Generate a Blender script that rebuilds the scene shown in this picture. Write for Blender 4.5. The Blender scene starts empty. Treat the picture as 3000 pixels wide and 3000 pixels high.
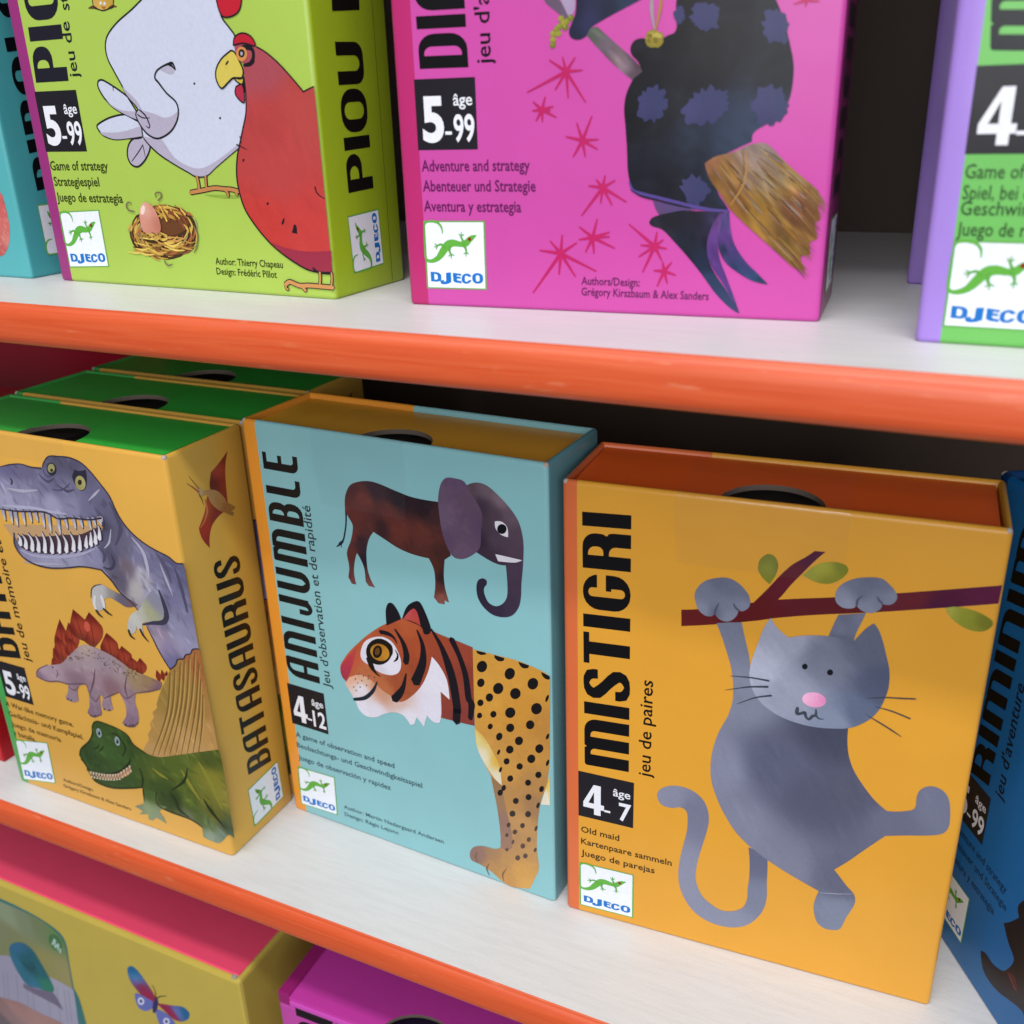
import bpy, bmesh, math, random
import numpy as np
from mathutils import Matrix, Vector
from mathutils.geometry import delaunay_2d_cdt

CAM_AXES=[[0.9032819, 0.4280195, -0.0296825], [-0.1388677, 0.3571186, 0.9236785], [0.4059526, -0.8302202, 0.3820169]]
LENS=34.9418
POSE={'lime': [-0.28606, 0.24253, -0.05169, -0.03266, 0.11491, 0.03693, 0.16], 'pink': [-0.14667, 0.23916, -0.05169, 0.07683, 0.11019, 0.03693, 0.16], 'purp': [-0.01408, 0.23326, -0.05169, 0.00535, 0.11445, 0.03693, 0.16], 'bata': [-0.34196, 0.21885, -0.25874, -0.00507, 0.11437, 0.03693, 0.15886], 'ani': [-0.22366, 0.25065, -0.25874, -0.04498, 0.11567, 0.03693, 0.16249], 'mist': [-0.10379, 0.24519, -0.25874, 0.0587, 0.11688, 0.03693, 0.15845], 'teal': [-0.4135, 0.24513, -0.05169, -0.03, 0.11445, 0.03693, 0.16], 'purp_b': [-0.0245, 0.3073, -0.05169, 0.0, 0.11445, 0.03693, 0.16], 'blue': [0.00862, 0.29138, -0.25874, -1.02775, 0.11445, 0.03693, 0.16], 'yellow': [-0.4435, 0.2245, -0.45874, 0.003, 0.2, 0.14, 0.12374], 'purp2': [-0.2255, 0.2275, -0.45874, 0.03, 0.13, 0.14, 0.12374]}
ZU,ZL,YS,ZT=-0.05169,-0.25874,0.20669,0.01276

SC = bpy.context.scene
COL = SC.collection
# ------------------------------------------------------------------ camera
cam_data = bpy.data.cameras.new('camera')
cam_data.sensor_width = 36.0
cam_data.lens = LENS
cam_data.clip_start = 0.01
cam_data.clip_end = 50
cam_data.dof.use_dof = True
cam_data.dof.focus_distance = 0.312
cam_data.dof.aperture_fstop = 16.0
cam = bpy.data.objects.new('camera', cam_data)
COL.objects.link(cam)
r_, u_, b_ = CAM_AXES
cam.matrix_world = Matrix(((r_[0], u_[0], b_[0], 0), (r_[1], u_[1], b_[1], 0), (r_[2], u_[2], b_[2], 0), (0, 0, 0, 1)))
SC.camera = cam
# ------------------------------------------------------------------ world, lamps, exposure
world = bpy.data.worlds.new('World')
SC.world = world
world.use_nodes = True
bg = world.node_tree.nodes['Background']
bg.inputs[0].default_value = (0.93, 0.96, 1.0, 1)
bg.inputs[1].default_value = 0.14

def area(name, loc, target, sx, sy, power, color):
    l = bpy.data.lights.new(name, 'AREA')
    l.shape = 'RECTANGLE'; l.size = sx; l.size_y = sy; l.energy = power; l.color = color
    o = bpy.data.objects.new(name, l); COL.objects.link(o)
    o.location = loc
    d = Vector(target) - Vector(loc)
    o.rotation_euler = (math.atan2(d.y, -d.z), 0, 0)     # long side parallel to the shelves
    return o
area('tube_lamp', (0.40, -0.47, 1.22), (-0.1, 0.22, -0.1), 1.5, 0.09, 15.5, (1.0, 0.98, 0.95))
area('ceiling_lamp', (-0.70, -0.95, 1.70), (-0.1, 0.25, -0.1), 2.4, 1.2, 24, (0.97, 0.98, 1.0))
area('front_fill', (0.80, -1.90, 0.52), (-0.1, 0.25, -0.15), 2.2, 1.2, 46, (0.96, 0.98, 1.0))  # added low fill that brightens box fronts and right sides, no window seen
SC.view_settings.view_transform = 'Standard'
SC.view_settings.look = 'None'
SC.view_settings.exposure = 0.06
SC.view_settings.gamma = 1.0

# ------------------------------------------------------------------ materials
def lin(c):
    return tuple((x/12.92 if x <= .04045 else ((x+.055)/1.055)**2.4) for x in c)
def hx(h):
    return lin(tuple(int(h[i:i+2], 16)/255 for i in (0, 2, 4)))
MATS = {}
def nodes(m):
    m.use_nodes = True
    nt = m.node_tree
    return nt, nt.nodes, nt.links, nt.nodes['Principled BSDF']
def card(h, rough=.28, name=None):
    """coated printed card of one ink colour, with a faint mottle and paper ripple"""
    key = (h, rough)
    if key in MATS: return MATS[key]
    m = bpy.data.materials.new(name or 'card_' + h)
    nt, N, L, P = nodes(m)
    tc = N.new('ShaderNodeTexCoord')
    nz = N.new('ShaderNodeTexNoise'); nz.inputs['Scale'].default_value = 45; nz.inputs['Detail'].default_value = 5
    L.new(tc.outputs['Object'], nz.inputs['Vector'])
    mr = N.new('ShaderNodeMapRange'); mr.inputs['To Min'].default_value = .93; mr.inputs['To Max'].default_value = 1.07
    L.new(nz.outputs['Fac'], mr.inputs['Value'])
    g = N.new('ShaderNodeTexNoise'); g.inputs['Scale'].default_value = 2600; g.inputs['Detail'].default_value = 2
    L.new(tc.outputs['Object'], g.inputs['Vector'])
    mg = N.new('ShaderNodeMapRange'); mg.inputs['To Min'].default_value = .93; mg.inputs['To Max'].default_value = 1.07
    L.new(g.outputs['Fac'], mg.inputs['Value'])
    mu = N.new('ShaderNodeMath'); mu.operation = 'MULTIPLY'
    L.new(mr.outputs[0], mu.inputs[0]); L.new(mg.outputs[0], mu.inputs[1])
    mx = N.new('ShaderNodeVectorMath'); mx.operation = 'SCALE'
    mx.inputs[0].default_value = hx(h)
    L.new(mu.outputs[0], mx.inputs['Scale'])
    L.new(mx.outputs[0], P.inputs['Base Color'])
    P.inputs['Roughness'].default_value = rough
    P.inputs['Specular IOR Level'].default_value = .27
    w = N.new('ShaderNodeTexNoise'); w.inputs['Scale'].default_value = 28; w.inputs['Detail'].default_value = 2
    L.new(tc.outputs['Object'], w.inputs['Vector'])
    bp = N.new('ShaderNodeBump'); bp.inputs['Strength'].default_value = .10; bp.inputs['Distance'].default_value = .004
    L.new(w.outputs['Fac'], bp.inputs['Height']); L.new(bp.outputs[0], P.inputs['Normal'])
    MATS[key] = m
    return m
def ink():
    """printed picture: the drawn colours with paint mottle"""
    if 'ink' in MATS: return MATS['ink']
    m = bpy.data.materials.new('printed_ink')
    nt, N, L, P = nodes(m)
    at = N.new('ShaderNodeAttribute'); at.attribute_name = 'Col'
    tc = N.new('ShaderNodeTexCoord')
    nz = N.new('ShaderNodeTexNoise'); nz.inputs['Scale'].default_value = 900; nz.inputs['Detail'].default_value = 6; nz.inputs['Roughness'].default_value = .65
    L.new(tc.outputs['Object'], nz.inputs['Vector'])
    mr = N.new('ShaderNodeMapRange'); mr.inputs['From Min'].default_value = .25; mr.inputs['From Max'].default_value = .75
    mr.inputs['To Min'].default_value = .94; mr.inputs['To Max'].default_value = 1.06
    L.new(nz.outputs['Fac'], mr.inputs['Value'])
    mx = N.new('ShaderNodeVectorMath'); mx.operation = 'SCALE'
    L.new(at.outputs['Color'], mx.inputs[0]); L.new(mr.outputs[0], mx.inputs['Scale'])
    L.new(mx.outputs[0], P.inputs['Base Color'])
    P.inputs['Roughness'].default_value = .28
    P.inputs['Specular IOR Level'].default_value = .27
    w = N.new('ShaderNodeTexNoise'); w.inputs['Scale'].default_value = 28; w.inputs['Detail'].default_value = 2
    L.new(tc.outputs['Object'], w.inputs['Vector'])
    bp = N.new('ShaderNodeBump'); bp.inputs['Strength'].default_value = .10; bp.inputs['Distance'].default_value = .004
    L.new(w.outputs['Fac'], bp.inputs['Height']); L.new(bp.outputs[0], P.inputs['Normal'])
    MATS['ink'] = m
    return m
def paint_white():
    m = bpy.data.materials.new('white_painted_board')
    nt, N, L, P = nodes(m)
    tc = N.new('ShaderNodeTexCoord')
    mp = N.new('ShaderNodeMapping'); mp.inputs['Scale'].default_value = (8, 90, 40)
    mp.inputs['Rotation'].default_value = (0, 0, math.radians(62))
    L.new(tc.outputs['Object'], mp.inputs['Vector'])
    nz = N.new('ShaderNodeTexNoise'); nz.inputs['Scale'].default_value = 6; nz.inputs['Detail'].default_value = 8; nz.inputs['Distortion'].default_value = .6
    L.new(mp.outputs[0], nz.inputs['Vector'])
    cr = N.new('ShaderNodeValToRGB')
    cr.color_ramp.elements[0].position = .32; cr.color_ramp.elements[0].color = (.605, .60, .60, 1)
    cr.color_ramp.elements[1].position = .62; cr.color_ramp.elements[1].color = (.645, .64, .643, 1)
    L.new(nz.outputs['Fac'], cr.inputs[0])
    vo = N.new('ShaderNodeTexVoronoi'); vo.inputs['Scale'].default_value = 42; L.new(tc.outputs['Object'], vo.inputs['Vector'])
    sp = N.new('ShaderNodeMapRange'); sp.inputs['From Min'].default_value = .012; sp.inputs['From Max'].default_value = .03; sp.inputs['To Min'].default_value = .55; sp.inputs['To Max'].default_value = 1
    L.new(vo.outputs['Distance'], sp.inputs['Value'])
    big = N.new('ShaderNodeTexNoise'); big.inputs['Scale'].default_value = 9; big.inputs['Detail'].default_value = 4; L.new(tc.outputs['Object'], big.inputs['Vector'])
    bm_ = N.new('ShaderNodeMapRange'); bm_.inputs['To Min'].default_value = .93; bm_.inputs['To Max'].default_value = 1.06; L.new(big.outputs['Fac'], bm_.inputs['Value'])
    mu = N.new('ShaderNodeMath'); mu.operation = 'MULTIPLY'; L.new(sp.outputs[0], mu.inputs[0]); L.new(bm_.outputs[0], mu.inputs[1])
    sc = N.new('ShaderNodeVectorMath'); sc.operation = 'SCALE'; L.new(cr.outputs[0], sc.inputs[0]); L.new(mu.outputs[0], sc.inputs['Scale'])
    L.new(sc.outputs[0], P.inputs['Base Color'])
    P.inputs['Roughness'].default_value = .42
    n2 = N.new('ShaderNodeTexNoise'); n2.inputs['Scale'].default_value = 900; n2.inputs['Detail'].default_value = 3
    L.new(tc.outputs['Object'], n2.inputs['Vector'])
    bp = N.new('ShaderNodeBump'); bp.inputs['Strength'].default_value = .12; bp.inputs['Distance'].default_value = .0006
    L.new(n2.outputs['Fac'], bp.inputs['Height']); L.new(bp.outputs[0], P.inputs['Normal'])
    return m
def paint_orange():
    m = bpy.data.materials.new('orange_painted_edging')
    nt, N, L, P = nodes(m)
    tc = N.new('ShaderNodeTexCoord')
    mp = N.new('ShaderNodeMapping'); mp.inputs['Scale'].default_value = (9, 260, 260)
    L.new(tc.outputs['Object'], mp.inputs['Vector'])
    nz = N.new('ShaderNodeTexNoise'); nz.inputs['Scale'].default_value = 2.2; nz.inputs['Detail'].default_value = 7; nz.inputs['Distortion'].default_value = .8
    L.new(mp.outputs[0], nz.inputs['Vector'])
    cr = N.new('ShaderNodeValToRGB')
    cr.color_ramp.elements[0].position = .30; cr.color_ramp.elements[0].color = (*hx('c34a22'), 1)
    cr.color_ramp.elements[1].position = .70; cr.color_ramp.elements[1].color = (*hx('cd5a31'), 1)
    L.new(nz.outputs['Fac'], cr.inputs[0])
    # scuffed spots where the paint is rubbed pale
    m2 = N.new('ShaderNodeMapping'); m2.inputs['Scale'].default_value = (60, 320, 320)
    L.new(tc.outputs['Object'], m2.inputs['Vector'])
    n2 = N.new('ShaderNodeTexNoise'); n2.inputs['Scale'].default_value = 1.6; n2.inputs['Detail'].default_value = 5
    L.new(m2.outputs[0], n2.inputs['Vector'])
    mr = N.new('ShaderNodeMapRange'); mr.inputs['From Min'].default_value = .64; mr.inputs['From Max'].default_value = .78; mr.inputs['To Max'].default_value = .45
    L.new(n2.outputs['Fac'], mr.inputs['Value'])
    mx = N.new('ShaderNodeMix'); mx.data_type = 'RGBA'
    L.new(mr.outputs[0], mx.inputs[0]); L.new(cr.outputs[0], mx.inputs[6]); mx.inputs[7].default_value = (*hx('d58868'), 1)
    L.new(mx.outputs[2], P.inputs['Base Color'])
    P.inputs['Roughness'].default_value = .38
    bp = N.new('ShaderNodeBump'); bp.inputs['Strength'].default_value = .10; bp.inputs['Distance'].default_value = .0005
    L.new(nz.outputs['Fac'], bp.inputs['Height']); L.new(bp.outputs[0], P.inputs['Normal'])
    return m
def dark_wood():
    m = bpy.data.materials.new('dark_back_board')
    nt, N, L, P = nodes(m)
    tc = N.new('ShaderNodeTexCoord')
    nz = N.new('ShaderNodeTexNoise'); nz.inputs['Scale'].default_value = 14; nz.inputs['Detail'].default_value = 6
    L.new(tc.outputs['Object'], nz.inputs['Vector'])
    cr = N.new('ShaderNodeValToRGB')
    cr.color_ramp.elements[0].color = (.05, .031, .022, 1); cr.color_ramp.elements[1].color = (.105, .068, .048, 1)
    L.new(nz.outputs['Fac'], cr.inputs[0]); L.new(cr.outputs[0], P.inputs['Base Color'])
    P.inputs['Roughness'].default_value = .6
    return m
def tape_mat():
    m = bpy.data.materials.new('clear_seal_tape')
    nt, N, L, P = nodes(m)
    tc = N.new('ShaderNodeTexCoord')
    w = N.new('ShaderNodeTexNoise'); w.inputs['Scale'].default_value = 160; w.inputs['Detail'].default_value = 3
    L.new(tc.outputs['Object'], w.inputs['Vector'])
    bp = N.new('ShaderNodeBump'); bp.inputs['Strength'].default_value = .25; bp.inputs['Distance'].default_value = .001
    L.new(w.outputs['Fac'], bp.inputs['Height'])
    gl = N.new('ShaderNodeBsdfGlossy'); gl.inputs['Roughness'].default_value = .16; gl.inputs['Color'].default_value = (.9, .9, .92, 1)
    L.new(bp.outputs[0], gl.inputs['Normal'])
    df = N.new('ShaderNodeBsdfDiffuse'); df.inputs['Color'].default_value = (.62, .6, .6, 1)
    tr = N.new('ShaderNodeBsdfTransparent'); tr.inputs['Color'].default_value = (.995, .995, .995, 1)
    m1 = N.new('ShaderNodeMixShader'); m1.inputs[0].default_value = .006
    L.new(tr.outputs[0], m1.inputs[1]); L.new(df.outputs[0], m1.inputs[2])
    m2 = N.new('ShaderNodeMixShader'); m2.inputs[0].default_value = .03
    L.new(m1.outputs[0], m2.inputs[1]); L.new(gl.outputs[0], m2.inputs[2])
    L.new(m2.outputs[0], N['Material Output'].inputs['Surface'])
    return m
M_WHITE, M_ORANGE, M_DARK, M_TAPE = paint_white(), paint_orange(), dark_wood(), tape_mat()

# ------------------------------------------------------------------ object helpers
def link_mesh(name, me, parent, mats):
    for mt in mats: me.materials.append(mt)
    o = bpy.data.objects.new(name, me)
    COL.objects.link(o)
    if parent: o.parent = parent
    return o
def thing(name, label, cat, loc, rz=0, group=None):
    o = bpy.data.objects.new(name, None)
    COL.objects.link(o)
    o.empty_display_size = .03
    o.location = loc; o.rotation_euler = (0, 0, rz)
    o['label'] = label; o['category'] = cat
    if group: o['group'] = group
    return o
def copy_thing(root, loc, rz, label):
    r = root.copy(); COL.objects.link(r)
    r.location = loc; r.rotation_euler = (0, 0, rz); r['label'] = label
    for ch in list(root.children):
        c = ch.copy(); COL.objects.link(c); c.parent = r
        for g in list(ch.children):
            d = g.copy(); COL.objects.link(d); d.parent = c
    return r

# ------------------------------------------------------------------ 2-D drawing: contours -> flat prints
def parse(s):
    out = []
    for t in s.split():
        c = t.endswith('!'); a, b = t.rstrip('!').split(',')
        out.append((float(a)/20, float(b)/20, c))
    return out
def smooth(pts, closed=True, k=5):
    n = len(pts)
    if n < 3: return [(p[0], p[1]) for p in pts]
    out = []
    rng = range(n if closed else n-1)
    for i in rng:
        p1, p2 = pts[i], pts[(i+1) % n]
        out.append((p1[0], p1[1]))
        if p1[2] and p2[2]: continue
        p0 = pts[i-1] if (closed or i > 0) else p1
        p3 = pts[(i+2) % n] if (closed or i+2 < n) else p2
        d = math.dist(p1[:2], p2[:2])
        m1 = (0, 0) if p1[2] else ((p2[0]-p0[0])/2, (p2[1]-p0[1])/2)
        m2 = (0, 0) if p2[2] else ((p3[0]-p1[0])/2, (p3[1]-p1[1])/2)
        def lim(m):
            l = math.hypot(*m)
            return m if l <= d*1.1 or l == 0 else (m[0]*d*1.1/l, m[1]*d*1.1/l)
        m1, m2 = lim(m1), lim(m2)
        if p1[2]: m1 = (1.5*(p2[0]-p1[0])-.5*m2[0], 1.5*(p2[1]-p1[1])-.5*m2[1])
        if p2[2]: m2 = (1.5*(p2[0]-p1[0])-.5*m1[0], 1.5*(p2[1]-p1[1])-.5*m1[1])
        kk = max(2, min(k, int(d/.5)+1))
        for j in range(1, kk):
            t = j/kk; t2, t3 = t*t, t*t*t
            out.append(tuple((2*t3-3*t2+1)*p1[q]+(t3-2*t2+t)*m1[q]+(-2*t3+3*t2)*p2[q]+(t3-t2)*m2[q] for q in (0, 1)))
    if not closed: out.append((pts[-1][0], pts[-1][1]))
    return out
def inside(px, py, poly):
    poly = np.asarray(poly); x, y = poly[:, 0], poly[:, 1]
    x2, y2 = np.roll(x, -1), np.roll(y, -1)
    r = np.zeros(len(px), bool)
    for a, b, c, d in zip(x, y, x2, y2):
        if b == d: continue
        m = ((b > py) != (d > py))
        r ^= m & (px < (c-a)*(py-b)/(d-b)+a)
    return r
def fill(contours, grid=0):
    """contours: [(sign, pts)]; later ones override earlier ones. Returns verts, tris"""
    V, Ed = [], []
    for sgn, c in contours:
        s = len(V); n = len(c)
        V += [Vector(p) for p in c]
        Ed += [(s+i, s+(i+1) % n) for i in range(n)]
    if grid:
        xs = [v.x for v in V]; ys = [v.y for v in V]
        gx = np.arange(min(xs)+grid*.5, max(xs), grid); gy = np.arange(min(ys)+grid*.5, max(ys), grid)
        if len(gx) and len(gy):
            X, Y = np.meshgrid(gx, gy); X, Y = X.ravel(), Y.ravel()
            ok = inside(X, Y, contours[0][1])
            V += [Vector((a, b)) for a, b in zip(X[ok], Y[ok])]
    rv, re, rf, *_ = delaunay_2d_cdt(V, Ed, [], 0, 1e-5)
    if not rf: return [], []
    vv = np.array([(v.x, v.y) for v in rv]); ff = np.array([f for f in rf if len(f) == 3])
    ce = vv[ff].mean(axis=1)
    state = np.zeros(len(ff), bool)
    for sgn, c in contours:
        m = inside(ce[:, 0], ce[:, 1], c)
        state[m] = sgn > 0
    ff = ff[state]
    e1 = vv[ff[:, 1]]-vv[ff[:, 0]]; e2 = vv[ff[:, 2]]-vv[ff[:, 0]]
    cr = e1[:, 0]*e2[:, 1]-e1[:, 1]*e2[:, 0]
    fl = cr < 0
    ff[fl] = ff[fl][:, ::-1]
    ff = ff[np.abs(cr) > 1e-9]
    return vv, ff
def ribbon(pts, w):
    """tapered brush line as one contour with round ends"""
    P = smooth([(p[0], p[1], False) for p in pts], closed=False, k=6) if len(pts) > 2 else [(p[0], p[1]) for p in pts]
    P = np.array(P); n = len(P)
    W = np.interp(np.linspace(0, 1, n), np.linspace(0, 1, len(w)), w)/2
    T = np.gradient(P, axis=0) if n > 2 else np.array([P[1]-P[0]]*2)
    T = T/np.maximum(np.linalg.norm(T, axis=1), 1e-9)[:, None]
    Nn = np.stack([-T[:, 1], T[:, 0]], 1)
    return P, W, T, Nn
def color_field(spec, pts):
    pts = np.asarray(pts)
    if not isinstance(spec, str): return np.tile(np.array(lin(tuple(x/255 for x in spec))), (len(pts), 1))
    if ':' not in spec: return np.tile(np.array(hx(spec)), (len(pts), 1))
    C, K = [], []
    for t in spec.split():
        a, h = t.split(':'); x, y = a.split(',')
        C.append((float(x)/20, float(y)/20)); K.append([int(h[i:i+2], 16)/255 for i in (0, 2, 4)])
    C, K = np.array(C), np.array(K)
    d = ((pts[:, None, :]-C[None])**2).sum(2)+5
    w = 1/d**2.1
    c = (w[..., None]*K[None]).sum(1)/w.sum(1)[:, None]
    return np.where(c <= .04045, c/12.92, ((c+.055)/1.055)**2.4)
# ---- lettering drawn as contours (unit cap height)
def rr(x0, y0, x1, y1, bl=0, br=0, tr=0, tl=0):
    o = []
    for cx, cy, r, a0 in ((x0+bl, y0+bl, bl, 180), (x1-br, y0+br, br, 270), (x1-tr, y1-tr, tr, 0), (x0+tl, y1-tl, tl, 90)):
        if r <= 0: o.append((cx, cy)); continue
        for i in range(6):
            a = math.radians(a0+i*18); o.append((cx+r*math.cos(a), cy+r*math.sin(a)))
    return o
def glyph(ch, S, h, R, wd):
    """returns width, [(sign, contour)]; S stem, h hairline, R corner radius, wd width factor"""
    A = []
    add = lambda c: A.append((1, c)); sub = lambda c: A.append((-1, c))
    ri = max(.02, R-.12)
    if ch == 'I': w = S; add(rr(0, 0, w, 1))
    elif ch == 'T': w = .72*wd; add(rr(0, 1-h*1.1, w, 1)); add(rr((w-S)/2, 0, (w+S)/2, 1-h*.5))
    elif ch == 'L': w = .58*wd; add(rr(0, 0, w, 1, bl=R*.7)); sub(rr(S, h*1.2, w+.1, 1.1, bl=ri*.6))
    elif ch == 'E':
        w = .58*wd; add(rr(0, 0, w, 1, bl=R*.7)); sub(rr(S, h*1.2, w+.1, .46, bl=ri*.5)); sub(rr(S, .46+h, w+.1, 1-h)); sub(rr(w*.9, .4, w+.1, .6+h))
    elif ch == 'P':
        w = .74*wd; add(rr(S*.5, .40, w, 1, br=R, tr=R)); add(rr(0, 0, S, 1)); sub(rr(S, .40+h, w-S*.95, 1-h, br=ri, tr=ri))
    elif ch == 'R':
        w = .78*wd; add(rr(0, .42, w*.97, 1, br=R*.8, tr=R)); add(rr(S*.6, 0, w, .60, tr=R*.9)); add(rr(0, 0, S, 1))
        sub(rr(S, .52+h*.4, w*.97-S*.95, 1-h, br=ri*.8, tr=ri)); sub(rr(S, -.1, w-S, .52-h*.6, tr=ri)); sub(rr(w*.92, .47, w+.1, .53))
    elif ch == 'B':
        w = .72*wd; add(rr(0, .44, w*.96, 1, br=R*.8, tr=R*.9)); add(rr(0, 0, w, .57, br=R, tr=R*.8)); add(rr(0, 0, S, 1))
        sub(rr(S, .5+h*.5, w*.96-S*.95, 1-h, br=ri*.7, tr=ri*.8)); sub(rr(S, h, w-S*.95, .5-h*.4, br=ri*.8, tr=ri*.7))
    elif ch == 'D': w = .8*wd; add(rr(0, 0, w, 1, br=R*1.3, tr=R*1.3)); sub(rr(S, h, w-S, 1-h, br=ri*1.1, tr=ri*1.1))
    elif ch == 'O':
        w = .82*wd; q = min(R*1.4, w*.49); add(rr(0, 0, w, 1, q, q, q, q)); q = min(q*.7, (w-2*S)*.49); sub(rr(S, h, w-S, 1-h, q, q, q, q))
    elif ch == '4':
        w = .72; add([(w*.50, 1), (w*.84, 1), (w*.84, 0), (w*.52, 0), (w*.52, .20), (0, .20), (0, .37)]); add([(w*.80, .20), (w, .20), (w, .37), (w*.80, .37)]); sub([(w*.25, .37), (w*.52, .37), (w*.52, .76)])
    elif ch == 'C':
        w = .82*wd; q = min(R*1.4, w*.49); add(rr(0, 0, w, 1, q, q, q, q)); q = min(q*.7, (w-2*S)*.49); sub(rr(S, h, w-S, 1-h, q, q, q, q)); sub(rr(w-S-.02, .34, w+.1, .66))
    elif ch == 'U': w = .78*wd; add(rr(0, 0, w, 1, R, R)); sub(rr(S, h*1.2, w-S, 1.1, ri, ri))
    elif ch == 'J': w = .58*wd; add(rr(w-S, .1, w, 1)); add(rr(0, 0, w, .40, R*.8, R)); sub(rr(S*.72, h*1.15, w-S, .6, 0, ri*.6))
    elif ch == 'G':
        w = .78*wd; q = min(R*1.3, w*.49); add(rr(0, 0, w, 1, q, q, q, q)); q2 = min(q*.7, (w-2*S)*.49); sub(rr(S, h, w-S, 1-h, q2, q2, q2, q2))
        sub(rr(w-S-.02, .48, w+.1, .70)); add(rr(w*.55, .40, w, .40+h)); 
    elif ch == 'M':
        w = 1.18*wd; g = (w-3*S)/2; add(rr(0, 0, w, 1, tr=R, tl=.06)); sub(rr(S, -.1, S+g, 1-h*1.2, tr=ri*.7)); sub(rr(2*S+g, -.1, 2*S+2*g, 1-h*1.2, tr=ri*.7))
        c = S+g; sub([(c-.02, 1.1), (c+.08, 1.1), (c+.05, 1-h*.35), (c+.02, 1-h*.35)])
    elif ch == 'N': w = .78*wd; add(rr(0, 0, w, 1, tr=R, tl=.05)); sub(rr(S, -.1, w-S, 1-h*1.2, tr=ri))
    elif ch == 'A': w = .80*wd; add(rr(0, 0, w, 1, tl=R*1.3, tr=.06)); sub(rr(S, -.1, w-S, .36)); sub(rr(S, .36+h, w-S, 1-h, tl=ri))
    elif ch == 'K': w = .78*wd; add([(S*.9, .42), (w-S*.9, 1), (w, 1), (S*.9+.1, .3)]); add([(S, .55), (w-S*1.1, 0), (w, 0), (S+.2, .62)]); add(rr(0, 0, S, 1))
    elif ch == 'S':
        w = .70*wd
        P, W, T, Nn = ribbon([(w*.83, .69), (w*.79, .87), (w*.5, .945), (w*.22, .86), (w*.20, .70), (w*.5, .5), (w*.80, .30), (w*.78, .14), (w*.5, .055), (w*.20, .13), (w*.16, .31)],
                             [S*.75, S*.8, h*1.1, S*.8, S*.95, S*.85, S*.95, S*.8, h*1.1, S*.8, S*.75])
        add([tuple(a) for a in P+Nn*W[:, None]]+[tuple(a) for a in (P-Nn*W[:, None])[::-1]])
    else: w = .3
    return w, A
FONTS = {'slab': (.268, .115, .26, .92, .11), 'slabw': (.30, .13, .30, 1.22, .10), 'round': (.205, .10, .26, .80, .10), 'roundw': (.215, .11, .28, .80, .20)}
TXT = {}
def text_mesh(s, bold):
    key = (s, bold)
    if key in TXT: return TXT[key]
    cu = bpy.data.curves.new('t', 'FONT'); cu.body = s; cu.size = 1; cu.offset = bold; cu.resolution_u = 2 if len(s) > 4 else 5
    ob = bpy.data.objects.new('t', cu); COL.objects.link(ob)
    dg = bpy.context.evaluated_depsgraph_get()
    me = ob.evaluated_get(dg).to_mesh()
    v = np.array([(q.co.x, q.co.y) for q in me.vertices]); f = [tuple(p.vertices) for p in me.polygons]
    ob.evaluated_get(dg).to_mesh_clear()
    bpy.data.objects.remove(ob); bpy.data.curves.remove(cu)
    TXT[key] = (v, f)
    return TXT[key]
CAPH = None
ADJ = {'purple_dinosaur_picture': (.62, 1.0), 'witch_picture': (1.0, .66), 'cat_picture': (.85, 1.0)}   # ink saturation, density
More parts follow.
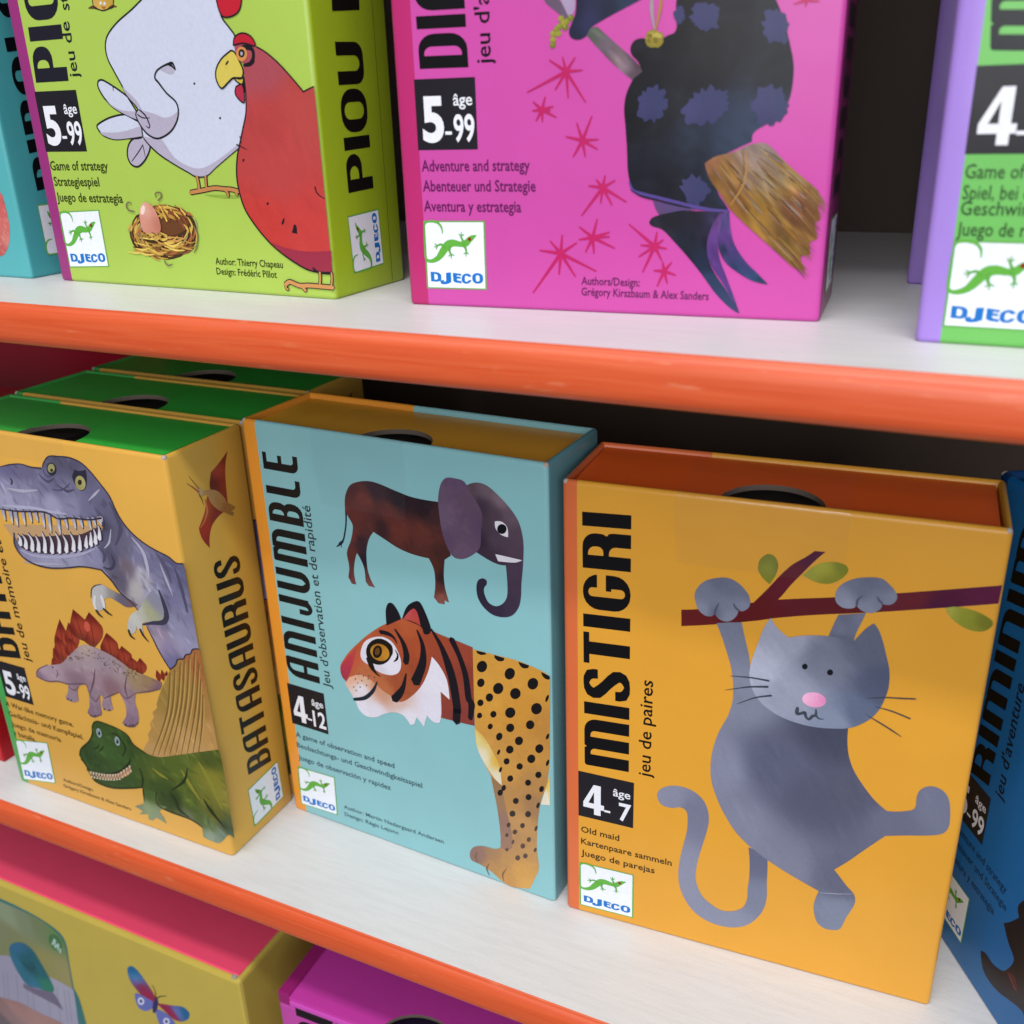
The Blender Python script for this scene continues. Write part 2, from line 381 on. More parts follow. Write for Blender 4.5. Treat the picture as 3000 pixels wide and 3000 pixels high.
class Print:
    """collects flat ink shapes in face millimetres, builds one mesh"""
    def __init__(self): self.V, self.F, self.C, self.k = [], [], [], 0
    def raw(self, v, f, layer, col):
        b = sum(len(x) for x in self.V)
        v = np.asarray(v, float)
        if len(v) == 0: return
        self.V.append(np.column_stack([v, np.full(len(v), .026*layer+.0004*self.k)])); self.k += 1
        self.C.append(color_field(col, v))
        self.F += [tuple(int(i)+b for i in q) for q in f]
    def poly(self, layer, col, contours, grid=0, br=None):
        v, f = fill(contours, grid)
        if len(f):
            self.raw(v, f, layer, col)
            if br: self.C[-1] = self.brush(np.asarray(v), self.C[-1], *br)
    def stroke(self, layer, col, pts, w):
        P, W, T, Nn = ribbon(pts, w)
        n = len(P)
        L, R = P+Nn*W[:, None], P-Nn*W[:, None]
        a = P[0]-T[0]*W[0]*.8; b = P[-1]+T[-1]*W[-1]*.8
        v = np.vstack([L, R, [a], [b]])
        f = [(i, n+i, n+i+1, i+1) for i in range(n-1)]+[(2*n, n, 0), (2*n+1, n-1, 2*n-1)]
        self.raw(v, f, layer, col)
    def brush(self, v, col, n, L, w, ang, spread, amp):
        """loose paint strokes: lightens and darkens the vertex colours along soft strokes"""
        rnd = np.random.RandomState(int(n*7+L*100))
        lo, hi = v.min(0), v.max(0)
        acc = np.zeros(len(v))
        for k in range(n):
            x, y = rnd.uniform(lo[0], hi[0]), rnd.uniform(lo[1], hi[1])
            a = math.radians(ang+rnd.uniform(-spread, spread)); l = L*rnd.uniform(.5, 1.3)*.5
            d = v-np.array([x, y])
            s = d[:, 0]*math.cos(a)+d[:, 1]*math.sin(a); q = -d[:, 0]*math.sin(a)+d[:, 1]*math.cos(a)
            q = q+s*s/l*rnd.uniform(-.12, .12)
            ww = w*rnd.uniform(.5, .9)
            acc += rnd.choice((-1, 1))*rnd.uniform(.3, 1)*np.exp(-(s/l)**4-(q/ww)**2)
        return np.clip(col*np.exp(acc*amp*1.6)[:, None], 0, .9)
    def text(self, layer, col, s, x, y, L, cap, rot=0, bold=0.0, fit=None):
        global CAPH
        if CAPH is None: CAPH = text_mesh('H', 0)[0][:, 1].max()
        v, f = text_mesh(s, bold)
        v = v-np.array([v[:, 0].min(), 0])
        if fit:
            v = v-np.array([0, v[:, 1].min()])
            v = v*np.array([L/v[:, 0].max(), cap/v[:, 1].max()])
        else:
            v = v*np.array([L/v[:, 0].max(), cap/CAPH])
        if rot: v = np.column_stack([-v[:, 1], v[:, 0]])
        self.raw(v+np.array([x, y]), f, layer, col)
    def title(self, layer, col, s, font, q):
        S, h, R, wd, gap = FONTS[font]
        a, b, t = np.array(q[0:2]), np.array(q[2:4]), np.array(q[4:6])
        G = [glyph(ch, S, h, R, wd) for ch in s]
        tot = sum(g[0] for g in G)+gap*(len(G)-1)
        x = 0
        for w, cs in G:
            o = a+(b-a)*x/tot
            cs = [(sg, [tuple(o+(b-a)*p[0]/tot+(t-a)*p[1]) for p in c]) for sg, c in cs]
            self.poly(layer, col, cs)
            x += w+gap
    def badge(self, layer, col, q, big, small):
        u0, v0, u1, v1 = q
        w, h = u1-u0, v1-v0
        self.raw([(u0, v0), (u1, v0), (u1, v1), (u0, v1)], [(0, 1, 2, 3)], layer, col)
        wt = 'd9d9e2'
        num = Print()
        if big == '4':
            gw, cs = glyph('4', .2, .1, .2, 1)
            num.poly(layer+1, wt, [(sg, [(u0+w*(.09+.38*p[0]/gw), v0+h*(.10+.66*p[1])) for p in c]) for sg, c in cs])
        else: num.text(layer+1, wt, big, u0+w*.10, v0+h*.10, w*.36, h*.66, bold=.035, fit=True)
        num.text(layer+1, wt, 'âge', u0+w*.63, v0+h*.565, w*.31, h*.215, bold=.012, fit=True)
        n = small[1:]
        sw = .34 if len(n) > 1 else .22
        num.text(layer+1, wt, n, u0+w*(.96-sw), v0+h*.10, w*sw, h*.40, bold=.02, fit=True)
        num.raw([(u0+w*.475, v0+h*.215), (u0+w*.585, v0+h*.215), (u0+w*.585, v0+h*.26), (u0+w*.475, v0+h*.26)], [(0, 1, 2, 3)], layer+1, wt)
        return num
    def logo(self, layer, q):
        """white label; returns two more prints (lizard, lettering) that become its sub-parts"""
        a, b, t = np.array(q[0:2]), np.array(q[2:4]), np.array(q[4:6])
        X, Y = b-a, t-a
        mp = lambda x, y: tuple(a+X*x+Y*y)
        sq = lambda x0, y0, x1, y1: [mp(x0, y0), mp(x1, y0), mp(x1, y1), mp(x0, y1)]
        self.raw(sq(0, 0, 1, 1), [(0, 1, 2, 3)], layer, '5f9a48')
        self.raw(sq(.025, .02, .975, .98), [(0, 1, 2, 3)], layer+1, 'd8dce6')
        sc = np.linalg.norm(X)
        liz, let = Print(), Print()
        for i, (s, w) in enumerate(GECKO):
            P = [mp(*map(float, p.split(','))) for p in s.split()]
            liz.stroke(layer+2+(0 if i == 0 else 1+i % 3), '569a3a' if i else '5aa03c', P, [k*sc for k in w])
        ex, ey = map(float, GEYE.split(','))
        liz.poly(layer+6, '7c2418', [(1, [mp(ex+.03*math.cos(k*.785), ey+.027*math.sin(k*.785)) for k in range(8)])])
        for (s, ch) in DJ:
            (x0, y0), (x1, y1) = [tuple(map(float, p.split(','))) for p in s.split()]
            w, cs = glyph(ch, .27, .21, .28, 1.0)
            k = {'D': -.02, 'J': .05, 'E': -.04, 'C': .03, 'O': 0}[ch]
            let.poly(layer+2, '1568b4', [(sg, [mp(x0+(x1-x0)*p[0]/w+k*.6*(p[1]-.5)*.1, y0+(y1-y0)*p[1]+k*.4*(p[0]/w-.5)) for p in c]) for sg, c in cs])
        return liz, let
    def build(self, name, parent, frame):
        V = np.vstack(self.V)/1000; C = np.vstack(self.C)
        if name in ADJ:
            s, g = ADJ[name]; lum = C.mean(1, keepdims=True); C = (lum+(C-lum)*s)*g
        o, ex, ey, ez = frame
        W = o[None]+V[:, :1]*ex+V[:, 1:2]*ey+(V[:, 2:]+5e-5)*ez
        me = bpy.data.meshes.new(name)
        me.from_pydata(W.tolist(), [], self.F)
        at = me.color_attributes.new('Col', 'FLOAT_COLOR', 'POINT')
        at.data.foreach_set('color', np.column_stack([C, np.ones(len(C))]).astype(np.float32).ravel())
        me.update()
        return link_mesh(name, me, parent, [ink()])
GECKO=[('0.855,0.792 0.799,0.768 0.734,0.723 0.674,0.671 0.593,0.664 0.478,0.680 0.383,0.650 0.308,0.565 0.225,0.467 0.139,0.420 0.058,0.413 0.013,0.449 0.001,0.611 0.007,0.871 0.037,0.970 0.133,0.994 0.234,0.972 0.294,0.906 0.308,0.811', [0.0147, 0.0767, 0.0973, 0.0767, 0.1003, 0.1239, 0.118, 0.1062, 0.0767, 0.056, 0.0413, 0.0295, 0.0206, 0.0147, 0.0236, 0.0354, 0.0383, 0.0324, 0.0118]), ('0.652,0.681 0.621,0.747 0.600,0.793', [0.0442, 0.0324, 0.0236]), ('0.611,0.783 0.575,0.813', [0.0206, 0.0118]), ('0.611,0.783 0.620,0.841', [0.0206, 0.0118]), ('0.611,0.783 0.655,0.806', [0.0206, 0.0118]), ('0.642,0.663 0.682,0.594 0.685,0.542', [0.0472, 0.0354, 0.0236]), ('0.685,0.547 0.643,0.520', [0.0206, 0.0118]), ('0.685,0.547 0.679,0.488', [0.0206, 0.0118]), ('0.685,0.547 0.724,0.527', [0.0206, 0.0118]), ('0.342,0.605 0.284,0.658 0.213,0.641', [0.0531, 0.0354, 0.0236]), ('0.218,0.642 0.170,0.667', [0.0206, 0.0118]), ('0.218,0.642 0.158,0.620', [0.0206, 0.0118]), ('0.218,0.642 0.188,0.581', [0.0206, 0.0118]), ('0.411,0.625 0.412,0.554 0.439,0.511', [0.059, 0.0383, 0.0236]), ('0.439,0.516 0.391,0.489', [0.0206, 0.0118]), ('0.439,0.516 0.433,0.453', [0.0206, 0.0118]), ('0.439,0.516 0.488,0.501', [0.0206, 0.0118])]
GEYE='0.746,0.739'
DJ=[('0.076,0.105 0.253,0.249', 'D'), ('0.235,0.070 0.417,0.240', 'J'), ('0.450,0.095 0.587,0.237', 'E'), ('0.591,0.084 0.753,0.236', 'C'), ('0.766,0.089 0.944,0.247', 'O')]
ART={
'mist':[
 ('front','branch_picture',[
  ('p', 1, '764,2406:5e1a1c 1091,2506:571619 1419,2915:4a1733 1301,2747:5a1a26 1544,2625:561a20 1953,2724:5e2028 2297,2810:541a38 2038,2685:451634', ['719,2453! 810,2472 950,2519 1120,2566! 1191,2664 1256,2761 1312,2830 1370,2878 1418,2924! 1473,2927! 1423,2866 1368,2788 1313,2709 1273,2641 1249,2606! 1369,2633 1540,2669 1707,2709 1849,2744 2103,2809 2327,2867! 2325,2764! 2116,2708 1758,2617 1464,2550 1254,2494 1140,2456 909,2391 723,2347!'], [], 1),
  ('p', 1, '1160,2847:6f7128 1199,2802:8e8f35 1197,2711:77792a 1230,2807:5e6326', ['1130,2787 1139,2834 1177,2871 1217,2860 1237,2808 1225,2746 1198,2692! 1159,2725 1135,2762'], [], 1),
  ('p', 1, '1387,2776:8f9138 1469,2824:9d9a38 1578,2850:737523 1501,2754:7b7a22', ['1369,2773! 1409,2824 1458,2859 1524,2876 1581,2865 1596,2833 1567,2784 1511,2746 1450,2741 1401,2758'], [], 1),
  ('p', 1, '2102,2686:9c9a42 2183,2676:84862c 2281,2644:6b6a22 2224,2605:83822c', ['2087,2698! 2131,2713 2194,2711 2259,2694 2310,2664 2315,2636 2280,2597 2218,2592 2151,2621 2105,2662'], [], 1),
 ]),
 ('front','cat_picture',[
  ('p', 1, '665,1124:7c7e96 878,1060:6a6d86 795,595:7c7f97 1108,264:787d95 1294,497:6a718a 1255,801:5a5d78', ['1194,881! 1207,786 1213,662 1209,559 1209,469 1186,396 1123,346 1053,331 991,357 932,403 892,483 879,570 889,689 914,823 934,928 943,1017 931,1099 899,1163 842,1208 772,1225 703,1216 643,1182 614,1135 620,1087 647,1052 708,1047 758,1066 799,1050 811,992 810,893 793,787 777,680 768,574 774,471 798,386 848,296 913,237 998,205 1090,204 1170,229 1238,282 1292,367 1321,454 1328,547 1321,646 1319,734 1313,831! 1251,868'], [], 1, (30, 5, 2, -60, 70, 0.03)),
  ('p', 2, '958,2375:6c7087 1076,1954:757990 959,1439:787b94 1117,1006:74778f 1419,790:6f7289 1319,1530:535670 1558,1365:4d4f68 1606,1820:41435a 1750,1417:4f5168 2003,1307:5f627a 2207,1431:696c84 1751,549:6d768e 1731,766:575a72', ['923,2402! 993,2419 1063,2432! 1087,2334 1118,2220 1136,2102 1180,1976 1414,1858! 1669,1883! 1687,1881! 1691,1786 1707,1693 1741,1603 1802,1509 1871,1427 1946,1367! 2012,1382 2076,1411 2091,1443 2089,1503 2101,1555 2138,1590 2186,1594 2230,1568 2258,1511 2274,1406 2272,1339 2245,1292 2178,1261 2055,1225 1956,1193! 1856,1062 1777,955 1702,866! 1734,828 1781,769 1826,723 1841,679 1836,627 1804,529 1781,439 1754,410 1689,400 1639,434 1613,521 1612,590 1630,677! 1518,722 1420,765 1321,815 1261,852 1186,904 1108,979 1029,1102 980,1209 945,1319 935,1433 944,1551 971,1671 1017,1793 1021,1804 1040,1900 1040,2003 1024,2113 1000,2197 961,2311'], [], 1, (220, 8, 0.9, -62, 14, 0.045)),
  ('s', 3, '9aa0b4', '1633,666 1683,679 1738,691 1822,719', [2.1, 4.2, 4.2, 2.1]),
  ('p', 2, '1620,2557:5e6279 1594,2460:70748c 1679,2567:6b6f87 1597,2434:4d5068', ['1571,2569! 1709,2603! 1690,2539 1671,2474 1663,2421! 1528,2416! 1548,2493 1564,2547'], [], 1),
  ('p', 3, '852,2593:6b7086 924,2657:5d6279 991,2636:62667e 950,2524:6f748b 982,2455:7d8299 848,2475:7f849b 1070,2545:787c94 1076,2608:62667d 915,2470:5a5e76', ['798,2520 791,2562 808,2612 849,2658 914,2687 978,2695 1035,2670 1084,2620 1102,2571 1094,2528 1063,2503 1040,2508! 1033,2469 1002,2432 965,2422 931,2435 910,2464! 892,2441 854,2441 814,2474'], [], 1),
  ('s', 4, '4c5068', '910,2462 916,2492 931,2532', [14.0, 14.0, 5.0]),
  ('s', 4, '4c5068', '1040,2506 1023,2521 1010,2545', [13.9, 13.9, 5.0]),
  ('p', 3, '1590,2693:7b8098 1618,2758:646980 1699,2790:5d6178 1783,2775:63677f 1823,2712:767b92 1712,2654:7c8198 1673,2707:5d6279 1611,2647:878ca2 1760,2682:6c7188', ['1545,2666 1549,2712 1575,2756 1631,2794 1696,2813 1762,2817 1807,2788 1844,2745 1850,2707 1827,2675 1795,2668 1781,2675! 1777,2640 1734,2607 1687,2614 1654,2642! 1643,2622 1597,2614 1561,2633'], [], 1),
  ('s', 4, '4c5068', '1657,2642 1660,2675 1682,2704', [12.8, 12.8, 4.6]),
  ('s', 4, '4c5068', '1781,2675 1766,2688 1753,2710', [12.7, 12.7, 4.5]),
  ('p', 4, '1163,2196:a0a3ba 1298,2384:9295ac 1371,2017:8b8fa6 1532,2269:6d7188 1737,2414:585d75 1831,2170:48506a 1611,1892:76809a 1738,1965:55607c', ['1218,2489! 1253,2439 1292,2404 1325,2384! 1404,2411 1492,2427 1579,2431 1663,2423! 1689,2467 1718,2513 1754,2550! 1782,2514 1810,2448 1835,2370 1860,2282 1868,2188 1859,2112 1837,2031 1800,1963 1744,1906 1685,1870 1614,1851 1524,1838 1431,1839 1336,1858 1258,1891 1199,1935 1151,2004 1128,2078 1126,2144 1138,2224 1160,2315 1186,2417'], [], 1, (110, 6, 0.9, -45, 22, 0.04)),
  ('p', 5, '14141c', ['1439,2221 1438,2213 1435,2206 1429,2201 1422,2200 1416,2202 1411,2208 1409,2215 1410,2224 1414,2231 1419,2235 1426,2237 1432,2234 1437,2229'], [], 0),
  ('p', 5, '14141c', ['1576,2211 1575,2203 1571,2195 1565,2190 1558,2189 1551,2191 1546,2197 1544,2205 1545,2213 1549,2221 1555,2226 1562,2227 1568,2225 1573,2219'], [], 0),
  ('p', 5, '1444,2022:e5a5c8 1488,2043:dd94c0 1545,2022:d06aa4 1511,1992:db86b6', ['1555,2018 1548,1997 1530,1979 1504,1969 1475,1967 1449,1975 1431,1992 1426,2013 1433,2034 1452,2052 1478,2062 1507,2063 1532,2055 1549,2039'], [], 1),
  ('s', 5, '39414f', '1406,1945 1406,1904 1430,1912 1448,1922 1455,1896 1473,1881 1492,1908 1508,1916 1507,1947 1505,1957', [16.2, 22.2, 18.2, 18.2, 18.2, 14.1, 18.2, 18.2, 12.1, 6.1]),
  ('s', 5, '39414f', '1508,1916 1528,1898 1552,1901', [14.2, 10.1, 4.0]),
  ('s', 6, '333848', '1236,2087 1132,2087 1018,2075', [12.5, 8.4, 2.1]),
  ('s', 6, '333848', '1234,2047 1136,2026 1070,2003 994,1974', [13.7, 9.5, 5.3, 2.1]),
  ('s', 6, '333848', '1256,1993 1178,1965 1122,1932 1067,1895', [12.7, 8.5, 5.3, 2.1]),
  ('s', 6, '333848', '1762,2083 1855,2109 1939,2122 2010,2134', [1.9, 6.6, 8.5, 7.5]),
  ('s', 6, '333848', '1810,2041 1898,2032 1997,2005', [2.9, 7.7, 8.6]),
  ('s', 6, '333848', '1768,1981 1837,1949 1911,1911 1966,1880', [1.9, 7.8, 8.8, 2.9]),
 ]),
 ('front','title',[
  ('T', 1, '0d0c0f', 'MISTIGRI', 'slab', [21.34, 62.4, 20.72, 149.98, 6.78, 61.7]),
 ]),
 ('front','age_badge',[
  ('b', 1, '1e1c22', [4.62, 40.87, 23.11, 58.68], '4', '-7'),
 ]),
 ('front','small_print',[
  ('t', 1, '3a2a12', 'Old maid', 5.46, 34.34, 13.1, 2.35, 0, 0.014),
  ('t', 1, '3a2a12', 'Kartenpaare sammeln', 5.44, 29.44, 30.69, 2.35, 0, 0.014),
  ('t', 1, '3a2a12', 'Juego de parejas', 5.43, 24.61, 25.17, 2.35, 0, 0.014),
  ('t', 1, '0d0c0f', 'jeu de paires', 28.28, 62.0, 35.16, 3.9, 1, 0.008),
 ]),
 ('front','maker_logo',[
  ('l', 1, '', [4.95, 2.93, 23.82, 3.35, 4.85, 21.46]),
 ]),
],
'ani':[
 ('front','elephant_picture',[
  ('s', 1, '1b2231', '826,2731 815,2628 796,2548 774,2486 748,2455 711,2431', [17.4, 11.6, 11.6, 11.6, 14.5, 4.3]),
  ('s', 1, '1b2231', '775,2493 756,2457 753,2434', [11.5, 11.5, 4.3]),
  ('s', 1, '1b2231', '774,2486 741,2460 723,2431', [11.6, 11.6, 4.3]),
  ('p', 2, '891,2879:4a2428 969,2817:64302a 900,2706:5c2c28 1089,2909:33202a 1249,2874:22171f 1446,2846:24181f 1533,2789:3a2226 1170,2751:5a2b28 1020,2639:522a27 1090,2638:341f22 1228,2638:5f2d27 1418,2647:5a2c26 1354,2511:4c2723 1565,2674:4e2724 1556,2550:402220 853,2546:63302a 839,2414:5b2c27 820,2252:5a2d28 845,2204:6a3c38 933,2483:32212a 935,2367:221b26 961,2267:55302e 976,2204:704440 1481,2411:51281f 1506,2289:542b24 1544,2361:2a1a1c 1535,2219:7a4840', ['821,2768 836,2833 879,2901 954,2937 1039,2952 1120,2944 1226,2919 1345,2895 1463,2890 1579,2894! 1621,2538! 1573,2501! 1560,2402 1561,2314 1576,2241 1587,2198! 1554,2208! 1552,2178! 1505,2176! 1473,2212! 1490,2311 1487,2412 1453,2487! 1325,2493 1218,2517 1124,2557 1033,2597! 988,2532 960,2437 956,2319 973,2243 1006,2184! 952,2186! 931,2215! 929,2313 907,2374 880,2417! 852,2338 839,2256 849,2175! 812,2173! 787,2219! 804,2302 797,2406 842,2505 868,2612 839,2670 820,2718'], [], 1, (150, 3, 0.8, -20, 60, 0.12)),
  ('p', 3, '1789,3029:54444f 1899,3035:655560 1993,2970:74626d 2062,2879:5e4d5a 2118,2773:503f4e 1869,2904:3b2d3c 1953,2883:493946 1945,2683:4a3a49 1880,2611:3a2b3b 1845,2665:2f2333 2067,2671:4c3b4b 2074,2530:46374a 2107,2416:3f3245 2040,2242:372c3f 1925,2204:2f2638 1827,2295:2a2233 1839,2396:2b2335 1978,2570:3c2d3e', ['1752,3029! 1827,3063 1900,3057 1971,3012 2052,2940 2109,2864 2136,2777 2142,2685 2134,2565 2120,2443 2115,2357 2097,2279 2052,2213 1988,2183 1912,2182 1849,2218 1807,2278 1798,2351 1813,2404 1846,2426 1874,2416 1872,2385! 1853,2356 1856,2313 1883,2263 1934,2249 1985,2279 2016,2335 2022,2422 2016,2548! 1952,2547 1878,2569 1792,2607! 1822,2838'], [], 1, (60, 3, 0.8, -40, 60, 0.08)),
  ('p', 4, '1598,2976:5e4a62 1678,3047:5a4660 1771,2922:5a455b 1612,2802:634f66 1737,2764:5c485e 1688,2575:604b62 1826,2780:54405a 1613,2622:55425b', ['1552,2863 1556,2935 1581,3020 1622,3063 1685,3068 1747,3057 1787,2994 1833,2933 1864,2857 1852,2749 1838,2639 1791,2582 1711,2533 1640,2535 1599,2595 1566,2698'], [], 1, (60, 2.5, 0.8, -60, 60, 0.06)),
  ('p', 4, 'd4d0da', ['1951,2831! 2000,2836 2035,2805 2039,2742! 1991,2750 1955,2785'], [], 0),
  ('p', 5, '120f16', ['2031,2795 2027,2780 2018,2767 2004,2758 1990,2756 1977,2760 1968,2770 1965,2783 1969,2798 1979,2811 1992,2820 2007,2822 2020,2818 2028,2809'], [], 0),
  ('p', 4, 'd0ccd6', ['1945,2612! 2028,2610 2131,2606! 2076,2580 1963,2567!'], [], 0),
 ]),
 ('front','tiger_picture',[
  ('p', 2, '1820,1844:bd8a3a 2030,1815:c08a3a 2200,1801:bd8836 1843,1560:c28d3a 2078,1504:bb8434 2249,1432:ad7a38 2128,1209:b5823c 1979,1034:b98842 2169,967:a67a46 1995,776:a87c48 2176,774:94704c 2063,599:ad8350 2107,410:ac8350 2021,446:a27a50 1849,240:93704f 1717,204:83635a 1676,173:7c6058 1912,222:a87f4d 2050,178:b98b4a 2098,83:bf904c 1932,73:ae8148 1818,128:a37a4a', ['1746,1893! 1917,1892 2089,1889 2257,1857 2304,1834! 2296,1373 2290,1179 2264,986 2220,841 2192,646 2181,438 2192,262 2162,166 2116,47! 1969,8 1892,27 1803,79 1713,108 1647,118 1634,171 1667,242 1747,284 1851,298 1897,337! 1896,469 1879,668 1859,796 1840,923! 1771,1058 1733,1176 1733,1297!'], [], 1, (70, 3, 0.8, 60, 60, 0.06)),
  ('p', 3, '1875,868:8a6848 1894,741:8f6d50 1962,562:866658 1956,394:8c6b58', ['1842,917! 1924,872! 1948,693 1985,502 1987,364! 1941,319 1894,335! 1896,469 1879,668'], [], 1),
  ('p', 3, '1754,1208:cbbf86 1792,1245:c79a3c 1796,1066:d0c9b4 1883,1067:c8a040 1901,917:cfc6b0', ['1732,1278! 1804,1223 1884,1094 1912,1025 1924,872! 1864,918 1794,1013 1743,1127'], [], 1),
  ('p', 3, '2276,1029:cfa83c 2238,848:d2cab8 2285,864:d2ccb8', ['2291,1085! 2264,986 2219,815! 2287,832!'], [], 1),
  ('s', 3, '6b4d3c', '1698,218 1682,161 1700,117', [4.4, 13.2, 5.9]),
  ('s', 3, '6b4d3c', '1793,147 1771,88 1791,37', [4.4, 13.2, 5.8]),
  ('s', 3, '6b4d3c', '1933,152 1901,89 1908,34', [4.3, 13.0, 5.8]),
  ('p', 4, (20, 17, 18), ['1847,1776 1828,1747 1801,1734 1779,1742 1772,1768 1784,1799 1809,1821 1834,1824 1850,1806'], [], 0),
  ('p', 4, (20, 17, 18), ['2051,1776 2033,1748 2007,1734 1985,1742 1979,1768 1990,1799 2014,1821 2039,1823 2054,1806'], [], 0),
  ('p', 4, (20, 17, 18), ['1823,1650 1809,1628 1789,1618 1773,1624 1768,1643 1777,1667 1795,1684 1814,1686 1825,1673'], [], 0),
  ('p', 4, (20, 17, 18), ['1962,1640 1943,1612 1917,1599 1895,1606 1888,1632 1899,1663 1923,1685 1949,1688 1964,1670'], [], 0),
  ('p', 4, (20, 17, 18), ['2217,1745 2199,1717 2173,1704 2151,1712 2144,1737 2154,1768 2178,1790 2203,1793 2219,1775'], [], 0),
  ('p', 4, (20, 17, 18), ['2089,1636 2070,1609 2044,1596 2022,1604 2014,1629 2024,1658 2048,1680 2074,1682 2090,1665'], [], 0),
  ('p', 4, (20, 17, 18), ['1883,1554 1870,1533 1850,1523 1834,1529 1829,1548 1837,1571 1855,1587 1874,1589 1885,1576'], [], 0),
  ('p', 4, (20, 17, 18), ['1808,1493 1796,1475 1780,1467 1766,1472 1762,1487 1769,1506 1784,1520 1800,1522 1809,1511'], [], 0),
  ('p', 4, (20, 17, 18), ['2240,1565 2222,1537 2195,1523 2173,1531 2165,1556 2175,1587 2199,1609 2225,1612 2241,1594'], [], 0),
  ('p', 4, (20, 17, 18), ['2045,1479 2027,1452 2001,1439 1979,1446 1972,1470 1982,1500 2006,1521 2031,1524 2047,1508'], [], 0),
  ('p', 4, (20, 17, 18), ['1904,1431 1892,1414 1876,1405 1863,1410 1858,1425 1865,1444 1880,1458 1896,1460 1905,1449'], [], 0),
  ('p', 4, (20, 17, 18), ['1793,1390 1783,1375 1769,1368 1758,1371 1755,1385 1761,1402 1774,1414 1787,1415 1794,1406'], [], 0),
  ('p', 4, (20, 17, 18), ['1871,1327 1861,1311 1848,1304 1837,1308 1834,1321 1840,1338 1852,1350 1865,1352 1873,1343'], [], 0),
  ('p', 4, (20, 17, 18), ['2034,1361 2020,1339 1999,1328 1981,1334 1975,1354 1984,1378 2003,1395 2023,1398 2035,1384'], [], 0),
  ('p', 4, (20, 17, 18), ['2183,1429 2169,1406 2148,1395 2130,1401 2124,1421 2132,1446 2151,1464 2171,1466 2184,1452'], [], 0),
  ('p', 4, (20, 17, 18), ['1942,1267 1929,1246 1912,1235 1899,1240 1895,1259 1903,1282 1919,1298 1935,1301 1944,1289'], [], 0),
  ('p', 4, (20, 17, 18), ['2096,1278 2082,1255 2061,1244 2044,1250 2038,1270 2046,1294 2065,1312 2085,1315 2098,1301'], [], 0),
  ('p', 4, (20, 17, 18), ['2023,1186 2009,1165 1990,1155 1973,1160 1968,1178 1976,1202 1993,1218 2012,1221 2024,1208'], [], 0),
  ('p', 4, (20, 17, 18), ['2245,1263 2231,1240 2211,1228 2194,1234 2188,1255 2196,1280 2215,1298 2234,1301 2247,1287'], [], 0),
  ('p', 4, (20, 17, 18), ['2184,1163 2170,1140 2149,1129 2132,1135 2126,1155 2134,1179 2152,1197 2173,1200 2185,1187'], [], 0),
  ('p', 4, (20, 17, 18), ['1990,1083 1979,1066 1963,1057 1950,1061 1946,1077 1952,1095 1966,1109 1982,1112 1991,1101'], [], 0),
  ('p', 4, (20, 17, 18), ['2089,1074 2078,1056 2062,1048 2048,1052 2043,1067 2050,1086 2064,1100 2080,1102 2090,1092'], [], 0),
  ('p', 4, (20, 17, 18), ['2228,1052 2217,1034 2201,1026 2188,1030 2183,1045 2189,1064 2203,1077 2219,1080 2228,1069'], [], 0),
  ('p', 4, (20, 17, 18), ['2013,951 2002,933 1986,924 1973,928 1969,944 1975,963 1990,977 2005,980 2014,969'], [], 0),
  ('p', 4, (20, 17, 18), ['2148,962 2138,946 2122,937 2109,941 2105,956 2111,974 2124,987 2139,989 2149,980'], [], 0),
  ('p', 4, (20, 17, 18), ['2244,945 2235,928 2222,919 2212,923 2210,938 2215,956 2227,969 2239,972 2245,962'], [], 0),
  ('p', 4, (26, 21, 22), ['2149,844 2138,827 2123,818 2110,822 2105,837 2111,855 2125,869 2140,871 2149,861'], [], 0),
  ('p', 4, (31, 25, 25), ['2050,778 2039,760 2024,752 2011,756 2006,770 2012,789 2026,803 2041,806 2051,796'], [], 0),
  ('p', 4, (20, 17, 18), ['1954,856 1944,838 1932,829 1923,833 1920,848 1927,867 1938,881 1950,883 1956,873'], [], 0),
  ('p', 4, (21, 17, 18), ['1928,806 1918,788 1903,779 1892,783 1888,798 1894,817 1908,831 1922,834 1930,824'], [], 0),
  ('p', 4, (47, 37, 35), ['2021,660 2010,643 1994,634 1981,637 1976,652 1982,672 1997,686 2012,688 2021,678'], [], 0),
  ('p', 4, (48, 38, 35), ['2141,700 2131,682 2115,673 2102,677 2098,692 2104,711 2117,725 2133,727 2142,717'], [], 0),
  ('p', 4, (37, 29, 28), ['2209,801 2201,783 2192,774 2186,778 2185,792 2191,811 2200,825 2209,828 2212,818'], [], 0),
  ('p', 4, (62, 48, 44), ['2091,586 2082,571 2070,563 2060,567 2056,579 2061,596 2073,608 2085,610 2092,602'], [], 0),
  ('p', 4, (70, 54, 49), ['2029,509 2020,495 2008,487 1999,490 1995,502 2001,518 2011,530 2023,532 2030,524'], [], 0),
  ('p', 4, (61, 48, 44), ['1979,552 1971,538 1961,530 1953,533 1950,545 1956,561 1965,572 1975,575 1981,567'], [], 0),
  ('p', 4, (66, 51, 47), ['2188,600 2181,584 2172,576 2167,579 2166,593 2172,610 2180,623 2188,625 2191,617'], [], 0),
  ('p', 4, (80, 62, 56), ['2136,484 2128,469 2117,462 2107,465 2104,477 2109,492 2119,504 2130,506 2137,498'], [], 0),
  ('p', 4, (74, 57, 52), ['1961,458 1954,446 1945,440 1937,442 1935,452 1939,465 1948,474 1957,476 1962,470'], [], 0),
  ('p', 4, (80, 62, 56), ['2004,416 1997,402 1990,395 1984,397 1984,409 1989,424 1996,435 2003,437 2006,430'], [], 0),
  ('p', 4, (80, 62, 56), ['2089,410 2080,395 2067,386 2057,390 2053,403 2059,419 2070,432 2082,434 2090,426'], [], 0),
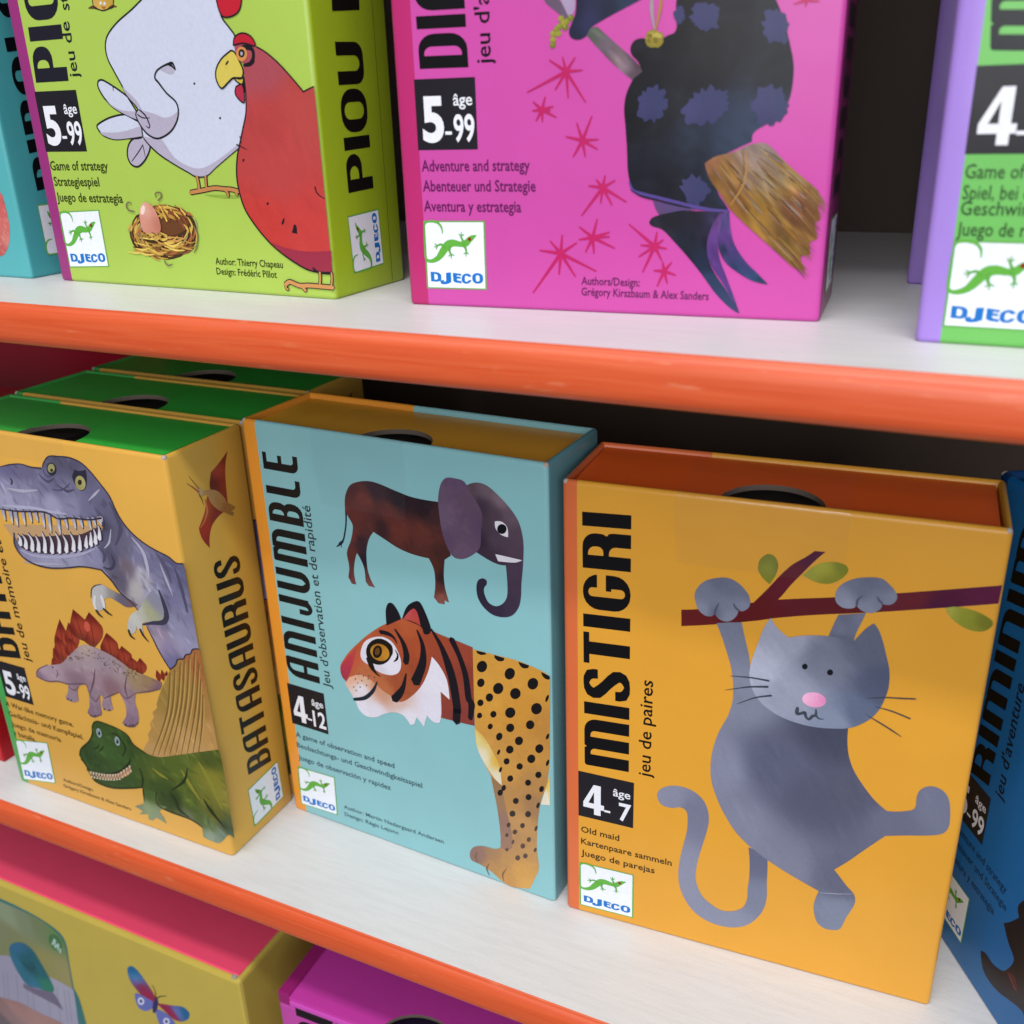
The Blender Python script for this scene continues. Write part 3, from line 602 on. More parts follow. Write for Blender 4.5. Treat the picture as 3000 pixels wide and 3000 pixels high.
  ('p', 4, (80, 62, 56), ['1956,329 1950,319 1941,314 1934,316 1931,324 1935,335 1943,344 1951,345 1956,340'], [], 0),
  ('p', 4, (80, 62, 56), ['2047,289 2037,273 2024,265 2012,268 2008,281 2014,298 2026,311 2039,314 2047,305'], [], 0),
  ('p', 4, (80, 62, 56), ['2106,329 2098,315 2085,307 2075,310 2071,322 2076,338 2087,350 2100,353 2107,344'], [], 0),
  ('p', 4, (80, 62, 56), ['2178,413 2172,399 2163,392 2157,394 2156,406 2161,420 2169,431 2176,434 2180,426'], [], 0),
  ('p', 4, (20, 17, 18), ['2291,1667 2282,1648 2274,1638 2269,1642 2270,1659 2277,1679 2286,1694 2293,1697 2295,1686'], [], 0),
  ('p', 4, (20, 17, 18), ['2289,1377 2282,1362 2274,1354 2268,1357 2268,1370 2274,1387 2282,1400 2290,1402 2292,1393'], [], 0),
  ('p', 4, (20, 17, 18), ['2286,1171 2278,1154 2269,1144 2264,1148 2264,1163 2271,1182 2279,1197 2287,1200 2289,1190'], [], 0),
  ('p', 4, (20, 17, 18), ['1920,1140 1912,1125 1904,1117 1898,1121 1898,1133 1904,1149 1912,1161 1920,1164 1923,1155'], [], 0),
  ('p', 4, (20, 17, 18), ['1929,1001 1922,985 1913,977 1907,981 1907,994 1913,1010 1921,1022 1929,1025 1932,1016'], [], 0),
  ('p', 4, '141114', ['1775,1890! 1840,1892! 1846,1880 1804,1866 1780,1875'], [], 0),
  ('p', 4, '141114', ['1907,1890! 1980,1887! 1974,1865 1938,1853 1913,1867'], [], 0),
  ('p', 4, '141114', ['2083,1885! 2157,1878! 2151,1858 2116,1847 2091,1864'], [], 0),
  ('p', 4, '141114', ['2244,1853! 2301,1837! 2301,1814 2273,1809 2251,1828'], [], 0),
  ('p', 2, '744,1571:b05038 849,1697:a4502f 1091,1893:9c4a2c 1238,1942:a4502f 1296,1779:9a4629 1443,1883:8f3f28 1504,1763:8c3e2c 1686,1836:8a3d2c 1357,1657:8e4128 1124,1455:93482c 1013,1381:a8603c 857,1484:a8603c 1627,1522:823a2c 1704,1680:7c3629 1648,1330:7b3630 1683,1516:7d3830', ['630,1454 643,1501 717,1607 821,1718 921,1812 1064,1921 1200,1993! 1313,1999 1428,1960! 1516,1941 1624,1927 1748,1907! 1731,1297! 1621,1290 1468,1284! 1192,1249 987,1217 795,1229 719,1301 657,1378'], [], 1, (60, 3, 0.8, -30, 60, 0.07)),
  ('p', 3, '709,1588:a8333f 755,1626:a9423c 668,1473:a03345 644,1388:93323f', ['630,1450 650,1495 724,1592 802,1676! 762,1563 723,1461 672,1362! 638,1393'], [], 1),
  ('p', 3, '731,1411:cf9f86 790,1440:c89678 807,1339:cfcbd8 871,1422:c8a38c 924,1410:b87a5c 1000,1352:b98a74 1131,1310:c3a69c 787,1159:cfcbd8 914,1169:cdc9d6 1190,1222:cfccd9 1393,1307:cdc9d8 1411,1567:d0ccd8 1446,1700:cfccd8', ['659,1339! 702,1403! 819,1454 925,1417 988,1373 1066,1342 1131,1317 1215,1373 1316,1490 1384,1622 1425,1756! 1483,1697 1533,1599 1545,1452! 1476,1496! 1471,1329 1453,1240! 1400,1231 1351,1269! 1318,1167! 1263,1230! 1238,1164! 1204,1147! 1149,1210 1068,1213 983,1175 910,1127 824,1109 765,1146 737,1213 690,1293'], [], 1),
  ('p', 4, '911,1712:cbc7d4 1078,1599:d0ccd8 981,1517:c4bfcc', ['827,1635 868,1729 948,1788 1039,1813 1110,1788 1154,1716 1169,1636 1140,1559 1071,1519 981,1517 894,1552 837,1580'], [], 1),
  ('p', 5, '17130f', ['1102,1714 1086,1666 1052,1621 1005,1588 955,1575 911,1585 883,1614 877,1658 893,1708 928,1752 975,1784 1025,1796 1068,1786 1095,1757'], [], 0),
  ('p', 6, '922,1672:a87828 1002,1734:99641e 1042,1688:b57d2a 977,1630:a06c22', ['1067,1661 1042,1634 1009,1617 973,1613 942,1623 922,1644 916,1674 927,1705 952,1731 985,1748 1021,1752 1052,1742 1072,1720 1077,1691'], [], 1),
  ('p', 7, '14100d', ['1015,1686 1005,1663 989,1643 971,1632 954,1630 941,1639 935,1657 938,1680 948,1703 964,1723 982,1734 999,1736 1012,1727 1017,1709'], [], 0),
  ('p', 8, '5b3a1a', ['997,1688 992,1673 983,1661 973,1654 963,1654 957,1659 954,1670 956,1684 962,1699 971,1710 981,1717 990,1718 997,1712 999,1702'], [], 0),
  ('s', 6, '17130f', '897,1609 916,1543 950,1501 983,1486', [52.2, 46.1, 21.5, 4.6]),
  ('s', 5, '17130f', '1127,1737 1146,1700 1135,1663 1108,1638', [4.5, 13.4, 17.9, 6.0]),
  ('s', 5, '17130f', '1052,1788 1095,1757 1096,1702 1068,1653', [12.0, 21.0, 18.0, 6.0]),
  ('p', 3, '17131a', ['1073,1910! 1077,2026 1101,2085 1138,2093 1176,2048 1199,1989!'], [], 0),
  ('p', 3, '17131a', ['1207,1995! 1251,2091 1311,2144 1360,2151 1402,2072 1433,1974 1419,1931 1377,1918 1353,1968'], [], 0),
  ('p', 4, '1260,2040:b04a50 1318,2067:a8373f 1339,1979:a04030 1286,2006:a54434', ['1214,1992! 1261,2054 1307,2093 1333,2070 1353,1975! 1285,1993'], [], 1),
  ('s', 5, '17131a', '1436,1968 1510,1846 1567,1671 1592,1512 1602,1375 1598,1379 1589,1287', [13.2, 37.0, 63.4, 66.1, 63.4, 60.8, 58.2]),
  ('s', 5, '17131a', '1590,1929 1644,1812 1683,1674 1697,1500 1718,1469 1701,1345', [46.8, 39.0, 44.2, 49.4, 52.0, 33.8]),
  ('s', 5, '17131a', '1322,1934 1358,1822 1345,1682 1275,1517', [11.9, 35.6, 59.4, 74.2]),
  ('s', 5, '17131a', '1141,1899 1198,1810 1219,1719 1207,1653', [11.8, 35.4, 50.2, 44.3]),
  ('s', 5, '17131a', '1204,1568 1171,1453 1132,1385 1083,1325', [9.3, 33.9, 55.5, 61.7]),
  ('s', 5, '17131a', '1016,1849 1086,1849 1128,1827 1150,1787', [32.3, 32.3, 20.5, 4.4]),
  ('s', 5, '1d2430', '727,1226 827,1267 904,1346 949,1433', [25.1, 30.7, 27.9, 8.4]),
  ('p', 5, '4a3c3c', ['764,1406 760,1400 755,1398 752,1403 756,1410 762,1412'], [], 0),
  ('p', 5, '4a3c3c', ['797,1455 793,1448 788,1447 786,1452 789,1458 795,1460'], [], 0),
  ('p', 5, '4a3c3c', ['820,1408 816,1402 810,1400 808,1405 812,1412 817,1413'], [], 0),
  ('p', 5, '4a3c3c', ['742,1334 738,1328 733,1326 730,1331 734,1338 740,1340'], [], 0),
  ('p', 5, '4a3c3c', ['800,1350 796,1343 790,1342 788,1347 792,1354 797,1355'], [], 0),
  ('p', 5, '4a3c3c', ['858,1379 854,1372 849,1371 847,1376 850,1383 856,1384'], [], 0),
  ('p', 5, '4a3c3c', ['878,1437 874,1430 869,1429 866,1434 870,1440 875,1442'], [], 0),
  ('p', 5, '4a3c3c', ['838,1450 834,1443 829,1442 826,1447 830,1453 836,1455'], [], 0),
  ('p', 5, '4a3c3c', ['782,1378 778,1372 772,1370 770,1375 774,1382 780,1383'], [], 0),
  ('p', 5, '4a3c3c', ['760,1310 757,1303 751,1302 749,1307 752,1314 758,1315'], [], 0),
  ('p', 5, '4a3c3c', ['887,1465 884,1459 878,1457 876,1462 880,1469 885,1471'], [], 0),
  ('p', 5, '4a3c3c', ['935,1465 932,1459 926,1457 924,1462 927,1469 933,1470'], [], 0),
 ]),
 ('front','title',[
  ('T', 1, '15161a', 'ANIJUMBLE', 'roundw', [21.18, 63.65, 22.91, 151.76, 6.15, 63.67]),
 ]),
 ('front','age_badge',[
  ('b', 1, '1e1c22', [5.1, 41.88, 22.35, 59.77], '4', '-12'),
 ]),
 ('front','small_print',[
  ('t', 1, '35505a', 'A game of observation and speed', 6.02, 36.06, 45.55, 2.2, 0, 0.014),
  ('t', 1, '35505a', 'Beobachtungs- und Geschwindigkeitsspiel', 5.87, 31.18, 57.27, 2.2, 0, 0.014),
  ('t', 1, '35505a', 'Juego de observación y rapidez', 5.83, 25.4, 43.15, 2.2, 0, 0.014),
  ('t', 1, '3e5a64', 'Author: Martin Nedergaard Andersen', 25.65, 8.97, 45.14, 1.7, 0, 0.014),
  ('t', 1, '3e5a64', 'Design: Régis Lejonc', 25.63, 5.47, 25.0, 1.7, 0, 0.014),
  ('t', 1, '2a3338', "Jeu d'observation et de rapidité", 26.09, 62.95, 71.79, 3.5, 1, 0.006),
 ]),
 ('front','maker_logo',[
  ('l', 1, '', [4.02, 3.57, 22.14, 4.36, 4.76, 21.77]),
 ]),
],
'pink':[
 ('front','star',[
  ('p', 1, 'ab1d58', ['944,1157 940,1148 930,1144 919,1148 915,1158 919,1167 930,1170 940,1166'], [], 0),
  ('s', 2, 'ab1d58', '930,1157 845,1211', [17.6, 6.7]),
  ('s', 2, 'ab1d58', '930,1157 912,1222', [17.5, 6.7]),
  ('s', 2, 'ab1d58', '930,1157 975,1217', [17.4, 6.6]),
  ('s', 2, 'ab1d58', '930,1157 1012,1160', [17.4, 6.6]),
  ('s', 2, 'ab1d58', '930,1157 1027,1018', [17.7, 6.7]),
  ('s', 2, 'ab1d58', '930,1157 939,1040', [17.8, 6.8]),
  ('s', 2, 'ab1d58', '930,1157 873,1078', [17.9, 6.8]),
  ('s', 2, 'ab1d58', '930,1157 728,1071', [18.2, 6.9]),
 ]),
 ('front','star',[
  ('p', 1, 'ab1d58', ['814,988 810,982 803,979 795,982 792,989 795,996 803,998 811,995'], [], 0),
  ('s', 2, 'ab1d58', '803,989 757,1026', [18.2, 6.9]),
  ('s', 2, 'ab1d58', '803,989 821,1048', [18.0, 6.9]),
  ('s', 2, 'ab1d58', '803,989 862,1003', [18.0, 6.9]),
  ('s', 2, 'ab1d58', '803,989 876,953', [18.1, 6.9]),
  ('s', 2, 'ab1d58', '803,989 804,935', [18.3, 7.0]),
  ('s', 2, 'ab1d58', '803,989 771,939', [18.3, 7.0]),
  ('s', 2, 'ab1d58', '803,989 753,986', [18.3, 7.0]),
  ('s', 2, 'ab1d58', '803,989 846,985', [18.1, 6.9]),
 ]),
 ('front','star',[
  ('p', 1, 'ab1d58', ['1023,844 1019,836 1011,833 1002,836 998,844 1002,852 1011,855 1019,852'], [], 0),
  ('s', 2, 'ab1d58', '1011,844 982,924', [18.0, 6.8]),
  ('s', 2, 'ab1d58', '1011,844 1059,954', [17.8, 6.8]),
  ('s', 2, 'ab1d58', '1011,844 1092,847', [17.9, 6.8]),
  ('s', 2, 'ab1d58', '1011,844 1088,802', [18.0, 6.9]),
  ('s', 2, 'ab1d58', '1011,844 1025,769', [18.2, 6.9]),
  ('s', 2, 'ab1d58', '1011,844 963,769', [18.3, 7.0]),
  ('s', 2, 'ab1d58', '1011,844 925,863', [18.2, 6.9]),
 ]),
 ('front','star',[
  ('p', 1, 'ab1d58', ['1129,623 1125,615 1117,611 1108,615 1104,623 1108,631 1116,634 1125,631'], [], 0),
  ('s', 2, 'ab1d58', '1116,623 1082,660', [18.3, 7.0]),
  ('s', 2, 'ab1d58', '1116,623 1127,681', [18.2, 6.9]),
  ('s', 2, 'ab1d58', '1116,623 1179,656', [18.2, 6.9]),
  ('s', 2, 'ab1d58', '1116,623 1237,555', [18.3, 7.0]),
  ('s', 2, 'ab1d58', '1116,623 1164,540', [18.4, 7.0]),
  ('s', 2, 'ab1d58', '1116,623 1105,549', [18.5, 7.1]),
  ('s', 2, 'ab1d58', '1116,623 1006,488', [18.8, 7.2]),
  ('s', 2, 'ab1d58', '1116,623 1042,631', [18.5, 7.0]),
 ]),
 ('front','star',[
  ('p', 1, 'ab1d58', ['1079,381 1075,371 1064,366 1053,370 1048,380 1053,391 1064,395 1075,391'], [], 0),
  ('s', 2, 'ab1d58', '1064,381 994,432', [19.0, 7.2]),
  ('s', 2, 'ab1d58', '1064,381 1087,470', [18.7, 7.1]),
  ('s', 2, 'ab1d58', '1064,381 1152,408', [18.7, 7.1]),
  ('s', 2, 'ab1d58', '1064,381 1152,386', [18.8, 7.2]),
  ('s', 2, 'ab1d58', '1064,381 1180,330', [18.8, 7.2]),
  ('s', 2, 'ab1d58', '1064,381 1071,302', [19.1, 7.3]),
  ('s', 2, 'ab1d58', '1064,381 1026,308', [19.2, 7.3]),
  ('s', 2, 'ab1d58', '1064,381 992,369', [19.1, 7.3]),
 ]),
 ('front','star',[
  ('p', 1, 'ab1d58', ['912,298 906,286 893,280 880,285 874,297 880,310 893,315 906,310'], [], 0),
  ('s', 2, 'ab1d58', '893,298 836,359', [19.5, 7.4]),
  ('s', 2, 'ab1d58', '893,298 901,391', [19.3, 7.3]),
  ('s', 2, 'ab1d58', '893,298 979,353', [19.2, 7.3]),
  ('s', 2, 'ab1d58', '893,298 1083,213', [19.3, 7.3]),
  ('s', 2, 'ab1d58', '893,298 971,183', [19.6, 7.5]),
  ('s', 2, 'ab1d58', '893,298 882,190', [19.7, 7.5]),
  ('s', 2, 'ab1d58', '893,298 736,91', [20.2, 7.7]),
  ('s', 2, 'ab1d58', '893,298 777,311', [19.7, 7.5]),
 ]),
 ('front','star',[
  ('p', 1, 'ab1d58', ['1400,343 1396,333 1386,329 1376,333 1371,342 1375,353 1385,357 1396,353'], [], 0),
  ('s', 2, 'ab1d58', '1386,343 1253,448', [18.5, 7.0]),
  ('s', 2, 'ab1d58', '1386,343 1395,414', [18.3, 7.0]),
  ('s', 2, 'ab1d58', '1386,343 1428,376', [18.3, 7.0]),
  ('s', 2, 'ab1d58', '1386,343 1446,333', [18.3, 7.0]),
  ('s', 2, 'ab1d58', '1386,343 1423,275', [18.5, 7.0]),
  ('s', 2, 'ab1d58', '1386,343 1327,215', [18.8, 7.2]),
  ('s', 2, 'ab1d58', '1386,343 1307,292', [18.7, 7.1]),
  ('s', 2, 'ab1d58', '1386,343 1314,348', [18.5, 7.1]),
 ]),
 ('front','star',[
  ('p', 1, 'ab1d58', ['1447,223 1444,216 1437,212 1429,215 1426,223 1429,230 1436,233 1444,230'], [], 0),
  ('s', 2, 'ab1d58', '1437,223 1428,268', [18.5, 7.0]),
  ('s', 2, 'ab1d58', '1437,223 1473,267', [18.4, 7.0]),
  ('s', 2, 'ab1d58', '1437,223 1495,205', [18.5, 7.0]),
  ('s', 2, 'ab1d58', '1437,223 1454,162', [18.7, 7.1]),
  ('s', 2, 'ab1d58', '1437,223 1403,147', [18.8, 7.2]),
  ('s', 2, 'ab1d58', '1437,223 1384,224', [18.7, 7.1]),
 ]),
 ('front','star',[
  ('p', 1, 'ab1d58', ['2041,1401 2039,1395 2033,1393 2026,1396 2023,1402 2025,1408 2031,1410 2038,1407'], [], 0),
  ('s', 2, 'ab1d58', '2032,1402 1981,1389', [15.2, 5.8]),
  ('s', 2, 'ab1d58', '2032,1402 2029,1376', [15.2, 5.8]),
  ('s', 2, 'ab1d58', '2032,1402 2085,1393', [15.1, 5.7]),
  ('s', 2, 'ab1d58', '2032,1402 1989,1425', [15.2, 5.8]),
  ('s', 2, 'ab1d58', '2032,1402 2064,1420', [15.0, 5.7]),
 ]),
 ('front','witch_picture',[
  ('p', 1, '1059,1324:5b6258 1138,1245:776676 1224,1181:8a7482 1285,1148:5e4a58 1181,1213:7e6a6e', ['1042,1340! 1085,1345! 1180,1266 1267,1194 1314,1143! 1260,1107! 1181,1167 1094,1247 1033,1310!'], [], 1, (24, 5, 0.8, -42, 10, 0.3)),
  ('p', 1, '868,1446:6f5a72 920,1399:74607a', ['815,1487! 886,1483! 959,1397! 929,1383! 832,1456!'], [], 1),
  ('p', 2, '929,1450:bba7c8 964,1419:b39cc2', ['899,1478! 977,1474! 973,1418 946,1390!'], [], 1),
  ('p', 3, '990,1417:1e2034 1042,1400:3a3a66 1059,1428:2a2a4a 990,1320:20243a 1136,1409:20263c 1221,1434:2c3a56 1025,1348:353660', ['982,1473! 1312,1454! 1179,1400 1094,1363 1051,1339 1029,1306 989,1293 954,1306 946,1337 977,1403'], [], 1),
  ('p', 4, 'a39d3a', ['919,1381 910,1375 898,1376 891,1385 894,1395 903,1401 915,1400 922,1391'], [], 0),
  ('p', 5, 'c2b85a', ['907,1392 905,1389 901,1389 899,1392 901,1395 905,1395'], [], 0),
  ('p', 4, '8f9330', ['950,1368 940,1362 929,1363 922,1372 924,1382 934,1389 946,1387 952,1379'], [], 0),
  ('p', 5, 'c2b85a', ['938,1379 936,1376 932,1376 929,1379 932,1382 936,1382'], [], 0),
  ('p', 4, '8f9330', ['910,1347 900,1341 889,1342 882,1351 884,1362 894,1368 906,1367 913,1358'], [], 0),
  ('p', 5, 'c2b85a', ['898,1358 896,1355 892,1355 889,1359 892,1362 896,1362'], [], 0),
  ('p', 4, '7c8428', ['941,1342 931,1336 920,1337 913,1346 915,1356 925,1363 937,1361 943,1353'], [], 0),
  ('p', 5, 'c2b85a', ['929,1353 927,1350 922,1350 920,1353 923,1357 927,1356'], [], 0),
  ('p', 4, 'a39d3a', ['879,1319 869,1312 857,1313 850,1322 853,1333 863,1339 874,1338 881,1329'], [], 0),
  ('p', 5, 'c2b85a', ['867,1329 864,1326 860,1326 858,1330 860,1333 865,1333'], [], 0),
  ('p', 4, 'a39d3a', ['905,1317 896,1311 884,1312 877,1321 880,1331 889,1338 901,1336 908,1328'], [], 0),
  ('p', 5, 'c2b85a', ['893,1328 891,1325 887,1325 885,1329 887,1332 891,1332'], [], 0),
  ('p', 4, 'a39d3a', ['878,1292 869,1285 857,1287 850,1295 852,1306 862,1313 874,1311 881,1302'], [], 0),
  ('p', 5, 'c2b85a', ['866,1303 864,1299 860,1300 857,1303 860,1306 864,1306'], [], 0),
  ('p', 4, '7c8428', ['876,1269 866,1262 855,1264 848,1272 850,1283 860,1290 872,1288 879,1280'], [], 0),
  ('p', 5, 'c2b85a', ['864,1280 862,1277 857,1277 855,1280 858,1283 862,1283'], [], 0),
  ('p', 4, '7c8428', ['968,1382 958,1376 946,1377 940,1386 942,1396 952,1403 963,1401 970,1393'], [], 0),
  ('p', 5, 'c2b85a', ['956,1393 954,1390 949,1390 947,1393 949,1397 954,1396'], [], 0),
  ('p', 4, '8f9330', ['897,1337 887,1330 875,1332 869,1340 871,1351 881,1357 892,1356 899,1347'], [], 0),
  ('p', 5, 'c2b85a', ['885,1348 883,1344 878,1345 876,1348 878,1351 883,1351'], [], 0),
  ('p', 4, 'a39d3a', ['932,1361 923,1355 911,1357 904,1365 907,1376 916,1382 928,1380 935,1372'], [], 0),
  ('p', 5, 'c2b85a', ['920,1372 918,1369 914,1369 912,1373 914,1376 918,1376'], [], 0),
  ('p', 2, '1356,992:17171f 1598,1210:1a161c 1920,1124:1a1a24 1895,918:33425f 1740,805:2c3a56 1452,632:191a26 1575,792:20273a', ['1857,1488 1931,1352 1956,1287 1979,1216 1997,1143 1998,1063 1987,998 1963,954 1911,910 1842,869 1833,827! 1749,790 1669,751! 1684,608 1721,551 1748,511! 1680,514 1586,522 1455,558 1331,579 1277,608 1254,649 1242,707 1237,796 1228,900 1220,980 1228,1042 1251,1095 1268,1118! 1306,1143! 1284,1186 1254,1217 1247,1248 1265,1277 1303,1286 1333,1277 1383,1275 1424,1292 1452,1301 1463,1326 1458,1435 1497,1525 1582,1575 1698,1581 1792,1547'], [], 1, (170, 6, 1.1, 20, 70, 0.22)),
  ('p', 3, '1356,1000:403f6c 1395,999:3b3f6a 1316,993:454374 1357,947:3a3a68', ['1429,976! 1406,972! 1414,950! 1404,941! 1392,934! 1377,936! 1369,914! 1355,935! 1345,933! 1330,923! 1318,926! 1312,940! 1298,942! 1284,949! 1283,965! 1293,982! 1290,994! 1296,1006! 1285,1022! 1290,1036! 1307,1041! 1307,1061! 1326,1054! 1331,1074! 1344,1076! 1357,1070! 1371,1085! 1384,1084! 1387,1058! 1405,1066! 1419,1061! 1422,1046! 1409,1024! 1434,1021! 1430,1005! 1434,991!'], [], 1),
  ('p', 3, '1616,985:403f6c 1683,983:3b3f6a 1550,979:454374 1619,934:3a3a68', ['1705,1031! 1716,1022! 1704,1006! 1725,996! 1711,982! 1721,965! 1694,956! 1692,940! 1672,933! 1662,915! 1645,904! 1622,923! 1606,904! 1586,899! 1573,910! 1557,912! 1528,904! 1517,916! 1514,931! 1519,949! 1494,956! 1495,972! 1514,989! 1529,1001! 1533,1016! 1556,1021! 1551,1047! 1581,1039! 1588,1066! 1610,1048! 1629,1079! 1645,1066! 1653,1049! 1674,1056! 1680,1044! 1714,1053!'], [], 1),
  ('p', 3, '1902,985:403f6c 1947,984:3b3f6a 1858,979:454374 1906,927:3a3a68', ['1986,947! 1972,936! 1965,922! 1956,908! 1936,912! 1927,894! 1911,892! 1896,903! 1881,899! 1864,897! 1851,906! 1855,934! 1849,944! 1843,954! 1821,960! 1822,975! 1813,991! 1833,1002! 1842,1012! 1846,1024! 1843,1044! 1849,1061! 1870,1054! 1883,1057! 1895,1065! 1909,1073! 1918,1049! 1928,1046! 1951,1060! 1955,1042! 1960,1029! 1967,1018! 1965,1004! 1974,994! 1992,979! 1981,965!'], [], 1),
  ('p', 3, '1595,1359:403f6c 1636,1357:3b3f6a 1555,1354:454374 1597,1319:3a3a68', ['1657,1366! 1653,1357! 1650,1349! 1651,1340! 1644,1333! 1658,1313! 1646,1307! 1627,1314! 1618,1310! 1609,1304! 1598,1297! 1586,1308! 1574,1305! 1566,1314! 1558,1322! 1546,1325! 1546,1337! 1532,1342! 1531,1352! 1515,1363! 1533,1371! 1540,1378! 1526,1396! 1537,1402! 1542,1414! 1554,1419! 1570,1416! 1582,1416! 1593,1419! 1604,1406! 1616,1410! 1631,1412! 1636,1400! 1650,1397! 1658,1388! 1649,1373!'], [], 1),
  ('p', 3, '1907,1304:403f6c 1940,1302:3b3f6a 1876,1299:454374 1911,1254:3a3a68', ['1967,1311! 1961,1298! 1960,1287! 1952,1279! 1962,1261! 1964,1245! 1957,1235! 1949,1228! 1932,1243! 1924,1239! 1915,1245! 1907,1245! 1898,1244! 1884,1235! 1877,1251! 1872,1264! 1860,1271! 1851,1283! 1862,1299! 1850,1311! 1841,1326! 1861,1329! 1862,1340! 1852,1363! 1858,1372! 1870,1372! 1879,1375! 1891,1366! 1899,1368! 1908,1377! 1917,1365! 1925,1357! 1938,1358! 1948,1350! 1952,1335! 1956,1322!'], [], 1),
  ('p', 3, '1578,612:403f6c 1621,612:3b3f6a 1535,604:454374 1580,569:3a3a68', ['1627,574! 1622,566! 1616,558! 1603,560! 1600,536! 1586,537! 1573,548! 1558,545! 1546,552! 1536,562! 1536,579! 1529,587! 1526,597! 1518,605! 1508,616! 1497,629! 1519,634! 1513,648! 1511,663! 1533,658! 1540,665! 1549,671! 1556,688! 1571,677! 1582,664! 1598,680! 1603,658! 1613,653! 1621,646! 1634,640! 1634,628! 1647,619! 1656,607! 1645,597! 1633,591! 1629,583!'], [], 1),
  ('p', 3, '1474,1373:403f6c 1489,1372:3b3f6a 1460,1366:454374 1475,1347:3a3a68', ['1503,1371! 1498,1365! 1501,1357! 1499,1351! 1490,1352! 1491,1344! 1485,1346! 1485,1332! 1479,1340! 1475,1332! 1471,1333! 1466,1337! 1463,1344! 1458,1343! 1459,1354! 1454,1356! 1449,1360! 1452,1368! 1445,1374! 1446,1382! 1446,1389! 1453,1391! 1457,1394! 1457,1402! 1463,1399! 1463,1414! 1468,1410! 1473,1409! 1477,1410! 1482,1412! 1487,1407! 1491,1404! 1491,1393! 1497,1392! 1495,1383! 1495,1377!'], [], 1),
  ('s', 4, '5b4a96', '1252,649 1273,609 1331,591 1402,575 1490,554 1585,533 1671,518 1739,517', [8.3, 13.3, 14.9, 14.9, 16.6, 16.6, 16.6, 11.6]),
  ('s', 5, '201e30', '1259,612 1313,583 1402,562 1490,542 1560,528', [3.4, 8.4, 8.4, 10.1, 5.1]),
  ('p', 3, '1403,525:6a4a88 1473,525:5e4a80 1404,491:55485e', ['1371,562! 1473,542 1586,522! 1509,509 1413,487! 1390,516'], [], 1),
  ('p', 4, '1378,462:24222f 1457,484:1e1d28 1587,485:201e2c 1549,359:1f2434 1640,259:1f2a44 1670,191:2c3f62 1780,73:34426a 1667,428:252238 1673,477:3a3058', ['1356,459 1373,483 1439,502 1517,517! 1723,511! 1683,461 1652,394 1648,327 1667,259 1704,200 1760,125 1822,27! 1772,55 1699,122 1625,215 1551,299 1478,374 1424,424 1370,442'], [], 1, (40, 4, 0.8, -55, 25, 0.3)),
  ('p', 5, '1699,478:63407e 1670,369:6b4290 1665,302:5e3a86 1730,193:5e3c88 1688,344:54347a 1788,91:42407a', ['1702,506! 1666,444 1646,369 1652,301 1680,243 1731,175 1779,99 1822,27! 1782,125 1745,210 1713,286 1700,361 1718,445 1723,502!'], [], 1, (26, 4, 0.8, -70, 20, 0.25)),
  ('p', 5, '1725,470:50427c 1746,387:6a4090 1724,328:24304e 1775,321:513c80 1796,254:22385a 1900,206:2f4a70 1828,280:4a4280', ['1714,506! 1746,511! 1757,429 1782,355 1837,280 1899,223 1951,174! 1876,189 1806,225 1744,270 1711,320 1700,370'], [], 1, (26, 4, 0.8, -60, 25, 0.3)),
  ('p', 6, '1645,728:8e5e40 1706,672:98682c 1824,773:988078 1904,780:9a867c 2032,671:a07c40 2081,553:8a5434 1881,512:9c722c 2056,352:86622a 1952,671:9a8468 2124,514:825028 1796,552:8e5e26 1748,672:9c7040', ['1618,732! 1668,763 1750,782 1821,812 1877,821 1910,811 1970,756 2029,702 2113,639 2152,604! 2150,581! 2167,569! 2149,546! 2170,482! 2144,466! 2162,394! 2127,377! 2136,321! 2092,311! 2119,228! 2088,254! 2063,257! 2002,309 1914,382 1826,454 1747,527 1693,600 1643,664'], [], 1, (520, 5, 0.8, -52, 8, 0.13)),
  ('s', 7, '8a5a26', '1730,713 1766,673 1803,633', [2.4, 4.3, 1.6]),
  ('s', 8, 'b08a3a', '1822,524 1859,485 1896,446', [2.5, 4.8, 1.6]),
  ('s', 9, '6a4020', '1845,700 1870,677 1895,653', [2.4, 4.8, 1.6]),
  ('s', 7, 'b0956a', '1868,796 1907,771 1946,745', [2.4, 6.5, 1.6]),
  ('s', 8, '8a7068', '1782,640 1829,588 1879,537', [2.4, 4.4, 1.6]),
  ('s', 9, '8a5a26', '1965,615 2001,581 2036,548', [2.4, 4.8, 1.6]),
  ('s', 7, 'b0956a', '1994,457 2052,401 2099,357', [2.4, 4.1, 1.6]),
  ('s', 8, '5b3a1c', '1921,533 1955,500 1990,466', [2.4, 5.4, 1.6]),
  ('s', 9, 'b0956a', '1899,671 1923,650 1947,629', [2.4, 4.8, 1.6]),
  ('s', 7, 'b0956a', '1849,774 1884,748 1917,722', [2.4, 5.6, 1.6]),
  ('s', 8, '5b3a1c', '1979,618 2001,598 2023,577', [2.4, 4.2, 1.6]),
  ('s', 9, '8a5a26', '2007,690 2036,668 2063,643', [2.4, 5.1, 1.6]),
  ('s', 7, '8a7068', '1900,720 1938,690 1973,659', [2.4, 4.3, 1.6]),
  ('s', 8, '5b3a1c', '1729,650 1784,585 1841,522', [2.5, 4.5, 1.6]),
  ('s', 9, '8a7068', '1931,752 1948,741 1964,729', [2.4, 6.1, 1.6]),
  ('s', 7, '8a7068', '2074,628 2109,595 2138,566', [2.4, 4.0, 1.6]),
  ('s', 8, 'a8741f', '2001,453 2058,400 2100,361', [2.4, 6.9, 1.6]),
  ('s', 9, '5b3a1c', '2010,672 2028,658 2045,643', [2.4, 6.8, 1.6]),
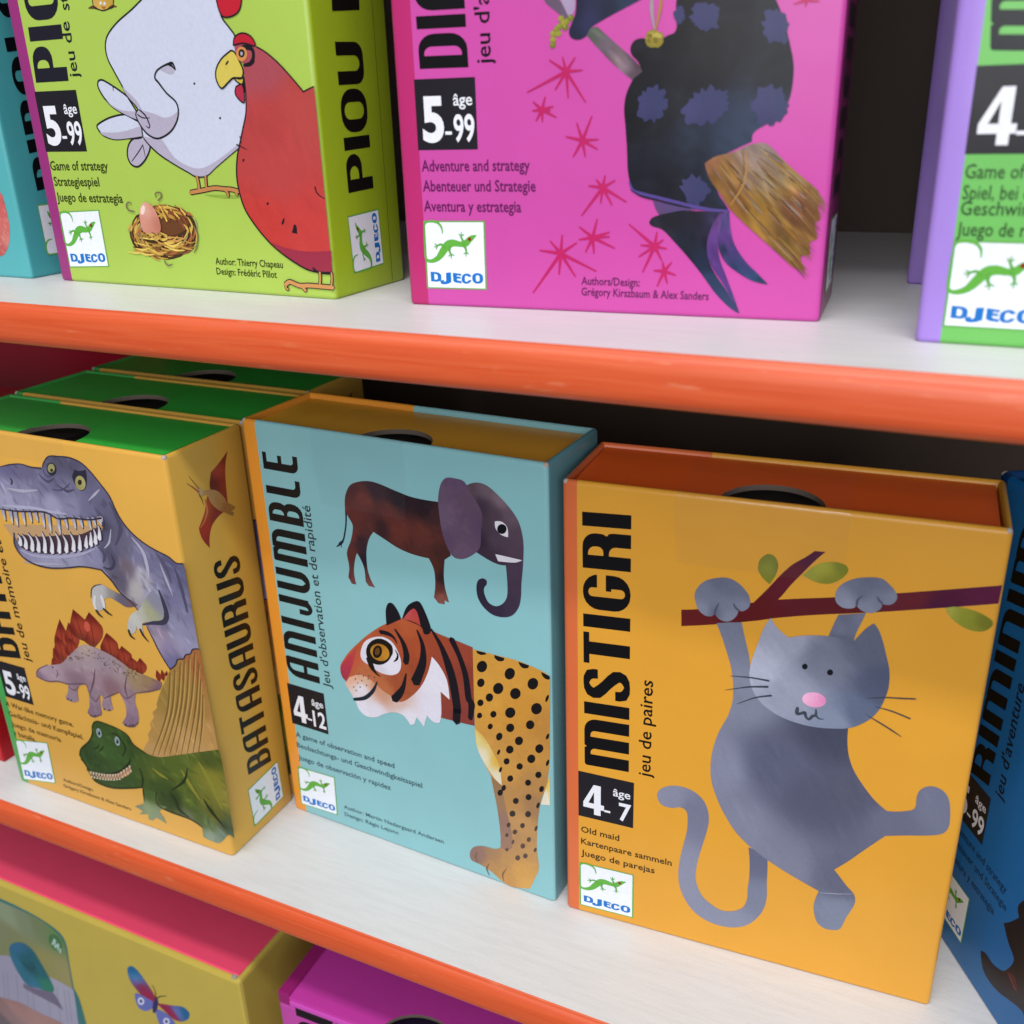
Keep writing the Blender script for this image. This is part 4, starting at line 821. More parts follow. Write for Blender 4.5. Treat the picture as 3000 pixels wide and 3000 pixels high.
  ('s', 7, '8a5a26', '1785,673 1830,626 1875,579', [2.4, 5.1, 1.6]),
  ('s', 8, '8a7068', '1661,712 1688,678 1716,644', [2.5, 7.4, 1.6]),
  ('s', 9, '5b3a1c', '1896,664 1922,641 1947,618', [2.4, 4.4, 1.6]),
  ('s', 7, '8a5a26', '1893,467 1946,414 2000,361', [2.5, 6.1, 1.6]),
  ('s', 8, 'b08a3a', '1930,624 1960,595 1991,567', [2.4, 4.4, 1.6]),
  ('s', 9, '5b3a1c', '1979,572 2014,539 2047,508', [2.4, 5.5, 1.6]),
  ('s', 7, 'a8741f', '1822,614 1844,592 1865,570', [2.4, 5.5, 1.6]),
  ('s', 8, '5b3a1c', '1908,681 1933,659 1958,636', [2.4, 4.1, 1.6]),
  ('s', 9, '5b3a1c', '1775,670 1803,640 1832,610', [2.4, 5.4, 1.6]),
  ('s', 7, '8a7068', '1800,645 1859,584 1919,523', [2.4, 5.9, 1.6]),
  ('s', 8, 'b08a3a', '1969,743 2013,713 2054,681', [2.4, 5.5, 1.6]),
  ('s', 9, '8a5a26', '1730,660 1789,591 1851,524', [2.5, 5.2, 1.6]),
  ('s', 7, 'a8741f', '2005,597 2045,560 2085,523', [2.4, 5.7, 1.6]),
  ('s', 8, 'a8741f', '1976,623 2003,599 2030,574', [2.4, 7.0, 1.6]),
  ('s', 9, '5b3a1c', '1976,389 2050,320 2086,286', [2.5, 4.2, 1.6]),
  ('s', 7, 'b08a3a', '1884,775 1934,740 1983,704', [2.4, 6.7, 1.6]),
  ('s', 8, 'a8741f', '1925,680 1960,650 1993,620', [2.4, 6.9, 1.6]),
  ('s', 9, 'b08a3a', '1696,744 1755,679 1815,614', [2.4, 6.0, 1.6]),
  ('s', 7, 'a8741f', '1821,622 1874,567 1930,511', [2.4, 6.9, 1.6]),
  ('s', 8, '8a7068', '2010,550 2036,527 2062,502', [2.4, 6.6, 1.6]),
  ('s', 9, 'a09080', '1987,577 2040,527 2092,478', [2.4, 4.1, 1.6]),
  ('s', 7, 'b0956a', '1840,512 1887,462 1934,413', [2.5, 6.1, 1.6]),
  ('s', 8, 'b08a3a', '1786,614 1841,553 1899,493', [2.4, 5.1, 1.6]),
  ('s', 9, 'a09080', '1747,733 1805,672 1865,611', [2.4, 5.3, 1.6]),
  ('s', 7, 'a09080', '1906,727 1931,708 1955,688', [2.4, 6.7, 1.6]),
  ('s', 8, '8a7068', '1760,737 1816,680 1872,624', [2.4, 5.7, 1.6]),
  ('s', 9, '6a4020', '1989,525 2040,475 2092,427', [2.4, 6.1, 1.6]),
  ('s', 7, 'a09080', '2012,696 2056,661 2096,625', [2.4, 5.3, 1.6]),
  ('s', 8, '8a5a26', '1872,757 1920,720 1968,682', [2.4, 6.2, 1.6]),
  ('s', 9, 'b08a3a', '1974,496 2005,465 2038,435', [2.4, 6.4, 1.6]),
  ('s', 7, 'a09080', '1743,610 1789,557 1837,503', [2.5, 6.7, 1.6]),
  ('s', 8, 'a8741f', '1925,649 1962,615 1999,580', [2.4, 6.7, 1.6]),
  ('s', 9, 'b08a3a', '1950,531 2013,470 2077,411', [2.4, 6.2, 1.6]),
  ('s', 7, 'a09080', '1870,701 1922,654 1975,607', [2.4, 6.5, 1.6]),
  ('s', 8, 'a09080', '2029,541 2065,506 2102,471', [2.4, 6.0, 1.6]),
  ('s', 9, '8a7068', '1787,724 1836,675 1887,626', [2.4, 7.2, 1.6]),
  ('s', 7, '8a5a26', '1848,625 1894,579 1939,534', [2.4, 5.0, 1.6]),
  ('s', 8, '6a4020', '1910,769 1953,739 1995,709', [2.4, 4.2, 1.6]),
  ('s', 9, '8a7068', '2031,569 2059,543 2087,517', [2.4, 5.0, 1.6]),
  ('s', 7, '6a4020', '1721,745 1741,723 1761,702', [2.4, 6.6, 1.6]),
  ('s', 8, 'a09080', '2062,603 2082,585 2102,567', [2.4, 6.1, 1.6]),
  ('s', 9, '6a4020', '1891,792 1940,763 1986,732', [2.4, 4.5, 1.6]),
  ('s', 7, 'b0956a', '2003,529 2031,503 2058,477', [2.4, 6.8, 1.6]),
  ('s', 8, 'a09080', '2030,586 2054,564 2079,540', [2.4, 6.2, 1.6]),
  ('s', 9, 'a09080', '1783,682 1816,647 1849,613', [2.4, 7.0, 1.6]),
  ('s', 7, 'b0956a', '1851,645 1904,593 1958,541', [2.4, 5.4, 1.6]),
  ('s', 8, 'a09080', '1849,713 1901,666 1954,618', [2.4, 6.2, 1.6]),
  ('s', 9, 'b08a3a', '1884,690 1938,642 1992,593', [2.4, 4.5, 1.6]),
  ('s', 7, '8a7068', '1977,386 2051,315 2086,283', [2.5, 6.1, 1.6]),
  ('s', 8, '5b3a1c', '1744,724 1774,693 1803,661', [2.4, 6.1, 1.6]),
  ('s', 9, '5b3a1c', '1923,604 1944,583 1966,564', [2.4, 4.2, 1.6]),
  ('s', 7, 'b0956a', '1689,722 1726,679 1764,636', [2.4, 4.1, 1.6]),
  ('s', 8, '8a7068', '1927,507 1958,478 1989,448', [2.4, 4.3, 1.6]),
  ('s', 9, '8a5a26', '1972,475 2022,426 2074,378', [2.4, 6.4, 1.6]),
  ('s', 7, '6a4020', '2043,561 2092,516 2124,485', [2.4, 5.8, 1.6]),
  ('s', 8, 'a8741f', '1992,623 2028,591 2064,558', [2.4, 4.5, 1.6]),
  ('s', 9, '8a5a26', '1960,704 1979,690 1996,676', [2.4, 4.5, 1.6]),
  ('s', 7, 'b0956a', '1976,707 2009,681 2040,654', [2.4, 6.7, 1.6]),
  ('s', 8, 'b08a3a', '1833,637 1870,598 1908,561', [2.4, 4.9, 1.6]),
  ('s', 9, '6a4020', '1881,713 1928,673 1975,633', [2.4, 4.5, 1.6]),
  ('s', 7, 'b08a3a', '2039,640 2061,621 2082,601', [2.4, 5.5, 1.6]),
  ('s', 8, 'a8741f', '1859,744 1908,705 1955,666', [2.4, 5.0, 1.6]),
  ('s', 9, 'a09080', '1845,562 1875,532 1905,501', [2.4, 6.1, 1.6]),
  ('s', 7, 'a8741f', '1930,747 1968,720 2005,692', [2.4, 5.8, 1.6]),
  ('s', 8, 'b0956a', '1853,499 1888,462 1924,425', [2.5, 6.7, 1.6]),
  ('s', 9, '6a4020', '1988,543 2040,494 2091,446', [2.4, 6.9, 1.6]),
  ('s', 7, 'b08a3a', '2059,640 2092,610 2125,578', [2.4, 5.9, 1.6]),
  ('s', 8, '6a4020', '2037,516 2069,486 2100,456', [2.4, 4.6, 1.6]),
  ('s', 9, '5b3a1c', '1816,541 1878,474 1944,409', [2.5, 4.2, 1.6]),
  ('s', 7, '8a5a26', '1890,706 1929,672 1969,637', [2.4, 6.2, 1.6]),
  ('s', 8, 'b08a3a', '1984,399 2049,338 2089,301', [2.5, 4.3, 1.6]),
  ('s', 9, 'b08a3a', '1778,657 1840,590 1902,525', [2.4, 4.1, 1.6]),
  ('s', 7, '8a7068', '1862,736 1888,714 1915,692', [2.4, 6.6, 1.6]),
  ('s', 8, 'b08a3a', '1827,631 1872,584 1919,538', [2.4, 4.6, 1.6]),
  ('s', 9, 'b0956a', '1777,750 1815,713 1854,676', [2.4, 5.8, 1.6]),
  ('s', 7, '8a7068', '1771,685 1820,633 1870,581', [2.4, 4.6, 1.6]),
  ('s', 8, 'b0956a', '1938,402 2013,332 2083,266', [2.5, 5.2, 1.6]),
  ('s', 9, '9a7648', '2115,600 2182,532', [3.9, 1.2]),
  ('s', 9, '9a7648', '2063,366 2132,294', [4.1, 1.2]),
  ('s', 9, '86622a', '2077,393 2156,311', [4.1, 1.2]),
  ('s', 9, 'a07c40', '2114,614 2189,536', [3.9, 1.2]),
  ('s', 9, 'a07c40', '2100,523 2159,462', [4.0, 1.2]),
  ('s', 9, '9a7648', '2056,291 2116,228', [4.1, 1.2]),
  ('s', 9, '9a7648', '2099,578 2164,511', [4.0, 1.2]),
  ('s', 9, '8a5430', '2084,490 2159,412', [4.0, 1.2]),
  ('s', 9, '8a5430', '2111,600 2190,519', [3.9, 1.2]),
  ('s', 9, '9a7648', '2072,377 2150,297', [4.1, 1.2]),
  ('s', 9, '86622a', '2111,588 2188,509', [4.0, 1.2]),
  ('s', 9, '86622a', '2117,620 2201,535', [3.9, 1.2]),
  ('s', 9, '6a4420', '2091,519 2167,442', [4.0, 1.2]),
  ('s', 9, '9a7648', '2056,326 2127,253', [4.1, 1.2]),
  ('s', 9, '86622a', '2081,463 2150,392', [4.0, 1.2]),
  ('s', 9, '8a5430', '2092,559 2155,494', [4.0, 1.2]),
  ('s', 9, '6a4420', '2082,409 2158,331', [4.0, 1.2]),
  ('s', 9, 'a07c40', '2080,409 2142,345', [4.0, 1.2]),
  ('s', 9, 'a07c40', '2065,358 2126,294', [4.1, 1.2]),
  ('s', 9, '86622a', '2107,572 2177,500', [4.0, 1.2]),
  ('s', 9, '6a4420', '2115,617 2175,554', [3.9, 1.2]),
  ('s', 9, '6a4420', '2088,511 2165,433', [4.0, 1.2]),
  ('s', 9, '86622a', '2061,292 2130,220', [4.1, 1.2]),
  ('s', 9, '8a5430', '2075,409 2134,348', [4.1, 1.2]),
  ('s', 9, '9a7648', '2112,632 2185,558', [3.9, 1.2]),
  ('s', 9, '8a5430', '2068,402 2135,332', [4.1, 1.2]),
  ('s', 9, 'a07c40', '2096,574 2157,511', [4.0, 1.2]),
  ('s', 9, 'a07c40', '2072,368 2140,298', [4.1, 1.2]),
  ('s', 9, 'a07c40', '2114,611 2186,537', [3.9, 1.2]),
  ('s', 9, 'a07c40', '2067,376 2140,302', [4.1, 1.2]),
  ('s', 9, '86622a', '2093,489 2173,407', [4.0, 1.2]),
  ('s', 9, '8a5430', '2109,591 2168,529', [3.9, 1.2]),
  ('s', 9, '86622a', '2084,494 2165,410', [4.0, 1.2]),
  ('s', 9, '8a5430', '2090,533 2150,470', [4.0, 1.2]),
  ('s', 9, '8a5430', '2064,380 2146,295', [4.1, 1.2]),
  ('s', 9, '86622a', '2097,514 2174,434', [4.0, 1.2]),
  ('s', 9, '9a7648', '2104,600 2159,542', [3.9, 1.2]),
  ('s', 9, '86622a', '2096,502 2158,438', [4.0, 1.2]),
  ('s', 9, '8a5430', '2105,574 2167,511', [4.0, 1.2]),
  ('s', 9, '86622a', '2099,570 2181,486', [4.0, 1.2]),
  ('s', 9, '6a4420', '2048,290 2120,215', [4.1, 1.2]),
  ('s', 9, '8a5430', '2058,310 2121,245', [4.1, 1.2]),
  ('s', 9, '6a4420', '2086,465 2144,404', [4.0, 1.2]),
  ('s', 9, '9a7648', '2117,619 2187,547', [3.9, 1.2]),
  ('s', 9, '9a7648', '2071,405 2132,343', [4.1, 1.2]),
  ('s', 9, '9a7648', '2065,314 2145,232', [4.1, 1.2]),
  ('s', 9, '8a5430', '2097,513 2180,427', [4.0, 1.2]),
  ('s', 9, '8a5430', '2086,475 2160,399', [4.0, 1.2]),
  ('s', 9, '9a7648', '2119,630 2176,572', [3.9, 1.2]),
  ('s', 9, '9a7648', '2085,482 2161,404', [4.0, 1.2]),
  ('s', 9, 'a07c40', '2110,624 2174,557', [3.9, 1.2]),
  ('s', 9, '9a7648', '2116,621 2187,547', [3.9, 1.2]),
  ('s', 9, '8a5430', '2070,387 2137,319', [4.1, 1.2]),
  ('s', 9, '86622a', '2100,563 2161,501', [4.0, 1.2]),
  ('s', 9, '86622a', '2109,628 2166,569', [3.9, 1.2]),
  ('s', 9, 'a07c40', '2108,599 2190,515', [3.9, 1.2]),
  ('s', 9, '6a4420', '2110,629 2178,559', [3.9, 1.2]),
  ('s', 9, '86622a', '2066,385 2126,323', [4.1, 1.2]),
  ('s', 9, '86622a', '2076,435 2154,356', [4.0, 1.2]),
  ('s', 9, '8a5430', '2094,486 2160,418', [4.0, 1.2]),
  ('s', 9, '6a4420', '2052,281 2127,204', [4.1, 1.2]),
  ('s', 9, '8a5430', '2077,410 2136,348', [4.1, 1.2]),
  ('s', 9, 'a07c40', '2058,319 2116,258', [4.1, 1.2]),
  ('s', 9, '6a4420', '2055,321 2123,251', [4.1, 1.2]),
  ('s', 9, '86622a', '2076,394 2144,323', [4.1, 1.2]),
  ('s', 9, '86622a', '2099,570 2170,497', [4.0, 1.2]),
  ('s', 9, '9a7648', '2096,535 2177,451', [4.0, 1.2]),
  ('s', 9, '9a7648', '2100,589 2159,527', [4.0, 1.2]),
  ('s', 9, '8a5430', '2062,295 2139,216', [4.1, 1.2]),
  ('s', 9, '6a4420', '2095,507 2165,434', [4.0, 1.2]),
  ('s', 10, 'b88a4a', '1807,789 1818,727 1807,640 1777,584 1750,543', [6.6, 8.2, 9.1, 8.2, 5.8]),
  ('s', 10, '8a5a2a', '1791,782 1804,727 1791,640 1761,584', [3.3, 4.1, 4.1, 3.3]),
  ('s', 5, 'a9a2a6', '1345,1456 1346,1398 1353,1354 1361,1320', [14.1, 17.3, 12.5, 6.3]),
  ('s', 5, 'b58a3a', '1390,1453 1383,1396 1376,1360 1366,1320', [9.4, 15.7, 11.0, 6.3]),
  ('p', 6, '9a8a2c', ['1403,1279! 1404,1265! 1395,1252! 1381,1242! 1363,1244! 1344,1244! 1328,1253! 1319,1268! 1320,1283! 1321,1297! 1327,1312! 1344,1317! 1361,1319! 1376,1312! 1391,1306! 1405,1295!'], [], 0),
  ('p', 7, 'b8a640', ['1354,1275 1350,1268 1340,1267 1333,1272 1333,1280 1340,1284 1349,1282'], [], 0),
  ('p', 8, 'a3913a', ['1339,1281 1335,1274 1326,1273 1319,1278 1318,1286 1326,1290 1335,1288'], [], 0),
  ('p', 7, 'c8b85a', ['1374,1297 1370,1290 1361,1289 1353,1294 1353,1302 1360,1306 1369,1304'], [], 0),
  ('p', 8, '857322', ['1378,1268 1374,1262 1365,1260 1357,1265 1357,1273 1364,1278 1373,1275'], [], 0),
  ('p', 7, 'a3913a', ['1371,1258 1367,1251 1358,1249 1350,1255 1350,1262 1357,1267 1366,1265'], [], 0),
  ('p', 8, 'a3913a', ['1376,1306 1372,1299 1363,1298 1355,1303 1355,1310 1362,1315 1372,1313'], [], 0),
  ('p', 7, 'c8b85a', ['1396,1290 1393,1283 1384,1282 1376,1287 1376,1295 1383,1299 1392,1297'], [], 0),
  ('p', 8, 'b8a640', ['1351,1300 1347,1293 1338,1292 1330,1297 1330,1305 1337,1309 1347,1307'], [], 0),
  ('p', 7, 'c8b85a', ['1371,1303 1367,1296 1358,1295 1350,1300 1350,1308 1357,1312 1366,1310'], [], 0),
  ('p', 8, '857322', ['1351,1294 1347,1287 1338,1286 1330,1291 1330,1299 1337,1303 1346,1301'], [], 0),
  ('p', 7, 'c8b85a', ['1382,1294 1379,1287 1369,1286 1362,1291 1362,1298 1369,1303 1378,1301'], [], 0),
  ('p', 8, '857322', ['1375,1278 1372,1271 1362,1270 1355,1275 1355,1283 1362,1287 1371,1285'], [], 0),
  ('p', 7, 'c8b85a', ['1373,1288 1370,1282 1360,1280 1353,1286 1353,1293 1360,1298 1369,1296'], [], 0),
  ('p', 8, 'c8b85a', ['1384,1297 1380,1290 1371,1289 1363,1294 1363,1301 1370,1306 1379,1304'], [], 0),
  ('p', 7, 'b8a640', ['1379,1301 1375,1295 1366,1293 1358,1299 1358,1306 1365,1311 1374,1309'], [], 0),
  ('p', 8, '857322', ['1348,1273 1344,1266 1335,1265 1327,1270 1327,1278 1335,1283 1344,1280'], [], 0),
 ]),
 ('front','title',[
  ('T', 1, '0d0c0f', 'DIA', 'slab', [20.92, 59.8, 20.49, 80.85, 7.49, 59.9]),
 ]),
 ('front','age_badge',[
  ('b', 1, '1e1c22', [5.62, 40.51, 22.55, 57.5], '5', '-99'),
 ]),
 ('front','small_print',[
  ('t', 1, '5a1850', 'Adventure and strategy', 6.28, 35.24, 30.35, 2.75, 0, 0.014),
  ('t', 1, '5a1850', 'Abenteuer und Strategie', 6.29, 30.21, 31.8, 2.75, 0, 0.014),
  ('t', 1, '5a1850', 'Aventura y estrategia', 6.24, 25.1, 27.77, 2.75, 0, 0.014),
  ('t', 1, '5a1850', 'Authors/Design:', 50.17, 7.15, 15.48, 2.0, 0, 0.014),
  ('t', 1, '5a1850', 'Grégory Kirszbaum & Alex Sanders', 50.16, 4.37, 33.12, 2.0, 0, 0.014),
  ('t', 1, '0d0c0f', "jeu d'av", 27.02, 60.29, 18.26, 3.9, 1, 0.008),
 ]),
 ('front','maker_logo',[
  ('l', 1, '', [5.72, 4.66, 23.59, 4.85, 5.86, 22.63]),
 ]),
 ('right','side_title',[
  ('T', 1, '100c10', 'DIAMONIAK', 'slab', [27, 28, 27, 152, 9, 28]),
 ]),
 ('right','side_logo',[
  ('l', 1, '', [28, 5, 28, 23, 10, 5]),
 ]),
],
'lime':[
 ('front','white_hen_picture',[
  ('p', 1, 'b9bdd0', ['902,1128! 833,1169 726,1221 685,1218 675,1183 713,1120 780,1065 888,1018 986,989!'], [], 0),
  ('s', 2, '1d1a20', '902,1128! 833,1169 726,1221 685,1218 675,1183 713,1120 780,1065 888,1018 986,989! 902,1128!', [11.0, 11.0]),
  ('p', 1, 'b9bdd0', ['980,1021! 850,1028 726,1012 621,978 605,960 645,914 735,890 844,893 979,905!'], [], 0),
  ('s', 2, '1d1a20', '980,1021! 850,1028 726,1012 621,978 605,960 645,914 735,890 844,893 979,905! 980,1021!', [11.0, 11.0]),
  ('p', 1, 'a39cb0', ['974,910! 882,884 837,839 824,784 847,742 898,731 960,765 1012,819 1025,864!'], [], 0),
  ('s', 2, '1d1a20', '974,910! 882,884 837,839 824,784 847,742 898,731 960,765 1012,819 1025,864! 974,910!', [11.1, 11.1]),
  ('p', 2, 'a39cb0', ['712,1115! 830,1055 973,1043! 986,989! 888,1018 780,1065'], [], 0),
  ('p', 2, 'a39cb0', ['623,932! 799,930 980,963! 979,905! 844,893 735,890 645,914'], [], 0),
  ('s', 3, '1d1a20', '852,761 917,811 968,856', [4.5, 6.7, 5.6]),
  ('s', 3, '1d1a20', '967,851 970,820 971,788', [5.6, 5.6, 3.4]),
  ('s', 3, '1d1a20', '799,1183 796,1162', [6.7, 4.4]),
  ('p', 3, 'b9bdd0', ['1164,1639 1051,1581 922,1523 828,1461 794,1404 796,1335 831,1265 876,1185 903,1132 955,1078 988,1025 980,910 1020,855 1098,796 1214,738 1307,697 1359,675 1441,680 1525,729 1633,789 1726,845 1783,941 1823,1073 1811,1139! 1795,1308 1789,1404 1753,1453 1711,1506! 1692,1604 1670,1682 1579,1742 1444,1760 1292,1717'], [], 0),
  ('s', 4, '1d1a20', '1164,1639 1051,1581 922,1523 828,1461 794,1404 796,1335 831,1265 876,1185 903,1132 955,1078 988,1025 980,910 1020,855 1098,796 1214,738 1307,697 1359,675 1441,680 1525,729 1633,789 1726,845 1783,941 1823,1073 1811,1139! 1795,1308 1789,1404 1753,1453 1711,1506! 1692,1604 1670,1682 1579,1742 1444,1760 1292,1717 1164,1639', [10.1, 10.1]),
  ('p', 4, 'a39cb0', ['979,905! 1054,891 1130,881 1211,782 1326,729 1425,724 1557,772 1676,832 1754,874! 1725,840 1633,789 1525,729 1442,682 1360,679 1308,700 1215,741 1099,801 1021,860'], [], 0),
  ('p', 4, 'a39cb0', ['875,1181! 963,1113 994,1077! 1011,1042! 956,1083 903,1134'], [], 0),
  ('p', 5, 'a39cb0', ['985,1051! 1086,1030 1170,1005 1235,1011 1287,1036! 1267,976 1196,920 1106,892 1026,911 974,968 952,1021'], [], 0),
  ('s', 6, '1d1a20', '1322,1256 1307,1289 1283,1291 1218,1275 1169,1252 1151,1219 1174,1193 1224,1136 1286,1087 1296,1035 1267,976 1203,922 1106,890 1032,909 979,959 951,1017 962,1043 982,1053', [4.4, 15.4, 11.0, 9.9, 11.0, 13.2, 11.0, 11.0, 11.0, 11.0, 11.0, 11.0, 11.0, 11.0, 11.0, 9.9, 8.8, 5.5]),
  ('s', 6, '1d1a20', '1269,1286 1298,1276 1318,1255', [8.3, 14.4, 4.1]),
  ('s', 6, '1d1a20', '988,1051 1031,1015 1051,962 1042,949 1019,962', [8.8, 9.9, 9.9, 8.8, 4.4]),
  ('s', 6, '1d1a20', '966,1025 1003,1007 1061,1004', [7.6, 7.6, 3.3]),
  ('p', 5, 'a5a0b2', ['1203,1268 1268,1278 1312,1255 1289,1235 1236,1245'], [], 0),
  ('p', 6, '1d1a20', ['1456,1179 1452,1174 1446,1173 1441,1177 1443,1182 1448,1186 1454,1184'], [], 0),
  ('p', 6, '1d1a20', ['1614,993 1610,988 1604,987 1600,990 1601,996 1606,1000 1612,998'], [], 0),
  ('p', 5, 'b02030', ['1692,1604 1697,1549 1718,1509 1761,1501 1820,1515 1854,1547 1863,1600 1797,1635'], [], 0),
  ('s', 6, '1d1a20', '1692,1604 1697,1549 1718,1509 1761,1501 1820,1515 1854,1547 1863,1600 1797,1635 1692,1604', [8.5, 8.5]),
  ('s', 2, '1d1a20', '1366,677 1371,639 1370,599', [28.4, 28.4]),
  ('s', 7, 'b07848', '1366,677 1371,639 1370,599', [16.4, 16.4]),
  ('s', 2, '1d1a20', '1435,680 1431,640 1429,605', [26.0, 26.0]),
  ('s', 7, 'b07848', '1435,680 1431,640 1429,605', [14.1, 14.1]),
  ('s', 2, '1d1a20', '1297,584 1400,598 1490,611 1563,607 1623,604 1682,593', [32.6, 32.6]),
  ('s', 7, 'b07848', '1297,584 1400,598 1490,611 1563,607 1623,604 1682,593', [21.0, 21.0]),
  ('s', 2, '1d1a20', '1569,605 1589,583 1590,565', [26.7, 26.7]),
  ('s', 7, 'b07848', '1569,605 1589,583 1590,565', [14.9, 14.9]),
  ('s', 2, '1d1a20', '1636,604 1654,588 1660,572', [25.4, 25.4]),
  ('s', 7, 'b07848', '1636,604 1654,588 1660,572', [13.7, 13.7]),
  ('p', 1, '7f9c3c', ['1408,572 1545,573 1679,575! 1670,557! 1541,555'], [], 0),
 ]),
 ('front','red_hen_picture',[
  ('s', 9, '1d1a20', '2220,1113 2260,1127 2293,1137', [8.3, 8.3, 6.4]),
  ('p', 8, '1942,1263:9a4650 1947,939:a53c3c 1971,729:a83e3d 1858,378:b03632 2149,386:b23a38 2202,1015:a8423f', ['1825,1267! 1823,1187 1811,1074 1798,1008 1769,942 1731,858 1698,781 1677,685 1680,597 1705,500 1758,420 1829,341 1902,280 1999,220 2108,170 2198,156 2295,153! 2293,1137! 2220,1113! 2159,1176 2074,1257 1995,1315 1934,1346 1848,1369 1777,1349'], [], 1, (80, 9, 1.4, -60, 40, 0.03)),
  ('p', 9, '8c2c40', ['1877,311! 2008,279 2145,269 2302,279! 2295,153! 2198,158 2109,175 2000,225'], [], 0),
  ('s', 10, '1d1a20', '2220,1113 2159,1176 2074,1257 1995,1315 1934,1346', [8.5, 8.5]),
  ('s', 10, '1d1a20', '1820,1203 1820,1139 1814,1074 1800,1008 1770,942 1732,858 1698,781 1677,685 1680,597 1705,500 1758,420 1829,341 1902,280 1999,220 2108,170 2198,154 2288,153', [7.1, 10.2, 10.2, 10.2]),
  ('s', 10, '1d1a20', '2233,624 2245,590 2291,560', [9.8, 7.8, 2.9]),
  ('p', 10, '1d1a20', ['1747,764 1740,757 1735,756 1734,762 1738,771 1745,775 1749,772'], [], 0),
  ('p', 10, '1d1a20', ['1890,528 1884,523 1877,522 1873,528 1877,534 1884,537 1890,535'], [], 0),
  ('p', 10, '1d1a20', ['1988,431 1978,417 1969,414 1969,426 1978,442 1988,451 1992,447'], [], 0),
  ('p', 10, '1d1a20', ['2035,372! 2057,419! 2073,410 2072,366!'], [], 0),
  ('s', 10, '1d1a20', '1704,851 1745,836 1775,822', [7.1, 6.1, 3.0]),
  ('s', 10, '1d1a20', '1737,893 1743,858', [6.1, 3.0]),
  ('s', 9, '1d1a20', '1799,1312 1844,1346 1899,1336 1903,1296 1876,1265 1829,1259', [19.3, 29.0, 23.2, 21.2, 25.1, 15.4]),
  ('s', 10, '1d1a20', '1859,1264 1886,1261 1909,1276', [4.8, 7.6, 3.8]),
  ('p', 10, 'ab2030', ['1773,1361! 1785,1396 1817,1414 1857,1417 1898,1402 1922,1374 1923,1350! 1848,1368'], [], 0),
  ('s', 11, '1d1a20', '1773,1361! 1785,1396 1817,1414 1857,1417 1898,1402 1922,1374 1923,1350! 1848,1368 1773,1361!', [8.7, 8.7]),
  ('p', 10, 'c2b050', ['1750,1336! 1676,1298 1630,1251 1617,1203 1633,1161 1654,1148! 1700,1175 1744,1198 1801,1194! 1820,1236 1795,1293 1773,1329'], [], 0),
  ('s', 11, '1d1a20', '1750,1336! 1676,1298 1630,1251 1617,1203 1633,1161 1654,1148! 1700,1175 1744,1198 1801,1194! 1820,1236 1795,1293 1773,1329 1750,1336!', [9.7, 9.7]),
  ('p', 9, 'b8a444', ['1744,1198! 1774,1173 1802,1165 1810,1194!'], [], 0),
  ('s', 10, '1d1a20', '1744,1198! 1774,1173 1802,1165 1810,1194! 1744,1198!', [7.9, 7.9]),
  ('p', 11, 'c08048', ['1863,1313 1857,1298 1844,1286 1827,1279 1809,1280 1795,1288 1786,1301 1785,1317 1792,1333 1805,1345 1822,1351 1839,1350 1854,1342 1862,1329'], [], 0),
  ('p', 12, '1d1a20', ['1847,1318 1844,1309 1836,1303 1827,1299 1817,1299 1808,1304 1803,1311 1803,1320 1806,1329 1814,1336 1823,1339 1833,1339 1842,1334 1847,1327'], [], 0),
  ('p', 13, '9a9aa8', ['1834,1317 1832,1313 1829,1310 1825,1308 1821,1308 1818,1310 1816,1314 1816,1318 1817,1322 1820,1325 1824,1327 1828,1327 1832,1325 1833,1321'], [], 0),
  ('s', 12, '1d1a20', '1703,1268 1719,1281 1725,1284', [8.8, 10.7, 4.9]),
  ('p', 8, 'a32a40', ['1754,1153 1796,1164 1807,1131 1799,1070! 1760,1091 1742,1121'], [], 0),
  ('s', 9, '1d1a20', '1754,1153 1796,1164 1807,1131 1799,1070! 1760,1091 1742,1121 1754,1153', [7.9, 7.9]),
  ('s', 9, '1d1a20', '2207,155 2206,125 2199,88', [24.9, 24.9]),
  ('s', 12, 'b9834e', '2207,155 2206,125 2199,88', [13.5, 13.5]),
  ('s', 9, '1d1a20', '2291,156 2289,115 2280,83', [22.6, 22.6]),
  ('s', 12, 'b9834e', '2291,156 2289,115 2280,83', [11.3, 11.3]),
  ('s', 9, '1d1a20', '1944,71 1980,89 2048,71 2119,75 2188,74 2292,72', [33.9, 33.9]),
  ('s', 12, 'b9834e', '1944,71 1980,89 2048,71 2119,75 2188,74 2292,72', [22.6, 22.6]),
  ('s', 9, '1d1a20', '1944,66 1950,48 1962,45', [22.5, 22.5]),
  ('s', 12, 'b9834e', '1944,66 1950,48 1962,45', [10.7, 10.7]),
  ('s', 9, '1d1a20', '2049,76 2076,59 2091,43', [28.5, 28.5]),
  ('s', 12, 'b9834e', '2049,76 2076,59 2091,43', [16.9, 16.9]),
  ('s', 11, '1d1a20', '2161,177 2198,154 2288,153', [12.2, 14.3, 16.3]),
 ]),
 ('front','nest_picture',[
  ('p', 1, '3f2c1a', ['1307,353! 1284,320! 1273,284! 1236,253! 1188,227! 1138,202! 1078,186! 1017,176! 957,180! 900,185! 848,197! 797,212! 759,237! 738,268! 728,302! 727,337! 755,372! 773,407! 807,439! 861,462! 910,489! 971,500! 1030,510! 1090,510! 1143,500! 1199,493! 1235,470! 1274,448! 1295,419! 1301,386!'], [], 0),
  ('p', 2, '5f3a22', ['1248,408 1221,373 1160,343 1077,325 987,322 909,336 858,363 846,398 875,434 938,464 1023,481 1111,483 1187,469 1235,442'], [], 0),
